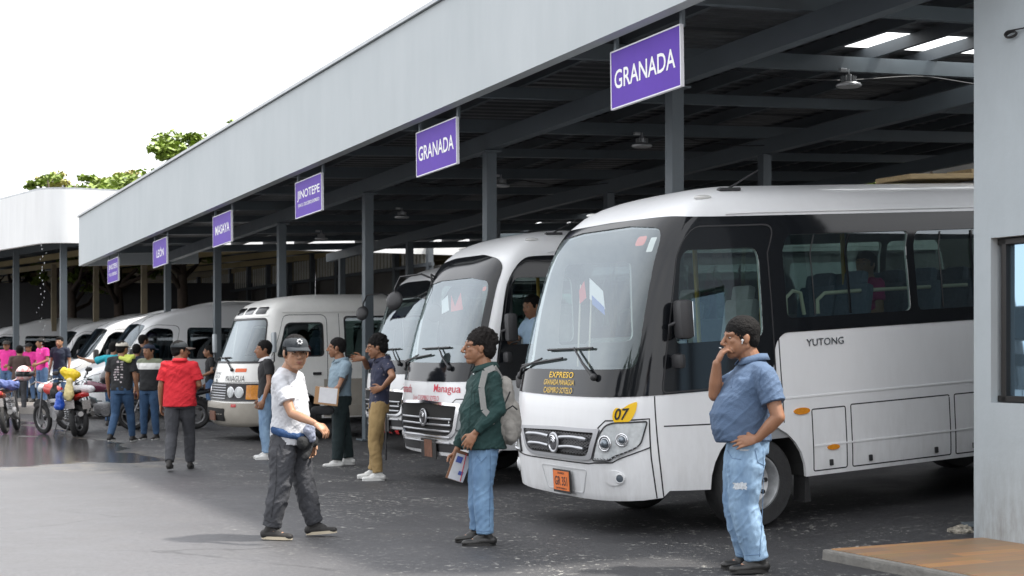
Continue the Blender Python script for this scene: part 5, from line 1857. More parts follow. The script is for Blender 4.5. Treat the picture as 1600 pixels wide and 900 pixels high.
def egg(out, c, r, fx=Vector((1, 0, 0)), fy=Vector((0, 1, 0)), fz=Vector((0, 0, 1)), n=16, m=11):
    c = Vector(c); base = len(out[0])
    out[0].append(c - fz * r[2])
    for i in range(1, m):
        a = -math.pi / 2 + math.pi * i / m
        for k in range(n):
            b = 2 * math.pi * k / n
            out[0].append(c + fx * (r[0] * math.cos(a) * math.cos(b)) + fy * (r[1] * math.cos(a) * math.sin(b)) + fz * (r[2] * math.sin(a)))
    out[0].append(c + fz * r[2])
    e = len(out[0]) - 1
    for k in range(n): out[1].append((base, base + 1 + (k + 1) % n, base + 1 + k))
    for i in range(m - 2):
        for k in range(n):
            p, q = base + 1 + i * n + k, base + 1 + i * n + (k + 1) % n
            out[1].append((p, q, q + n, p + n))
    for k in range(n): out[1].append((e, e - n + k, e - n + (k + 1) % n))
def loft(out, rings, n=22, ex=2.4):
    """rings: (centre, side axis*halfwidth, front axis*halfdepth_front, halfdepth_back)"""
    base = len(out[0])
    for c, sx, fy, bk in rings:
        for k in range(n):
            a = 2 * math.pi * k / n
            cx, sy = math.cos(a), math.sin(a)
            x = math.copysign(abs(cx) ** (2 / ex), cx); y = math.copysign(abs(sy) ** (2 / ex), sy)
            out[0].append(c + sx * x + (fy * y if y > 0 else fy.normalized() * (bk * y)))
    m = len(rings)
    for i in range(m - 1):
        for k in range(n):
            p, q = base + i * n + k, base + i * n + (k + 1) % n
            out[1].append((p, q, q + n, p + n))
    out[1].append(tuple(base + k for k in range(n - 1, -1, -1)))
    out[1].append(tuple(base + (m - 1) * n + k for k in range(n)))

def skin_mesh(name, geo, m, parent, voxel, smooth=2, folds=None, seed=0, sfac=.5, creases=0.0):
    me = bpy.data.meshes.new(name)
    me.from_pydata([tuple(v) for v in geo[0]], [], geo[1])
    bm = bmesh.new(); bm.from_mesh(me); bmesh.ops.recalc_face_normals(bm, faces=bm.faces); bm.to_mesh(me); bm.free()
    ob = bpy.data.objects.new(name, me)
    col.objects.link(ob)
    rm = ob.modifiers.new('r', 'REMESH'); rm.mode = 'VOXEL'; rm.voxel_size = voxel; rm.adaptivity = 0
    if smooth:
        sm = ob.modifiers.new('s', 'SMOOTH'); sm.iterations = smooth; sm.factor = sfac
    bpy.context.view_layer.update()
    dg = bpy.context.evaluated_depsgraph_get()
    me2 = bpy.data.meshes.new_from_object(ob.evaluated_get(dg))
    bpy.data.objects.remove(ob); bpy.data.meshes.remove(me)
    me2.name = name
    if folds:
        amp, sx, sz = folds
        co = np.empty(len(me2.vertices) * 3); me2.vertices.foreach_get('co', co); co = co.reshape(-1, 3)
        no = np.empty(len(me2.vertices) * 3); me2.vertices.foreach_get('normal', no); no = no.reshape(-1, 3)
        off = seed * 3.7
        d = np.array([noise.fractal(Vector((c[0] * sx + off, c[1] * sx, (c[2] + .5 * c[0] + .35 * c[1]) * sz)), .7, 2.0, 3) for c in co])
        d = np.clip(d, -.9, .9)
        if creases:
            e = np.array([noise.fractal(Vector((c[0] * sx * 1.7 + off + 9, c[1] * sx * 1.7, (c[2] - .8 * c[0] + .3 * c[1]) * sz * 1.5)), .6, 2.1, 2) for c in co])
            d = d * .55 + creases * (.30 - np.minimum(np.abs(e) * 2.2, .75))
        co += no * (d * amp)[:, None]
        me2.vertices.foreach_set('co', co.ravel())
    me2.polygons.foreach_set('use_smooth', [True] * len(me2.polygons))
    me2.update()
    me2.materials.clear()
    return link(name, me2, m, parent)

def hand(out, wrist, d, palm_n, side, k=1.0, curl=.5, simple=False):
    """wrist point, hand direction, palm normal (towards which fingers curl), side = unit vector to the thumb"""
    d = unit(d); n = perp(d, Vector(palm_n)); s = d.cross(n)
    if s.dot(Vector(side)) < 0: s = -s
    w = Vector(wrist)
    c = w + d * .048 * k
    limb(out, w - d * .01, .026 * k, w + d * .03 * k, .036 * k, n, .55)
    egg(out, c, (.040 * k, .050 * k, .0165 * k), s, d, n, 12, 8)
    egg(out, w + d * .066 * k, (.041 * k, .026 * k, .015 * k), s, d, n, 12, 8)
    lens = (.070, .078, .072, .056)
    for i in range(4):
        o = (1.5 - i) * .0205 * k
        b = w + d * (.086 - abs(i - 1.2) * .004) * k + s * o
        sp = s * (1.5 - i) * .10
        a1 = curl * .9; a2 = curl * 1.9; a3 = curl * 2.6
        L = lens[i] * k
        d1 = unit(d * math.cos(a1) + n * math.sin(a1) + sp); d2 = unit(d * math.cos(a2) + n * math.sin(a2) + sp); d3 = unit(d * math.cos(a3) + n * math.sin(a3) + sp)
        p1 = b + d1 * L * .45; p2 = p1 + d2 * L * .33; p3 = p2 + d3 * L * .24
        r = .0088 * k
        limb(out, b - d * .012 * k, r * 1.1, p1, r, n=8); limb(out, p1, r, p2, r * .93, n=8); limb(out, p2, r * .93, p3, r * .8, n=8)
    tb = w + d * .022 * k + s * .028 * k
    t1 = tb + unit(d * .75 + s * .75 + n * .25) * .038 * k
    t2 = t1 + unit(d * .95 + s * .30 + n * (.25 + curl * .4)) * .030 * k
    t3 = t2 + unit(d * .95 + s * .05 + n * (.3 + curl * .5)) * .022 * k
    limb(out, tb - s * .01, .013 * k, t1, .0115 * k, n=8); limb(out, t1, .0115 * k, t2, .0105 * k, n=8); limb(out, t2, .0105 * k, t3, .0088 * k, n=8)

SKIN = {}
def skin_mat(nm, c):
    if nm not in SKIN:
        m = mat('skin_' + nm, c, rough=.5, vary=.18, vscale=9, bump=.05, bscale=120)
        m.node_tree.nodes['Principled BSDF'].inputs['Subsurface Weight'].default_value = .10
        m.node_tree.nodes['Principled BSDF'].inputs['Subsurface Radius'].default_value = (.02, .008, .004)
        SKIN[nm] = m
    return SKIN[nm]
skin_mat('brown', (.30, .145, .080)); skin_mat('tan', (.40, .215, .130)); skin_mat('dark', (.22, .105, .060))
hair_m = mat('black_hair', (.009, .008, .008), spec=.2, rough=.8, vary=.5, vscale=60, bump=.6, bscale=90)
hair_g = mat('greying_hair', (.018, .015, .014), spec=.2, rough=.8, vary=.6, vscale=70, bump=.6, bscale=90)
eye_w = mat('eye_white', (.36, .31, .28), rough=.2); eye_d = mat('eye_iris', (.012, .008, .006), rough=.1)
lip_m = mat('lips', (.26, .10, .075), rough=.45); brow_m = mat('eyebrow_hair', (.02, .015, .012), rough=.8)
def cloth(nm, c, **k):
    a = dict(rough=.85, vary=.16, vscale=5, bump=.25, bscale=70); a.update(k)
    return mat(nm, c, **a)

def head_geo(out, hc, f, u, k=1.0, near=True, fat=1.0):
    r = f.cross(u).normalized()
    P_ = lambda a, b, c: hc + f * (a * k) + r * (b * k) + u * (c * k)
    egg(out, P_(-.012, 0, .028), (.078 * k * fat, .098 * k, .090 * k), r, f, u, 20, 14)
    egg(out, P_(.026, 0, -.030), (.064 * k * fat, .066 * k, .082 * k), r, f, u, 18, 12)
    limb(out, P_(.0, 0, -.06), .052 * k * fat, P_(.058, 0, -.088), .027 * k * fat, n=12)
    for sg in (1, -1):
        limb(out, P_(-.01, sg * .052 * fat, -.045), .022 * k, P_(.050, sg * .020, -.092), .018 * k, n=10)     # jaw
        egg(out, P_(.062, sg * .036 * fat, -.012), (.022 * k, .022 * k, .020 * k), r, f, u, 10, 8)          # cheek
        limb(out, P_(.082, sg * .014, .032), .0125 * k, P_(.066, sg * .050, .030), .013 * k, n=8)            # brow
        egg(out, P_(-.005, sg * .079 * fat, -.004), (.010 * k, .018 * k, .031 * k), unit(r + f * .25 * sg), f, unit(u - f * .15), 10, 8)  # ear
        egg(out, P_(.106, sg * .012, -.030), (.009 * k, .010 * k, .008 * k), r, f, u, 8, 6)                 # nostril
    limb(out, P_(.088, 0, .022), .0085 * k, P_(.116, 0, -.022), .0125 * k, n=8)                              # nose
    limb(out, P_(.084, -.020, -.053), .0090 * k, P_(.084, .020, -.053), .0090 * k, n=8)                     # lips
    limb(out, P_(.082, -.017, -.066), .0095 * k, P_(.082, .017, -.066), .0095 * k, n=8)

def add_face(root, hc, f, u, k=1.0, moustache=False):
    r = f.cross(u).normalized()
    P_ = lambda a, b, c: hc + f * (a * k) + r * (b * k) + u * (c * k)
    for sg in (1, -1):
        e = ([], []); egg(e, P_(.0760, sg * .031, .009), (.0120 * k, .0090 * k, .0050 * k), r, f, u, 10, 8)
        m = MB(); m.add(*e); eo = m.build('eye', eye_w, root, smooth=True)
        e = ([], []); egg(e, P_(.0835, sg * .030, .009), (.0062 * k, .0032 * k, .0052 * k), r, f, u, 10, 8)
        m = MB(); m.add(*e); m.build('iris', eye_d, eo, smooth=True)
        m = MB(); m.tube([P_(.0855, sg * .015, .038), P_(.0820, sg * .031, .044), P_(.066, sg * .050, .038)], [.0036 * k, .0046 * k, .0028 * k], 6); m.build('eyebrow', brow_m, root, smooth=True)
    m = MB()
    m.tube([P_(.0815, -.027, -.0595), P_(.0925, -.012, -.0575), P_(.0945, 0, -.0585), P_(.0925, .012, -.0575), P_(.0815, .027, -.0595)], [.002 * k, .0044 * k, .0048 * k, .0044 * k, .002 * k], 6)
    m.tube([P_(.084, -.018, -.066), P_(.092, 0, -.068), P_(.084, .018, -.066)], [.003 * k, .0058 * k, .003 * k], 6)
    m.build('mouth', lip_m, root, smooth=True)
    if moustache:
        m = MB(); m.tube([P_(.085, -.028, -.050), P_(.099, -.010, -.043), P_(.101, 0, -.042), P_(.099, .010, -.043), P_(.085, .028, -.050)], [.002 * k, .0055 * k, .0055 * k, .0055 * k, .002 * k], 6); m.build('moustache', brow_m, root, smooth=True)

def add_hair(root, hc, f, u, k, voxel, style='short', m=None, seed=0, wd=1.0):
    r = f.cross(u).normalized()
    _egg = egg
    def egg_(g, c, rr, *a, **kk): _egg(g, c, (rr[0] * wd, rr[1] * wd ** .4, rr[2] * wd ** .4), *a, **kk)
    P_ = lambda a, b, c: hc + f * (a * k) + r * (b * k) + u * (c * k)
    g = ([], [])
    if style == 'short':
        egg_(g, P_(-.019, 0, .044), (.084 * k, .101 * k, .090 * k), r, f, u, 20, 14)
        egg_(g, P_(-.050, 0, .0), (.076 * k, .060 * k, .072 * k), r, f, u, 16, 10)
        for sg in (1, -1): egg_(g, P_(.012, sg * .070, .012), (.013 * k, .020 * k, .030 * k), r, f, u, 10, 8)
        fol = (.004, 60, 60)
    elif style == 'quiff':
        egg_(g, P_(-.020, 0, .048), (.084 * k, .102 * k, .092 * k), r, f, u, 20, 14)
        egg_(g, P_(.045, 0, .095), (.060 * k, .045 * k, .035 * k), r, f, u, 16, 10)
        egg_(g, P_(-.050, 0, .0), (.076 * k, .060 * k, .072 * k), r, f, u, 16, 10)
        fol = (.005, 45, 45)
    elif style == 'curly':
        egg_(g, P_(-.024, 0, .048), (.090 * k, .106 * k, .092 * k), r, f, u, 20, 14)
        egg_(g, P_(-.062, 0, .0), (.088 * k, .070 * k, .085 * k), r, f, u, 16, 10)
        rnd = random.Random(seed)
        for i in range(120):
            a, b = rnd.random() * 6.28, rnd.random() * 1.7
            p = P_(-.028 + .098 * math.sin(b) * math.cos(a) - .01, .086 * math.sin(b) * math.sin(a), .052 + .090 * math.cos(b))
            egg_(g, p, (.015 * k, .015 * k, .015 * k), n=8, m=6)
        fol = (.008, 55, 55)
    skin_mesh('hair', g, m or hair_m, root, max(voxel, .006), 1, fol, seed)

def add_cap(root, hc, f, u, k, m, vm=None, back=False, name='cap', tilt=.0):
    r = f.cross(u).normalized()
    f2 = unit(f * math.cos(tilt) - u * math.sin(tilt)); u2 = unit(u * math.cos(tilt) + f * math.sin(tilt))
    P_ = lambda a, b, c: hc + f2 * (a * k) + r * (b * k) + u2 * (c * k)
    q = MB()
    n = 28; rows = 9
    vs = []; fs = []
    for i in range(rows):
        an = (math.pi / 2) * i / (rows - 1)
        for j in range(n):
            b = 2 * math.pi * j / n
            rr = math.cos(an) ** .75
            vs.append(P_(-.012 + .108 * rr * math.cos(b), .089 * rr * math.sin(b), .048 + .072 * math.sin(an)))
    for i in range(rows - 1):
        for j in range(n):
            a, b = i * n + j, i * n + (j + 1) % n
            fs.append((a, b, b + n, a + n))
    q.add(vs, fs); q.ball(P_(-.012, 0, .121), .007 * k, 8, 6)
    co = q.build(name, m, root, smooth=True)
    q = MB(); vs = []; fs = []
    sg = -1 if back else 1
    nn = 13
    for lay in (0, 1):
        for i in range(nn):
            b = -1.15 + 2.3 * i / (nn - 1)
            for t in (0, .5, 1):
                ext = .092 * math.cos(b * .92) * t
                x = sg * ((.107) * math.cos(b) + ext) - .012
                y = .087 * math.sin(b) * (1 + .05 * t)
                z = .050 - .012 * t - .016 * (y / .087) ** 2 * t - lay * .006
                vs.append(P_(x, y, z))
    h = nn * 3
    for i in range(nn - 1):
        for t in range(2):
            a = i * 3 + t
            fs.append((a, a + 3, a + 4, a + 1)); fs.append((h + a, h + a + 1, h + a + 4, h + a + 3))
        fs.append((i * 3 + 2, i * 3 + 5, h + i * 3 + 5, h + i * 3 + 2))
    q.add(vs, fs); q.build('visor', vm or m, co, smooth=True)
    return co

def person(spec):
    """spec keys: loc (root on the ground), J (joints in root space, dict), f (body forward), hf (head forward), clothes..."""
    root = empty('person', spec['loc'], 0, spec['label'], 'person', spec.get('group'))
    J = {k_: Vector(v) for k_, v in spec['J'].items()}
    f = unit(spec['f']); up = Vector((0, 0, 1)); rt = f.cross(up).normalized()     # rt = the person's right
    hf = unit(spec.get('hf', spec['f'])); hu = unit(spec.get('hu', (0, 0, 1))); hu = perp(hf, hu)
    k = spec.get('k', 1.0); g = spec.get('girth', 1.0); belly = spec.get('belly', 0.0)
    vox = spec.get('voxel', .011)
    near = spec.get('near', False)
    sk = SKIN[spec.get('skin', 'brown')]
    pel, neck, hc = J['pelvis'], J['neck'], J['head']
    sp = unit(neck - pel)
    shc = (J['shL'] + J['shR']) / 2
    wsh = (J['shL'] - J['shR']).length / 2
    srt = unit(J['shR'] - J['shL'])
    hipr = unit(J['hipR'] - J['hipL'])
    # ---------- body (one continuous skin surface)
    b = ([], [])
    head_geo(b, hc, hf, hu, k * spec.get('hk', 1.10), near, spec.get('hfat', 1.0))
    limb(b, neck - sp * .05, .070 * k * g ** .3, hc - hu * .045 * k - hf * .018, .060 * k * g ** .4, n=14)
    limb(b, pel, .10 * k, neck - sp * .10, .085 * k, f, .7)
    limb(b, J['shL'], .045 * k, J['shR'], .045 * k)
    ag = spec.get('armg', 1.0)
    for s_ in 'LR':
        sh, el, wr_ = J['sh' + s_], J['el' + s_], J['wr' + s_]
        limb(b, sh, .046 * k * ag, el, .038 * k * ag, mid=.045 * k * ag)
        limb(b, el, .038 * k * ag, wr_, .025 * k * ag, mid=.038 * k * ag)
        hd = spec.get('hd' + s_); hd = unit(hd) if hd is not None else unit(wr_ - el)
        side = rt if s_ == 'L' else -rt
        pn = spec.get('pn' + s_, tuple(side)); th = spec.get('th' + s_, tuple(f))
        hand(b, wr_ + hd * .01, hd, pn, th, k * 1.02, spec.get('curl' + s_, .38))
        hp, kn, an = J['hip' + s_], J['kn' + s_], J['an' + s_]
        limb(b, pel, .08 * k, hp, .07 * k); limb(b, hp, .07 * k, kn, .048 * k); limb(b, kn, .048 * k, an, .035 * k)
        ft = unit(spec.get('ft' + s_, tuple(f)))
        limb(b, an, .034 * k, an + ft * .10 * k - up * .05 * k, .026 * k)
    skin_mesh('body', b, sk, root, vox * (.62 if near else 1.0), 1)
    if near or spec.get('face', True):
        add_face(root, hc, hf, hu, k * spec.get('hk', 1.10), spec.get('moustache', False))
    # ---------- shirt
    c = ([], [])
    t = spec.get('shirt_loose', 1.0)
    hem = spec.get('hem', -.06)
    W_ = lambda w, dpt, cen, ax, bk=None: (cen, ax * (w * k * g ** .5 * t), f * ((dpt + 0) * k), (bk if bk is not None else dpt) * k)
    rings = []
    L_ = (neck - pel).length
    bd = belly
    def cen(q): return pel + (neck - pel) * q
    fwdshift = f * (bd * .25)
    gd = g
    rings.append((cen(hem / L_), hipr * (.176 * k * g ** .6 * t), f * ((.118 * gd + bd * .55) * k * t), .125 * k * gd ** .7 * t))
    rings.append((cen(.10), hipr * (.174 * k * g ** .6 * t), f * ((.118 * gd + bd * .85) * k * t), .118 * k * gd ** .7 * t))
    rings.append((cen(.30), unit(hipr + srt) * (.166 * k * g ** .7 * t), f * ((.112 * gd + bd) * k * t), .106 * k * gd ** .7 * t))
    rings.append((cen(.52), unit(hipr + srt) * (.172 * k * g ** .5 * t), f * ((.118 * gd + bd * .62) * k), .112 * k * gd ** .5))
    rings.append((cen(.74), srt * (.182 * k * g ** .4), f * ((.116 * gd ** .6 + bd * .2) * k), .118 * k * gd ** .4))
    rings.append((cen(.88), srt * (.160 * k * g ** .3), f * (.092 * k * gd ** .3), .105 * k * gd ** .3))
    rings.append((cen(.965), srt * (.098 * k * g ** .3), f * (.068 * k), .078 * k))
    rings.append((cen(1.01), srt * (.070 * k * g ** .3), f * (.058 * k), .066 * k))
    loft(c, rings)
    limb(c, cen(.93), .062 * k, J['shL'] + sp * .0, .055 * k); limb(c, cen(.93), .062 * k, J['shR'], .055 * k)
    for s_ in 'LR':
        sh, el, wr_ = J['sh' + s_], J['el' + s_], J['wr' + s_]
        sg_ = ag * spec.get('sleeve_w', 1.0)
        limb(c, cen(.86), .080 * k, sh, .068 * k * ag)
        if spec.get('sleeve', 'short') == 'short':
            e = sh.lerp(el, spec.get('slen', .62))
            limb(c, sh, .066 * k * ag, e, .064 * k * sg_, flat_b=True)
        elif spec['sleeve'] == 'long':
            limb(c, sh, .066 * k * ag, el, .055 * k * sg_); limb(c, el, .055 * k * sg_, el.lerp(wr_, .95), .040 * k * sg_, flat_b=True, mid=.052 * k * sg_)
    vc = max(vox * .85, .008)
    shirt = skin_mesh(spec.get('top_name', 'shirt'), c, spec['shirt'], root, vc, 2, (spec.get('fold', .011) * k * .8, 3.2, 9), spec.get('seed', 1), creases=.6)
    if spec.get('collar'):
        q = MB()
        # turned-down collar as a band of little flaps round the neck
        base = cen(1.0); n = 22; vs = []; fs = []
        for i in range(n + 1):
            a = -math.pi / 2 + .22 + (2 * math.pi - .44) * i / n - math.pi / 2 + math.pi / 2
            a = math.pi / 2 + .20 + (2 * math.pi - .40) * i / n
            dr_ = srt * math.cos(a) + f * math.sin(a)
            fr = max(0, math.sin(a))
            vs += [base + dr_ * .064 * k * g ** .3 + sp * (.022 - .02 * fr) * k, base + dr_ * (.072 + .012) * k * g ** .3 + sp * (.034 - .030 * fr) * k, base + dr_ * (.104 + .012 * fr) * k * g ** .3 - sp * (.008 + .035 * fr) * k]
        for i in range(n):
            for j in range(2):
                a_ = i * 3 + j; fs.append((a_, a_ + 1, a_ + 4, a_ + 3))
        q.add(vs, fs); cob = q.build('collar', spec['collar'], shirt, smooth=True)
        so = cob.modifiers.new('s', 'SOLIDIFY'); so.thickness = .006
    # ---------- trousers
    c = ([], [])
    lw = spec.get('leg_w', 1.0)
    rise = spec.get('rise', .045)
    loft(c, [(pel + up * rise * k, hipr * (.150 * k * g ** .55), f * ((.105 * g ** .5 + bd * .35) * k), .112 * k * g ** .5),
             (pel - up * .04 * k, hipr * (.165 * k * g ** .5), f * ((.110 * g ** .5 + bd * .25) * k), .128 * k * g ** .4),
             (pel - up * .12 * k, hipr * (.160 * k * g ** .4), f * (.105 * k * g ** .3), .118 * k * g ** .3)])
    for s_ in 'LR':
        hp, kn, an = J['hip' + s_], J['kn' + s_], J['an' + s_]
        limb(c, hp + up * .02 * k, .098 * k * g ** .5, kn, .070 * k * lw, mid=.096 * k * g ** .4 * lw ** .5)
        cut = kn.lerp(an, spec.get('cuff', .97))
        limb(c, kn, .070 * k * lw, cut, .055 * k * lw, flat_b=True, mid=.070 * k * lw)
        ft = unit(spec.get('ft' + s_, tuple(f)))
        limb(c, kn.lerp(an, .7), .056 * k * lw, cut + ft * .012 * k, .055 * k * lw, flat_b=True)
    skin_mesh(spec.get('bottom_name', 'trousers'), c, spec['trousers'], root, vc, 2, (spec.get('tfold', .010) * k * .62, 4.0, 7), spec.get('seed', 1) + 5, creases=.75)
    if spec.get('belt'):
        q = ([], [])
        loft(q, [(pel + up * (rise - .035) * k, hipr * (.158 * k * g ** .55), f * ((.112 * g ** .5 + bd * .35) * k), .120 * k * g ** .5), (pel + up * (rise + .005) * k, hipr * (.156 * k * g ** .55), f * ((.111 * g ** .5 + bd * .36) * k), .118 * k * g ** .5)])
        m_ = MB(); m_.add(*q); m_.build('belt', spec['belt'], root, auto=50)
    # ---------- shoes
    for s_ in 'LR':
        an = J['an' + s_]; ft = unit(spec.get('ft' + s_, tuple(f))); pitch = spec.get('fp' + s_, 0.0)
        fu = perp(ft, up); fr_ = ft.cross(fu)
        gnd = an - fu * .085 * k
        q = ([], [])
        limb(q, gnd - ft * .055 * k + fu * .042 * k, .036 * k, gnd + ft * .060 * k + fu * .040 * k, .036 * k, fu, 1.05)
        limb(q, gnd + ft * .05 * k + fu * .034 * k, .037 * k, gnd + ft * .160 * k + fu * .026 * k, .033 * k, fu, .78)
        limb(q, gnd - ft * .03 * k + fu * .06 * k, .036 * k, an + fu * .012 * k, .041 * k)
        limb(q, gnd + ft * .08 * k + fu * .052 * k, .026 * k, an + fu * .0, .036 * k)
        so = skin_mesh('shoe', q, spec['shoes'], root, max(vox * .7, .006), 1)
        q = MB(); vs = []; n = 26
        for h in (0, .024 * k):
            for i in range(n):
                a = 2 * math.pi * i / n
                x = .135 * math.cos(a) + .055; y = .043 * math.sin(a) * (1 + .12 * math.cos(a)) * (.92 + .0 * h)
                vs.append(gnd + ft * (x * k) + fr_ * (y * k) + fu * h)
        fs = [tuple(range(n - 1, -1, -1)), tuple(range(n, 2 * n))] + [(i, (i + 1) % n, n + (i + 1) % n, n + i) for i in range(n)]
        q.add(vs, fs); q.build('sole', spec.get('soles', spec['shoes']), so, auto=40)
    # ---------- hair or headgear
    hk = k * spec.get('hk', 1.10)
    if spec.get('hair'):
        add_hair(root, hc, hf, hu, hk, vox * .8, spec['hair'], spec.get('hair_mat'), spec.get('seed', 1), spec.get('hfat', 1.0))
    if spec.get('cap'):
        add_cap(root, hc, hf, hu, hk, spec['cap'], spec.get('visor'), spec.get('cap_back', False), tilt=spec.get('cap_tilt', 0))
    return root, J, shirt

def stand(h=1.68, face=0.0, arms=('down', 'down'), legs=None, lean=0.0, sh=.185, seatz=None):
    """ready-made joints for a standing (or sitting) figure. face: heading in degrees, 0 = towards the camera, 90 = towards picture left... (clockwise from above)"""
    k = h / 1.70
    a = R(face)
    f = Vector((-math.sin(a), -math.cos(a), 0)); up = Vector((0, 0, 1)); r = f.cross(up)
    P_ = lambda x, y, z: r * (x * k) + f * (y * k) + up * (z * k)
    J = {'pelvis': P_(0, 0, .93), 'neck': P_(0, .0 + lean, 1.440), 'head': P_(0, .040 + lean * 1.1, 1.565)}
    for s_, sg in (('R', 1), ('L', -1)):
        J['sh' + s_] = P_(sg * sh, -.01 + lean, 1.375)
        J['hip' + s_] = P_(sg * .09, 0, .88); J['kn' + s_] = P_(sg * .105, .02, .47); J['an' + s_] = P_(sg * .12, -.02, .085)
        m = arms[0 if s_ == 'R' else 1]
        if m == 'down': e, w = (sg * .245, -.02 + lean * .7, 1.10), (sg * .255, .06, .86)
        elif m == 'front': e, w = (sg * .25, .0, 1.12), (sg * .14, .22, 1.02)
        elif m == 'hip': e, w = (sg * .36, -.06, 1.14), (sg * .20, .06, .98)
        elif m == 'out': e, w = (sg * .44, .06, 1.30), (sg * .68, .10, 1.36)
        elif m == 'chin': e, w = (sg * .22, .14, 1.12), (sg * .06, .16, 1.36)
        elif m == 'wheel': e, w = (sg * .23, .16, 1.14), (sg * .20, .38, 1.20)
        J['el' + s_] = P_(*e); J['wr' + s_] = P_(*w)
    if legs == 'step':
        J['knR'] = P_(.10, .14, .48); J['anR'] = P_(.10, .22, .09); J['knL'] = P_(-.10, -.02, .47); J['anL'] = P_(-.10, -.24, .12)
    if seatz is not None:
        dz = seatz / k - .86
        for q in ('pelvis', 'neck', 'head', 'shR', 'shL', 'elR', 'elL', 'wrR', 'wrL', 'hipR', 'hipL'): J[q] = J[q] + up * (dz * k)
        for s_, sg in (('R', 1), ('L', -1)):
            J['kn' + s_] = J['hip' + s_] + P_(sg * .04, .42, .02); J['an' + s_] = J['kn' + s_] + P_(0, .06, -.40)
    return J, f, k
# ------------------------------------------------------------------ the people, placed
def pj(px0, D, pts):
    root = Vector(((px0 - 800) / F * D, D, 0))
    J = {k_: PX(p[0], p[1], D + (p[2] if len(p) > 2 else 0)) - root for k_, p in pts.items()}
    return tuple(root), J
denim_m = cloth('mid_blue_denim', (.075, .145, .27), color2=(.045, .085, .17), vscale=7, bump=.2, bscale=260, stretch=(1, 1, .5))
denim_l = cloth('light_blue_denim', (.27, .40, .55), color2=(.13, .22, .35), vscale=4.5, bump=.2, bscale=260, stretch=(1.3, 1.3, .45))
denim_l2 = cloth('washed_blue_denim', (.20, .33, .49), color2=(.11, .20, .34), vscale=4.5, bump=.2, bscale=260, stretch=(1.3, 1.3, .45))
denim_d = cloth('dark_blue_denim', (.035, .085, .17), color2=(.02, .05, .11), vscale=7)
charcoal = cloth('charcoal_cloth', (.055, .057, .065)); grey_tee = cloth('light_grey_jersey', (.56, .57, .60), vary=.07)
black_cloth = cloth('black_cloth', (.016, .017, .019)); green_cloth = cloth('bottle_green_cloth', (.012, .045, .042), vary=.3)
blue_polo = cloth('slate_blue_pique', (.085, .135, .225), vary=.15, bump=.35, bscale=180)
greyblue = cloth('grey_blue_pique', (.22, .30, .36)); khaki = cloth('khaki_twill', (.36, .25, .11), color2=(.28, .19, .08))
pink = cloth('pink_pique', (.72, .035, .30)); red_pique = cloth('red_pique', (.62, .018, .030), vary=.1); teal = cloth('teal_cloth', (.02, .36, .45))
navy = cloth('navy_pique', (.015, .022, .045)); brown_cloth = cloth('brown_cloth', (.075, .045, .038)); green_black = cloth('black_green_twill', (.010, .022, .024))
white_shoe = mat('white_trainer', (.66, .66, .64), rough=.6, vary=.15, vscale=20); dark_shoe = mat('dark_trainer', (.03, .028, .027), rough=.7, vary=.3, vscale=30); pale_sole = mat('pale_sole', (.55, .48, .36), rough=.7)
black_leather = mat('black_leather', (.02, .019, .018), rough=.4, vary=.3, vscale=20)
# navy shirt with a scattered motif
def pattern_mat(name, base, dots, scale):
    m = mat(name, base, rough=.8); nt = m.node_tree; b = nt.nodes['Principled BSDF']
    tc = nt.nodes.new('ShaderNodeTexCoord'); v = nt.nodes.new('ShaderNodeTexVoronoi'); v.inputs['Scale'].default_value = scale
    n = nt.nodes.new('ShaderNodeTexNoise'); n.inputs['Scale'].default_value = scale * 1.6
    cr = nt.nodes.new('ShaderNodeValToRGB'); cr.color_ramp.elements[0].position = .16; cr.color_ramp.elements[0].color = (*dots, 1)
    cr.color_ramp.elements[1].position = .24; cr.color_ramp.elements[1].color = (*base, 1)
    nt.links.new(tc.outputs['Object'], v.inputs['Vector']); nt.links.new(v.outputs['Distance'], cr.inputs['Fac']); nt.links.new(cr.outputs['Color'], b.inputs['Base Color'])
    return m
motif = pattern_mat('navy_motif_cloth', (.018, .022, .05), (.16, .14, .16), 17)
def band_mat(name, bands, rough=.85):
    """horizontal colour bands by height: list of (z, colour) from the bottom up"""
    m = mat(name, bands[0][1], rough=rough); nt = m.node_tree; b = nt.nodes['Principled BSDF']
    tc = nt.nodes.new('ShaderNodeTexCoord'); sp = nt.nodes.new('ShaderNodeSeparateXYZ'); mr = nt.nodes.new('ShaderNodeMapRange'); cr = nt.nodes.new('ShaderNodeValToRGB')
    mr.inputs['From Min'].default_value = 0; mr.inputs['From Max'].default_value = 2
    cr.color_ramp.interpolation = 'CONSTANT'
    for i, (z, c) in enumerate(bands):
        e = cr.color_ramp.elements[i] if i < 2 else cr.color_ramp.elements.new(z / 2)
        e.position = z / 2; e.color = (*c, 1)
    nt.links.new(tc.outputs['Object'], sp.inputs[0]); nt.links.new(sp.outputs['Z'], mr.inputs['Value']); nt.links.new(mr.outputs[0], cr.inputs['Fac']); nt.links.new(cr.outputs[0], b.inputs['Base Color'])
    return m
stripe = band_mat('banded_polo_cloth', [(0.0, (.015, .016, .018)), (1.20, (.70, .70, .68)), (1.31, (.17, .19, .13))])

cap_grey = cloth('dark_grey_cap_cloth', (.028, .034, .040)); cap_brown = cloth('brown_visor_cloth', (.12, .09, .075))
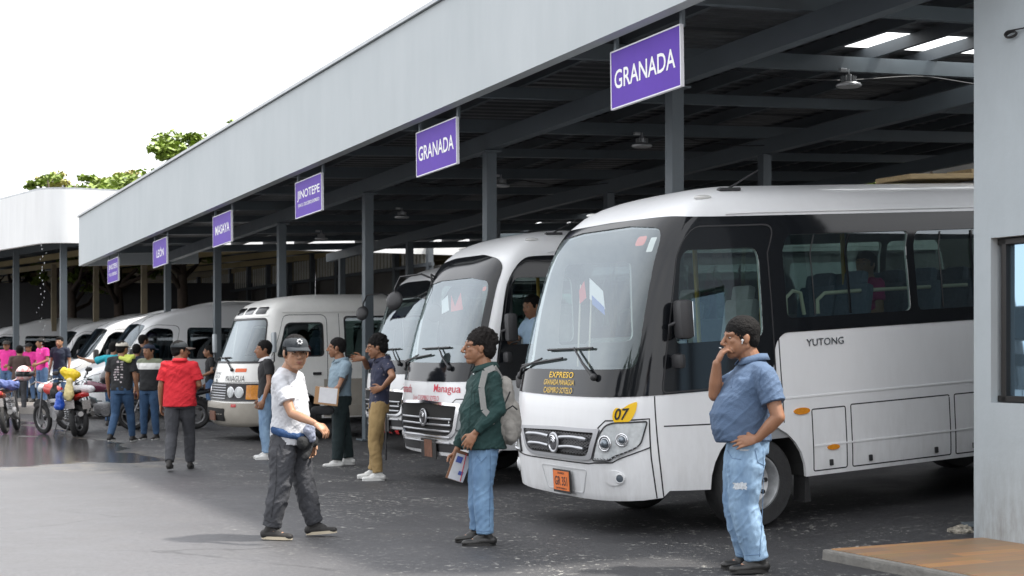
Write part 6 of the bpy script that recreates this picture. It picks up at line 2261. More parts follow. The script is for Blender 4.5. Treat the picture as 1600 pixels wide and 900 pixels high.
# --- 1 man in the light grey T-shirt walking across the forecourt
loc, J = pj(456, 11.9, dict(head=(462, 552, -.08), neck=(449, 575, 0), pelvis=(450, 676, 0), shR=(436, 595, -.18), shL=(464, 592, .18), elR=(456, 646, -.27), wrR=(491, 661, -.42),
    elL=(474, 648, .22), wrL=(484, 690, .12), hipR=(443, 684, -.08), hipL=(458, 684, .09), knR=(439, 756, -.13), anR=(423, 826, -.12), knL=(475, 756, .08), anL=(491, 819, .14)))
p1, J1, s1 = person(dict(loc=loc, J=J, f=(.93, -.37, 0), hf=(.42, -.90, -.04), near=True, voxel=.0095, skin='tan', shirt=grey_tee, trousers=charcoal, shoes=dark_shoe, soles=pale_sole,
    cap=cap_grey, cap_tilt=.05, hair='short', belly=.055, girth=1.10, hem=-.10, slen=.66, sleeve_w=1.12, leg_w=1.32, cuff=.96, hdR=(.85, -.1, -.55), pnR=(.1, .4, -.9), thR=(.5, -.3, .7), curlR=.55,
    ftR=(.97, -.25, 0), ftL=(.97, -.2, .10), k=.985, fold=.013, tfold=.020, seed=2, hfat=1.04, hk=1.16,
    label='man in light grey T-shirt and dark cap walking right, arm swinging forward'))
# embroidered patch on the cap, fanny pack and knotted jacket
q = MB()
H0 = J1['head']; hf_ = unit(Vector((.42, -.90, -.04))); hr_ = hf_.cross(Vector((0, 0, 1))).normalized()
for i in range(7):
    a = i / 7 * 6.28
    q.box(H0 + hf_ * (.112 - .012 * math.sin(a)) + hr_ * (.018 * math.cos(a)) + Vector((0, 0, .098 + .016 * math.sin(a))), (.011, .010, .011))
q.build('cap_patch', white_ink, p1)
pc = J1['pelvis']
g_ = ([], []); ff = Vector((.93, -.37, 0)).normalized(); rr_ = ff.cross(Vector((0, 0, 1)))
for i in range(41):
    a = R(-100 + 200 * i / 40)
    c_ = pc + (rr_ * (.185 * math.sin(a)) + ff * (.185 * math.cos(a))) + Vector((0, 0, .02 - .05 * math.cos(a)))
    egg(g_, c_, (.022, .022, .030), n=10, m=8)
kj = skin_mesh('tied_jacket', g_, cloth('royal_blue_cloth', (.02, .06, .16)), None, .009, 1, (.008, 14, 14), 4)
kj.location = loc; tag(kj, 'blue jacket tied round the waist of the man in the grey T-shirt', 'jacket')
g_ = ([], []); c_ = pc + ff * .20 + rr_ * .03 + Vector((0, 0, -.07))
limb(g_, c_ - rr_ * .09, .05, c_ + rr_ * .09, .055, ff, .75); limb(g_, c_ + Vector((0, 0, -.05)), .04, c_ + rr_ * .05 + Vector((0, 0, -.12)), .03)
wb_ = skin_mesh('waist_bag', g_, black_cloth, None, .008, 1, (.006, 12, 12), 3); wb_.location = loc
tag(wb_, 'small black waist bag worn at the front by the man in the grey T-shirt', 'bag')
g_ = ([], []); c_ = pc + ff * .23 + rr_ * .06 + Vector((0, 0, .03)); egg(g_, c_, (.05, .045, .06)); egg(g_, c_ + Vector((.02, 0, -.05)), (.035, .035, .05))
cl_ = skin_mesh('checked_cloth', g_, pattern_mat('checked_rag', (.30, .33, .42), (.08, .10, .20), 60), None, .008, 1, (.012, 18, 18), 3); cl_.location = loc
tag(cl_, 'checked grey and blue cloth tucked above the black waist bag', 'cloth')

# --- 2 man in the bottle green shirt with a rucksack
loc, J = pj(752, 11.53, dict(head=(747, 544, 0), neck=(759, 572, 0), pelvis=(760, 668, 0), shL=(770, 591, -.17), shR=(750, 588, .18), elL=(779, 640, -.22), wrL=(743, 676, -.24),
    elR=(742, 643, .2), wrR=(714, 703, .12), hipL=(760, 678, -.09), hipR=(756, 678, .09), knL=(754, 760, -.09), knR=(747, 760, .10), anL=(759, 836, -.09), anR=(748, 830, .10)))
p2, J2, s2_ = person(dict(loc=loc, J=J, f=(-.97, -.20, 0), hf=(-.96, -.26, .02), near=True, voxel=.0095, skin='brown', shirt=green_cloth, trousers=denim_l2, shoes=black_leather, sleeve='long', sleeve_w=1.15, hair='curly', hair_mat=hair_g,
    hem=-.17, belly=.06, girth=1.12, shirt_loose=1.17, collar=green_cloth, leg_w=1.18, k=.985, fold=.018, tfold=.013, seed=7, hk=1.12, hdL=(-.55, -.05, -.8), pnL=(.2, .9, -.1), thL=(-.8, -.1, .3), curlL=.45, hdR=(-.2, 0, -1), curlR=.9,
    ftL=(-.98, -.15, 0), ftR=(-.98, -.1, 0), moustache=False, label='curly haired man in a bottle green shirt wearing a grey rucksack, facing left'))
q = MB()
for i in range(6):
    c_ = J2['pelvis'].lerp(J2['neck'], .02 + i * .17) + Vector((-.155 + .012 * i, -.045, 0)); q.ball(c_, .0065, 8, 6)
q.build('shirt_button', white_ink, p2)
g_ = ([], [])
bx_ = lambda px, py, dy: PX(px, py, 11.53 + dy) - Vector(loc)
limb(g_, bx_(786, 606, -.02), .085, bx_(787, 672, -.02), .105, (0, 1, 0), 1.35)
limb(g_, bx_(794, 640, -.02), .085, bx_(797, 676, -.02), .085, (0, 1, 0), 1.35)
bag = skin_mesh('rucksack_body', g_, cloth('grey_canvas', (.30, .285, .26), vary=.12), None, .010, 2, (.020, 7, 7), 5)
bg = empty('rucksack', loc, 0, 'grey canvas rucksack on the back of the man in the green shirt', 'rucksack'); bag.parent = bg; bag.name = 'main_pocket'
g_ = ([], []); limb(g_, bx_(795, 668, -.13), .062, bx_(799, 680, -.12), .055, (0, 1, 0), .8)
fp_ = skin_mesh('front_pocket', g_, MATS['grey_canvas'], bg, .010, 2, (.010, 9, 9), 6)
q = MB(); q.tube([bx_(786, 650, -.215), bx_(792, 640, -.215), bx_(801, 634, -.20), bx_(808, 640, -.17)], .006, 6); q.tube([bx_(776, 655, -.21), bx_(786, 638, -.20), bx_(797, 612, -.15)], .006, 6); q.build('zip', black_cloth, bg)
q = MB()
pts = [bx_(783, 592, -.12), bx_(772, 574, -.20), bx_(758, 580, -.27), bx_(752, 606, -.285), bx_(756, 640, -.28), bx_(774, 660, -.24)]
for i in range(len(pts) - 1): q.beam(pts[i], pts[i + 1], .045, .008, up=Vector((.3, -1, .2)))
q.build('shoulder_strap', cloth('strap_webbing', (.30, .30, .29)), bg)
# clipboard in his far hand
cb = empty('clipboard', tuple(PX(717, 728, 11.60)), 0, 'clipboard with papers hanging from the hand of the man in green', 'clipboard')
rt_ = Matrix.Rotation(R(20), 3, 'Y') @ Matrix.Rotation(R(25), 3, 'Z')
q = MB(); q.box((0, 0, 0), (.15, .008, .24), rt_, bev=.003); q.build('board', mat('hardboard', (.22, .11, .06), rough=.7), cb)
q = MB(); q.box(rt_ @ Vector((.01, -.008, -.01)), (.135, .005, .21), rt_); q.build('papers', mat('paper', (.72, .72, .74), rough=.8, vary=.08, vscale=20), cb)
q = MB(); q.box(rt_ @ Vector((-.02, -.013, .05)), (.05, .003, .05), rt_); q.box(rt_ @ Vector((.03, -.013, -.05)), (.04, .003, .03), rt_); q.build('printed_patch', mat('print_blue', (.08, .12, .4)), cb)
q = MB(); q.beam(rt_ @ Vector((.02, -.014, .11)), rt_ @ Vector((.05, -.014, -.11)), .006, .006); q.build('elastic', mat('red_elastic', (.5, .04, .06)), cb)

# --- 3 man in the slate blue polo shirt, right
loc, J = pj(1168, 10.08, dict(head=(1157, 529, 0), neck=(1177, 560, 0), pelvis=(1171, 682, 0), shL=(1196, 589, -.21), shR=(1159, 588, .20), elL=(1216, 652, -.30), wrL=(1184, 685, -.24),
    elR=(1117, 617, .02), wrR=(1120, 568, -.06), hipL=(1168, 694, -.09), hipR=(1163, 694, .09), knL=(1161, 788, -.10), knR=(1152, 788, .10), anL=(1183, 874, -.10), anR=(1170, 868, .09)))
p3, J3, s3_ = person(dict(loc=loc, J=J, f=(-.96, -.26, 0), hf=(-.97, -.22, -.06), near=True, voxel=.0095, skin='brown', shirt=blue_polo, trousers=denim_l, shoes=black_leather, hair='short',
    hem=-.035, belly=.135, girth=1.36, collar=blue_polo, leg_w=1.42, armg=1.16, sleeve_w=1.15, slen=.66, k=1.03, fold=.014, tfold=.014, seed=12, hfat=1.12, hk=1.13,
    hdL=(-1, .0, -.18), pnL=(.1, .8, -.3), thL=(-.2, -.2, .9), curlL=.22, hdR=(.42, -.05, .90), pnR=(.9, .2, -.3), thR=(.6, .1, .3), curlR=.75, ftL=(-.98, -.18, 0), ftR=(-.98, -.1, 0), cuff=1.0,
    label='heavy man in a slate blue polo shirt, hand on hip, touching his nose'))
q = MB(); c_ = J3['head'] + Vector((.0, -.093, -.012)); q.ball(c_, (.010, .008, .010), 10, 8); q.tube([c_, c_ + Vector((-.004, -.002, -.026))], .0035, 6); q.build('earphone', mat('white_plastic', (.8, .8, .8), rough=.3), p3, smooth=True)
q = MB(); c_ = J3['wrR'] + Vector((.022, -.02, .105)); q.torus(c_, .0095, .0022, axis=(.3, .1, .9), n=14, m=6); q.build('ring', chrome, p3, smooth=True)
# ripped patch on the thigh
bv = None
def stick_patch(parent, ob, centre, direction, w, h, m, name, n=9, jag=.3, seed=1, off=.003):
    """small irregular patch pressed on to a mesh along a direction (all in the parent's space)"""
    dg = bpy.context.evaluated_depsgraph_get()
    bvh = BVHTree.FromPolygons([v.co for v in ob.data.vertices], [tuple(p.vertices) for p in ob.data.polygons])
    d = unit(direction); s = perp(d, Vector((1, .3, 0))); t = d.cross(s)
    if abs(t.z) < abs(s.z): s, t = t, s
    rnd = random.Random(seed); vs = []; fs = []
    for i in range(n):
        for j in range(n):
            x = (i / (n - 1) - .5) * w; y = (j / (n - 1) - .5) * h
            e = 1 + jag * (rnd.random() - .5) if i in (0, n - 1) or j in (0, n - 1) else 1
            o = Vector(centre) - d * .4 + s * (x * e) + t * (y * e)
            hit = bvh.ray_cast(o, d)
            if hit[0] is None:
                return None
            vs.append(hit[0] - d * off)
    for i in range(n - 1):
        for j in range(n - 1):
            fs.append((i * n + j, (i + 1) * n + j, (i + 1) * n + j + 1, i * n + j + 1))
    q = MB(); q.add(vs, fs)
    return q.build(name, m, parent, smooth=True)
tr_ = [c_ for c_ in p3.children if c_.name.startswith('trousers')][0]
for (px, py, w, h, sd) in ((1150, 755, .085, .045, 1), (1156, 700, .06, .012, 2)):
    c_ = PX(px, py, 10.08) - Vector(loc)
    stick_patch(p3, tr_, c_, (0, 1, 0), w, h, mat('frayed_white_thread', (.62, .66, .70), rough=.9, vary=.35, vscale=60), 'frayed_patch', jag=.5, seed=sd)

def stick_line(parent, ob, pts, D, r0, m, name, origin, rad=.0022):
    bvh = BVHTree.FromPolygons([v.co for v in ob.data.vertices], [tuple(p.vertices) for p in ob.data.polygons])
    o = Vector(origin); out = []
    for i in range(len(pts) - 1):
        for k_ in range(8):
            a = k_ / 8; px, py = pts[i][0] * (1 - a) + pts[i + 1][0] * a, pts[i][1] * (1 - a) + pts[i + 1][1] * a
            p = PX(px, py, D - .6) - o; hit = bvh.ray_cast(p, Vector(((px - 800) / F, 1, (550 - py) / F)).normalized())
            if hit[0] is not None: out.append(hit[0] + Vector((0, -rad * .6, 0)))
    if len(out) > 2:
        q = MB(); q.tube(out, rad, 5); return q.build(name, m, parent, smooth=True)
seam_m = mat('denim_seam', (.10, .17, .28), rough=.9); seam_d = mat('dark_seam', (.008, .02, .02), rough=.9); seam_b = mat('polo_seam', (.04, .07, .13), rough=.9)
def kid(p, nm): return [c_ for c_ in p.children if c_.name.startswith(nm)][0]
L3 = p3.location
for q_ in ([(1192, 700), (1194, 760), (1190, 830), (1186, 876)], [(1180, 703), (1184, 722), (1196, 728)], [(1200, 716), (1216, 712)], [(1200, 716), (1199, 742), (1208, 750), (1216, 742)], [(1140, 862), (1165, 868), (1192, 866)], [(1136, 703), (1144, 716), (1160, 718)]):
    stick_line(p3, kid(p3, 'trousers'), q_, 10.08, 0, seam_m, 'seam', L3)
for q_ in ([(1190, 575), (1186, 600), (1192, 612)], [(1148, 580), (1142, 610)], [(1204, 622), (1208, 650), (1206, 682)], [(1118, 686), (1150, 690), (1180, 688)]):
    stick_line(p3, kid(p3, 'shirt'), q_, 10.08, 0, seam_b, 'seam', L3, .0018)
L2 = p2.location
for q_ in ([(766, 706), (766, 760), (764, 832)], [(745, 712), (752, 722), (762, 712)], [(741, 828), (755, 831), (768, 829)]):
    stick_line(p2, kid(p2, 'trousers'), q_, 11.53, 0, seam_m, 'seam', L2)
for q_ in ([(764, 586), (757, 610), (760, 640)], [(738, 600), (734, 650), (730, 694)], [(741, 612), (757, 614)], [(741, 612), (742, 634), (756, 636), (757, 614)], [(734, 670), (742, 682)]):
    stick_line(p2, kid(p2, 'shirt'), q_, 11.53, 0, seam_d, 'seam', L2, .0018)
L1 = p1.location
for q_ in ([(433, 700), (431, 760), (423, 815)], [(436, 694), (442, 712)], [(413, 812), (424, 817), (434, 813)]):
    stick_line(p1, kid(p1, 'trousers'), q_, 11.9, 0, mat('grey_seam', (.02, .021, .024), rough=.9), 'seam', L1)
# --- 4 young man in khaki trousers
loc, J = pj(588, 17.3, dict(head=(588, 543, -.02), neck=(598, 560, 0), pelvis=(592, 629, 0), shL=(605, 569, -.17), shR=(589, 566, .17), elL=(614, 588, -.36), wrL=(598, 606, -.22),
    elR=(574, 573, .22), wrR=(568, 560, .02), hipL=(592, 636, -.09), hipR=(588, 636, .08), knL=(584, 688, -.09), knR=(590, 688, .09), anL=(591, 740, -.09), anR=(583, 736, .10)))
p4, J4, _ = person(dict(loc=loc, J=J, f=(-.92, -.38, 0), hf=(-.95, -.20, -.18), hu=(-.15, 0, 1), near=True, voxel=.011, skin='brown', shirt=motif, trousers=khaki, shoes=white_shoe, hair='curly', hem=-.07, leg_w=1.05, k=.99, seed=9,
    hdL=(-.9, .1, -.25), curlL=.3, hdR=(-1, -.1, 0), curlR=.4, ftL=(-.97, -.2, 0), ftR=(-.97, -.1, 0), collar=motif, label='young man in khaki trousers and dark patterned polo, hand on hip, beside a bus mirror'))
# --- 5 man with the clipboard
loc, J = pj(530, 19.5, dict(head=(526, 544, 0), neck=(533, 562, 0), pelvis=(534, 619, 0), shL=(542, 571, -.17), shR=(525, 570, .17), elL=(531, 604, -.23), wrL=(514, 618, -.27),
    elR=(521, 602, .15), wrR=(506, 613, -.02), hipL=(533, 625, -.09), hipR=(530, 625, .08), knL=(529, 672, -.09), knR=(538, 672, .10), anL=(527, 720, -.09), anR=(545, 716, .12)))
p5, J5, _ = person(dict(loc=loc, J=J, f=(-.93, -.33, 0), hf=(-1, -.04, -.02), near=True, voxel=.011, skin='brown', shirt=greyblue, trousers=green_black, shoes=white_shoe, hair='short', hem=-.0, belly=.05, girth=1.12, leg_w=1.25, k=1.0, seed=15,
    hdL=(-.5, 0, -.75), curlL=.6, ftL=(-.97, -.2, 0), ftR=(-.97, -.1, 0), collar=greyblue, label='man in a grey blue polo and black trousers holding a clipboard'))
q = MB(); q.torus(J5['wrL'] + Vector((0, 0, .01)), .030, .006, axis=(.6, 0, .8), n=16, m=6); q.build('wristwatch', MATS['silver_plastic'], p5)
cb = empty('clipboard', tuple(PX(510, 619, 19.12)), 0, 'brown clipboard with white forms held by the man in grey blue', 'clipboard')
rt_ = Matrix.Rotation(R(6), 3, 'Y') @ Matrix.Rotation(R(-8), 3, 'Z')
q = MB(); q.box((0, .012, 0), (.32, .008, .23), rt_, bev=.003); q.build('board', mat('tan_board', (.38, .22, .11), rough=.7), cb)
q = MB(); q.box((0.02, .004, .008), (.24, .004, .20), rt_); q.build('papers', MATS['paper'], cb)
g_ = ([], []); c_ = Vector((0, 0, 0)); limb(g_, Vector((-.08, 0, 0)), .06, Vector((.10, 0, 0)), .065, (0, 1, 0), .5)
mb_ = skin_mesh('satchel_body', g_, black_cloth, None, .01, 1, (.006, 9, 9), 2)
st_ = empty('shoulder_bag', tuple(PX(503, 641, 19.2)), 0, 'black shoulder bag below the clipboard, its strap across the back', 'bag'); mb_.parent = st_; mb_.name = 'pouch'
q = MB(); o_ = PX(503, 641, 19.2)
pts = [PX(512, 634, 19.15) - o_, PX(530, 612, 19.17) - o_, PX(541, 592, 19.22) - o_, PX(545, 574, 19.35) - o_, PX(538, 564, 19.5) - o_]
for i in range(4): q.beam(pts[i], pts[i + 1], .035, .006, up=Vector((.2, -1, 0)))
q.build('strap', black_cloth, st_)

def add(px, D, face, label, h=1.68, arms=('down', 'down'), legs=None, z=0.0, seatz=None, lean=0.0, loc=None, **kw):
    J, f, k = stand(h, face, arms, legs, lean, seatz=seatz)
    l = loc if loc is not None else ((px - 800) / F * D, D, z)
    if 'hface' in kw:
        a = R(kw.pop('hface')); kw['hf'] = (-math.sin(a), -math.cos(a), kw.pop('hpitch', 0))
    d = dict(loc=l, J=J, f=tuple(f), k=k, label=label, voxel=.014, skin='brown', shirt=navy, trousers=denim_m, shoes=dark_shoe, hair='short', fold=.014, tfold=.012, seed=int(abs(px)) % 50, face=True)
    d.update(kw)
    return person(d)
# --- the rest of the crowd
vest = band_mat('black_vest_pale_collar', [(0, (.018, .018, .02)), (1.40, (.45, .47, .50)), (1.6, (.45, .47, .5))])
add(416, 20.7, 75, 'man in a black waistcoat and pale jeans, half hidden behind the grey T-shirt', h=1.66, shirt=vest, trousers=denim_l, shoes=white_shoe, collar=MATS['paper'], hface=70, leg_w=1.1)
pr_, Jr, sr_ = add(281, 18.75, 176, 'man in a red polo shirt and dark cap, seen from behind', h=1.64, arms=('front', 'down'), legs='step', shirt=red_pique, trousers=charcoal, hem=-.09, girth=1.15, shirt_loose=1.15, sleeve_w=1.3, slen=.75, collar=red_pique,
    cap=cap_grey, visor=cap_brown, hface=238, voxel=.011, leg_w=1.12, near=True, fold=.018)
pb_, Jb, sb_ = add(190, 24.5, 188, 'man in a black T-shirt with a white back print and a cream cap', h=1.68, shirt=black_cloth, trousers=denim_d, soles=white_shoe, cap=cloth('cream_cap_cloth', (.62, .58, .50)), hface=205, girth=1.12, slen=.7, sleeve_w=1.2, legs='step', arms=('down', 'down'))
rnd = random.Random(4)
for i in range(9):
    for j in range(3):
        if rnd.random() < .3: continue
        stick_patch(pb_, sb_, (-.08 + .055 * j + rnd.uniform(-.01, .01), 0, 1.00 + .042 * i), (0, 1, 0), .03 + .02 * rnd.random(), .018 + .012 * rnd.random(), mat('white_back_print', (.55, .53, .54), rough=.8, color2=(.30, .22, .24), vscale=25), 'back_print', n=4, jag=.6, seed=i * 7 + j, off=.005)
g_ = ([], []); limb(g_, Jb['neck'] + Vector((-.02, .02, .0)), .035, Jb['shR'] + Vector((.02, -.02, .06)), .04); limb(g_, Jb['neck'] + Vector((.0, -.07, -.02)), .04, Jb['shR'] + Vector((-.02, -.09, .0)), .045)
tw = skin_mesh('towel', g_, cloth('lime_towel', (.55, .62, .12)), None, .012, 1, (.012, 10, 10), 2); tw.location = pb_.location
tag(tw, 'lime yellow cloth over the shoulder of the man in the black T-shirt', 'towel')
add(234, 25.3, 12, 'man in a black, white and olive banded polo and navy cap, looking left', h=1.64, shirt=stripe, trousers=denim_d, cap=navy, hface=30, cap_back=True, girth=1.1, soles=white_shoe, slen=.7)
add(178, 30.0, 184, 'man in a bright teal shirt pointing left with outstretched arm', h=1.70, arms=('down', 'out'), shirt=teal, trousers=denim_d, slen=.75, sleeve_w=1.25, hface=215)
add(213, 30.2, 178, 'man in navy behind the cream capped man, only his legs in white trainers showing', h=1.66, shirt=navy, trousers=denim_l2, shoes=white_shoe)
add(223, 31.8, 200, 'dark shirted man leaning at the van window', h=1.70, shirt=black_cloth, trousers=denim_d, z=.17, hface=225)
add(0, 0, 63, 'man in a purple cap and teal shirt sitting in the largest van', loc=tuple(PX(241, 550, 33.9) - Vector((0, 0, CAMH))), seatz=1.12, shirt=teal, trousers=charcoal, cap=cloth('purple_cap_cloth', (.10, .03, .22)), hface=40)
add(94, 38.7, 8, 'young man in a navy polo with small chest marks, smiling at the crowd', h=1.74, z=.15, shirt=navy, trousers=denim_m, shoes=white_shoe, hair='quiff', skin='tan', girth=1.05, slen=.7)
pk, _, _ = add(66, 38.4, 40, 'pink polo man standing third from left, looking down to the left', h=1.72, z=.15, shirt=pink, trousers=denim_m, shoes=white_shoe, hface=75, group=None, arms=('down', 'front'), girth=1.05, skin='brown', cap=black_cloth, cap_back=True)
add(46, 39.8, 15, 'shorter man in a pink polo and black cap behind the others', h=1.60, z=.15, shirt=pink, trousers=denim_m, cap=black_cloth, hface=30)
add(11, 39.5, 5, 'man in a pink polo and brimmed hat at the left edge', h=1.66, z=.15, shirt=pink, trousers=denim_m, cap=cloth('dark_hat_cloth', (.05, .045, .04)), arms=('down', 'front'))
add(30, 36.0, 170, 'man in a brown T-shirt seen from behind, bending beside the motorcycles', h=1.66, z=.0, shirt=brown_cloth, trousers=charcoal, lean=.06, arms=('front', 'front'), slen=.75)
add(329, 31.6, 70, 'man in dark waistcoat and blue jeans leaning beside the beige minibus mirror', h=1.64, shirt=vest, trousers=denim_m, arms=('down', 'front'), hface=90)
# drivers and a passenger inside
def seat_in(bus, lx_, ly_, lz, label, face=63.5, **kw):
    w = bus.matrix_basis @ Vector((lx_, ly_, lz))
    return add(0, 0, face, label, loc=(w.x, w.y, w.z), seatz=.45, **kw)
bpy.context.view_layer.update()
seat_in(bus2, 1.17, -.60, .86, 'driver in a pale blue shirt at the wheel of the Granada Managua bus', shirt=cloth('pale_blue_shirt', (.38, .50, .66)), arms=('wheel', 'front'), hface=50, hpitch=-.15, trousers=charcoal)
seat_in(bus1, 3.35, -.15, 1.05, 'passenger in a magenta top sitting behind the bus window, hand to mouth', face=80, shirt=cloth('magenta_top', (.50, .02, .20)), arms=('chin', 'front'), hface=40, skin='tan')
seat_in(coaster, 1.42, -.52, .58, 'man in a pink shirt at the wheel of the beige minibus', shirt=cloth('salmon_shirt', (.60, .13, .18)), arms=('wheel', 'wheel'), hface=60)
# ------------------------------------------------------------------ motorcycles
bike_frame = mat('bike_frame_black', (.02, .02, .022), rough=.35, coat=.4)
engine_m = mat('engine_alloy', (.38, .38, .39), rough=.4, metal=.8, vary=.4, vscale=25)
def make_bike(tank, label, loc, heading, group='motorcycles parked on the wet forecourt', steer=12, lean=-7):
    """local x forward. heading in degrees from +X"""
    r = empty('motorcycle', loc, R(heading), label, 'motorcycle', group)
    r.rotation_euler = (R(lean), 0, R(heading)); r.scale = (.94, .94, .94)
    def whl(x, rad, w, parent):
        e = empty('wheel'); e.parent = parent; e.location = (x, 0, rad)
        MB().torus((0, 0, 0), rad - w * .5, w * .5, axis=(0, 1, 0), n=36, m=10).build('tyre', tyre, e, smooth=True)
        q = MB(); q.torus((0, 0, 0), rad - w * 1.05, w * .22, axis=(0, 1, 0), n=32, m=6); q.build('rim', engine_m, e, smooth=True)
        q = MB()
        for k in range(5):
            a = R(72 * k + 10); d = Vector((math.cos(a), 0, math.sin(a)))
            q.beam(d * .04, d * (rad - w * 1.1), .022, .03, up=Vector((0, 1, 0)))
        q.lathe([(.055, -.05), (.055, .05)], axis=(0, 1, 0), n=16); q.lathe([(.11, .035), (.11, .041)], axis=(0, 1, 0), n=24)
        q.build('spokes', engine_m, e, auto=40)
    whl(-.62, .305, .11, r); whl(.66, .305, .09, r)
    q = MB()
    q.tube([(.42, 0, .92), (.25, 0, .82), (-.20, 0, .78), (-.75, 0, .84)], .02, 8); q.tube([(.42, 0, .88), (.30, 0, .55), (.10, 0, .33), (-.25, 0, .33), (-.30, 0, .75)], .02, 8)
    for s_ in (1, -1):
        q.tube([(-.25, s_ * .09, .36), (-.62, s_ * .10, .305)], .018, 8); q.tube([(-.55, s_ * .13, .34), (-.45, s_ * .13, .74)], .012, 8)
    q.build('frame', bike_frame, r, auto=60)
    q = MB()
    for s_ in (1, -1):
        q.tube([(.66, s_ * .075, .305), (.50, s_ * .075, .70), (.42, s_ * .075, .92)], [.022, .020, .018], 8)
    q.build('fork', engine_m, r, auto=60)
    sp_ = MB()
    for s_ in (1, -1):
        for k in range(9): sp_.torus((-.55 + .011 * k, s_ * .13, .36 + .042 * k), .028, .006, axis=(.24, 0, .97), n=12, m=5)
    sp_.build('shock_springs', chrome, r, smooth=True)
    g = ([], []); limb(g, (-.05, 0, .86), .085, (.30, 0, .90), .125, (0, 1, 0), .95)
    skin_mesh('fuel_tank', g, tank, r, .015, 3)
    g = ([], []); limb(g, (-.72, 0, .86), .075, (-.05, 0, .84), .10, (0, 0, 1), .42); limb(g, (-.35, 0, .85), .11, (-.12, 0, .84), .11, (0, 0, 1), .4)
    skin_mesh('seat', g, mat('seat_vinyl', (.02, .02, .02), rough=.5), r, .015, 2)
    g = ([], []); limb(g, (-.55, 0, .74), .07, (-.88, 0, .80), .05, (0, 1, 0), 1.3); skin_mesh('tail_fairing', g, tank, r, .014, 2)
    q = MB(); q.box((-.93, 0, .80), (.05, .16, .08), bev=.02); q.build('tail_light', red_lens, r, auto=50)
    q = MB(); q.box((-.95, 0, .62), (.01, .17, .16)); q.tube([(-.88, 0, .76), (-.95, 0, .60)], .012, 6); q.build('plate_holder', mat('bike_plate', (.45, .42, .40), rough=.6, vary=.4, vscale=30), r)
    for (x0, rad, a0, a1) in ((-.62, .335, 40, 150), (.66, .335, 40, 150)):
        pts = [(x0 + rad * math.cos(R(a)), 0, .305 + rad * math.sin(R(a))) for a in np.linspace(a0, a1, 10)]
        q = MB()
        for i in range(9): q.beam(pts[i], pts[i + 1], .11, .012, up=Vector((0, 1, 0)))
        q.build('mudguard', bike_frame, r)
    q = MB(); q.box((.05, 0, .46), (.34, .22, .24), bev=.05); q.lathe([(.09, -.15), (.10, -.10), (.10, .10), (.09, .15)], c=(-.02, 0, .40), axis=(0, 1, 0), n=20)
    for k in range(6): q.box((.17 + .012 * k, 0, .50 + .032 * k), (.16, .19, .012), Matrix.Rotation(R(-20), 3, 'Y'))
    q.build('engine', engine_m, r, auto=40)
    q = MB(); q.tube([(.20, -.10, .55), (.30, -.13, .38), (.10, -.15, .26), (-.35, -.16, .30), (-.85, -.17, .42)], [.02, .02, .022, .045, .05], 10); q.build('exhaust', mat('exhaust_steel', (.16, .155, .15), rough=.35, metal=.9), r, auto=60)
    q = MB(); q.tube([(.34, .36, 1.02), (.40, .22, 1.06), (.43, 0, .99), (.40, -.22, 1.06), (.34, -.36, 1.02)], .013, 8); q.build('handlebar', chrome, r, auto=60)
    q = MB()
    for s_ in (1, -1): q.tube([(.345, s_ * .35, 1.02), (.37, s_ * .25, 1.045)], .020, 8); q.tube([(.40, s_ * .20, 1.05), (.36, s_ * .26, 1.16), (.34, s_ * .29, 1.20)], .007, 6)
    q.build('grips', MATS['rubber'], r, auto=60)
    for s_ in (1, -1):
        q = MB(); q.ball((.33, s_ * .31, 1.23), (.018, .07, .045), 12, 8); q.build('mirror', black_pl, r, smooth=True)
    q = MB(); q.lathe([(.05, -.08), (.085, -.03), (.09, .02), (.001, .045)], c=(.55, 0, .90), axis=(1, 0, 0), n=22); q.build('headlight', lamp_glass, r, auto=40)
    q = MB(); q.tube([(-.05, .10, .30), (-.10, .26, .02)], .011, 6); q.build('side_stand', bike_frame, r)
    return r
red_p = mat('red_bike_paint', (.55, .03, .02), rough=.25, coat=.8); orange_p = mat('orange_bike_paint', (.75, .13, .02), rough=.3, coat=.8); black_p = mat('black_bike_paint', (.02, .02, .025), rough=.2, coat=.8)
plum_p = mat('plum_bike_paint', (.14, .03, .06), rough=.25, coat=.8); grey_p = mat('grey_bike_paint', (.30, .31, .33), rough=.3, coat=.8)
def gp(px, D): return ((px - 800) / F * D, D, 0)
make_bike(orange_p, 'red and orange motorcycle at the left edge with a blue bundle on its seat', gp(18, 27.6), 99)
make_bike(red_p, 'red motorcycle carrying yellow and blue bags, its wheel turned aside', gp(98, 26.6), 138)
make_bike(black_p, 'black motorcycle with a white topped seat beside the yellow bag', gp(123, 26.7), 101)
make_bike(plum_p, 'plum coloured motorcycle between the bags and the black T-shirt man', gp(163, 28.4), 196)
make_bike(black_p, 'dark motorcycle half hidden behind the red shirted man', gp(258, 28.6), 200)
# loads on the bikes
def bundle(name, loc, parts, m, lab, cat, fold=.02, seed=1, fr=8):
    g = ([], [])
    for (a, ra, b, rb, fl) in parts: limb(g, a, ra, b, rb, (0, 1, 0), fl)
    o = skin_mesh(name, g, m, None, .014, 1, (fold, fr, fr), seed); o.location = loc
    return tag(o, lab, cat)
yel = mat('yellow_plastic', (.82, .58, .02), rough=.35, vary=.12, vscale=6); cream_p = mat('cream_plastic', (.72, .60, .28), rough=.4, vary=.1, vscale=6); blue_p = mat('blue_plastic_bag', (.02, .09, .50), rough=.25, vary=.3, vscale=8)
P0 = Vector(gp(103, 26.0))
bundle('yellow_bag', PX(110, 583, 26.0), [((-.10, 0, .02), .085, (.10, 0, -.03), .08, .8), ((-.04, 0, -.08), .07, (.05, 0, -.10), .06, .8)], yel, 'yellow bag hooked over the motorcycle handlebars', 'bag', seed=3)
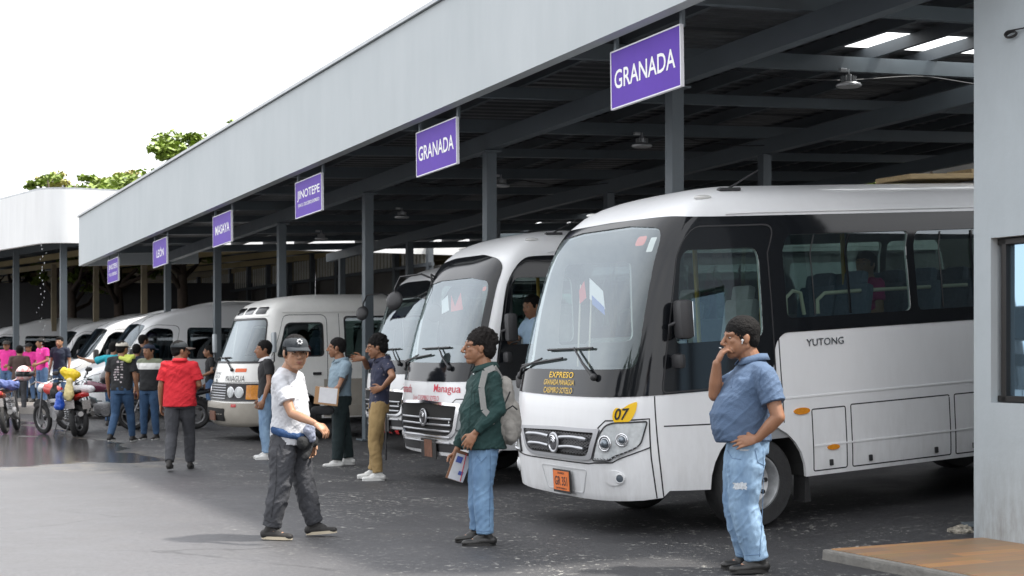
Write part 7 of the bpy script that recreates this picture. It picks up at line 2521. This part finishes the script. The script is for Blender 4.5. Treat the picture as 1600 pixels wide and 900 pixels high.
bundle('cream_bag', PX(108, 606, 25.8), [((0, 0, .12), .06, (.0, 0, -.14), .09, .6)], cream_p, 'pale cream bag hanging under the yellow one', 'bag', seed=5)
bundle('blue_bag', PX(93, 628, 25.7), [((0, 0, .12), .05, (.0, 0, -.06), .10, .8)], blue_p, 'shiny blue plastic bag hanging from the red motorcycle', 'bag', seed=8)
bundle('black_bag', PX(85, 610, 25.9), [((0, 0, .10), .04, (.0, 0, -.06), .08, .9)], black_cloth, 'small black bag hanging left of the cream one', 'bag', seed=9)
bundle('blue_bundle', PX(14, 600, 27.2), [((-.13, 0, .0), .09, (.12, 0, -.02), .085, .8)], mat('faded_blue_tarp', (.10, .14, .36), rough=.5, vary=.3, vscale=6), 'faded blue bundle strapped to the leftmost motorcycle seat', 'bundle', seed=11, fold=.03)
bundle('seat_cover', PX(128, 608, 26.1), [((-.2, 0, .0), .06, (.16, 0, .0), .07, .9)], MATS['paper'], 'white cloth covering the seat of the black motorcycle', 'cover', seed=12)
hl = empty('helmet', tuple(PX(37, 584, 27.0)), 0, 'red and white crash helmet resting above the blue bundle', 'helmet')
q = MB(); q.lathe([(.09, -.12), (.135, -.08), (.145, .0), (.13, .07), (.09, .12), (.04, .145), (.001, .15)], n=24); q.build('shell', mat('helmet_paint', (.60, .05, .05), rough=.25, coat=.8, color2=(.75, .72, .72), vscale=9), hl, auto=60)
q = MB(); q.lathe([(.148, -.05), (.151, .0), (.147, .045)], n=24, cap=False); q.v = [Vector((v[0], v[1] if v[1] < -.02 else -.02, v[2])) for v in q.v]; q.build('visor', gloss_black, hl, smooth=True)
hl2 = empty('helmet', tuple(PX(168, 590, 27.6)), 0, 'black crash helmet hanging on the plum motorcycle', 'helmet')
q = MB(); q.lathe([(.09, -.12), (.135, -.08), (.145, .0), (.13, .07), (.09, .12), (.04, .145), (.001, .15)], n=24); q.build('shell', black_p, hl2, auto=60)
# handlebar of a motorcycle rising beside the young man in khaki
mk = empty('motorcycle_mirror_arm', tuple(PX(603, 700, 18.1)), 0, 'upright mirror stalk of a scooter behind the man in khaki trousers', 'mirror')
q = MB(); q.tube([(0, 0, -.15), (0, 0, .95), (-.03, 0, 1.0)], .012, 6); q.build('stalk', black_pl, mk)
q = MB(); q.ball((-.04, -.02, 1.06), (.075, .03, .055), 14, 10); q.build('mirror', chrome, mk, smooth=True)
# scattered leaf litter by the kerb
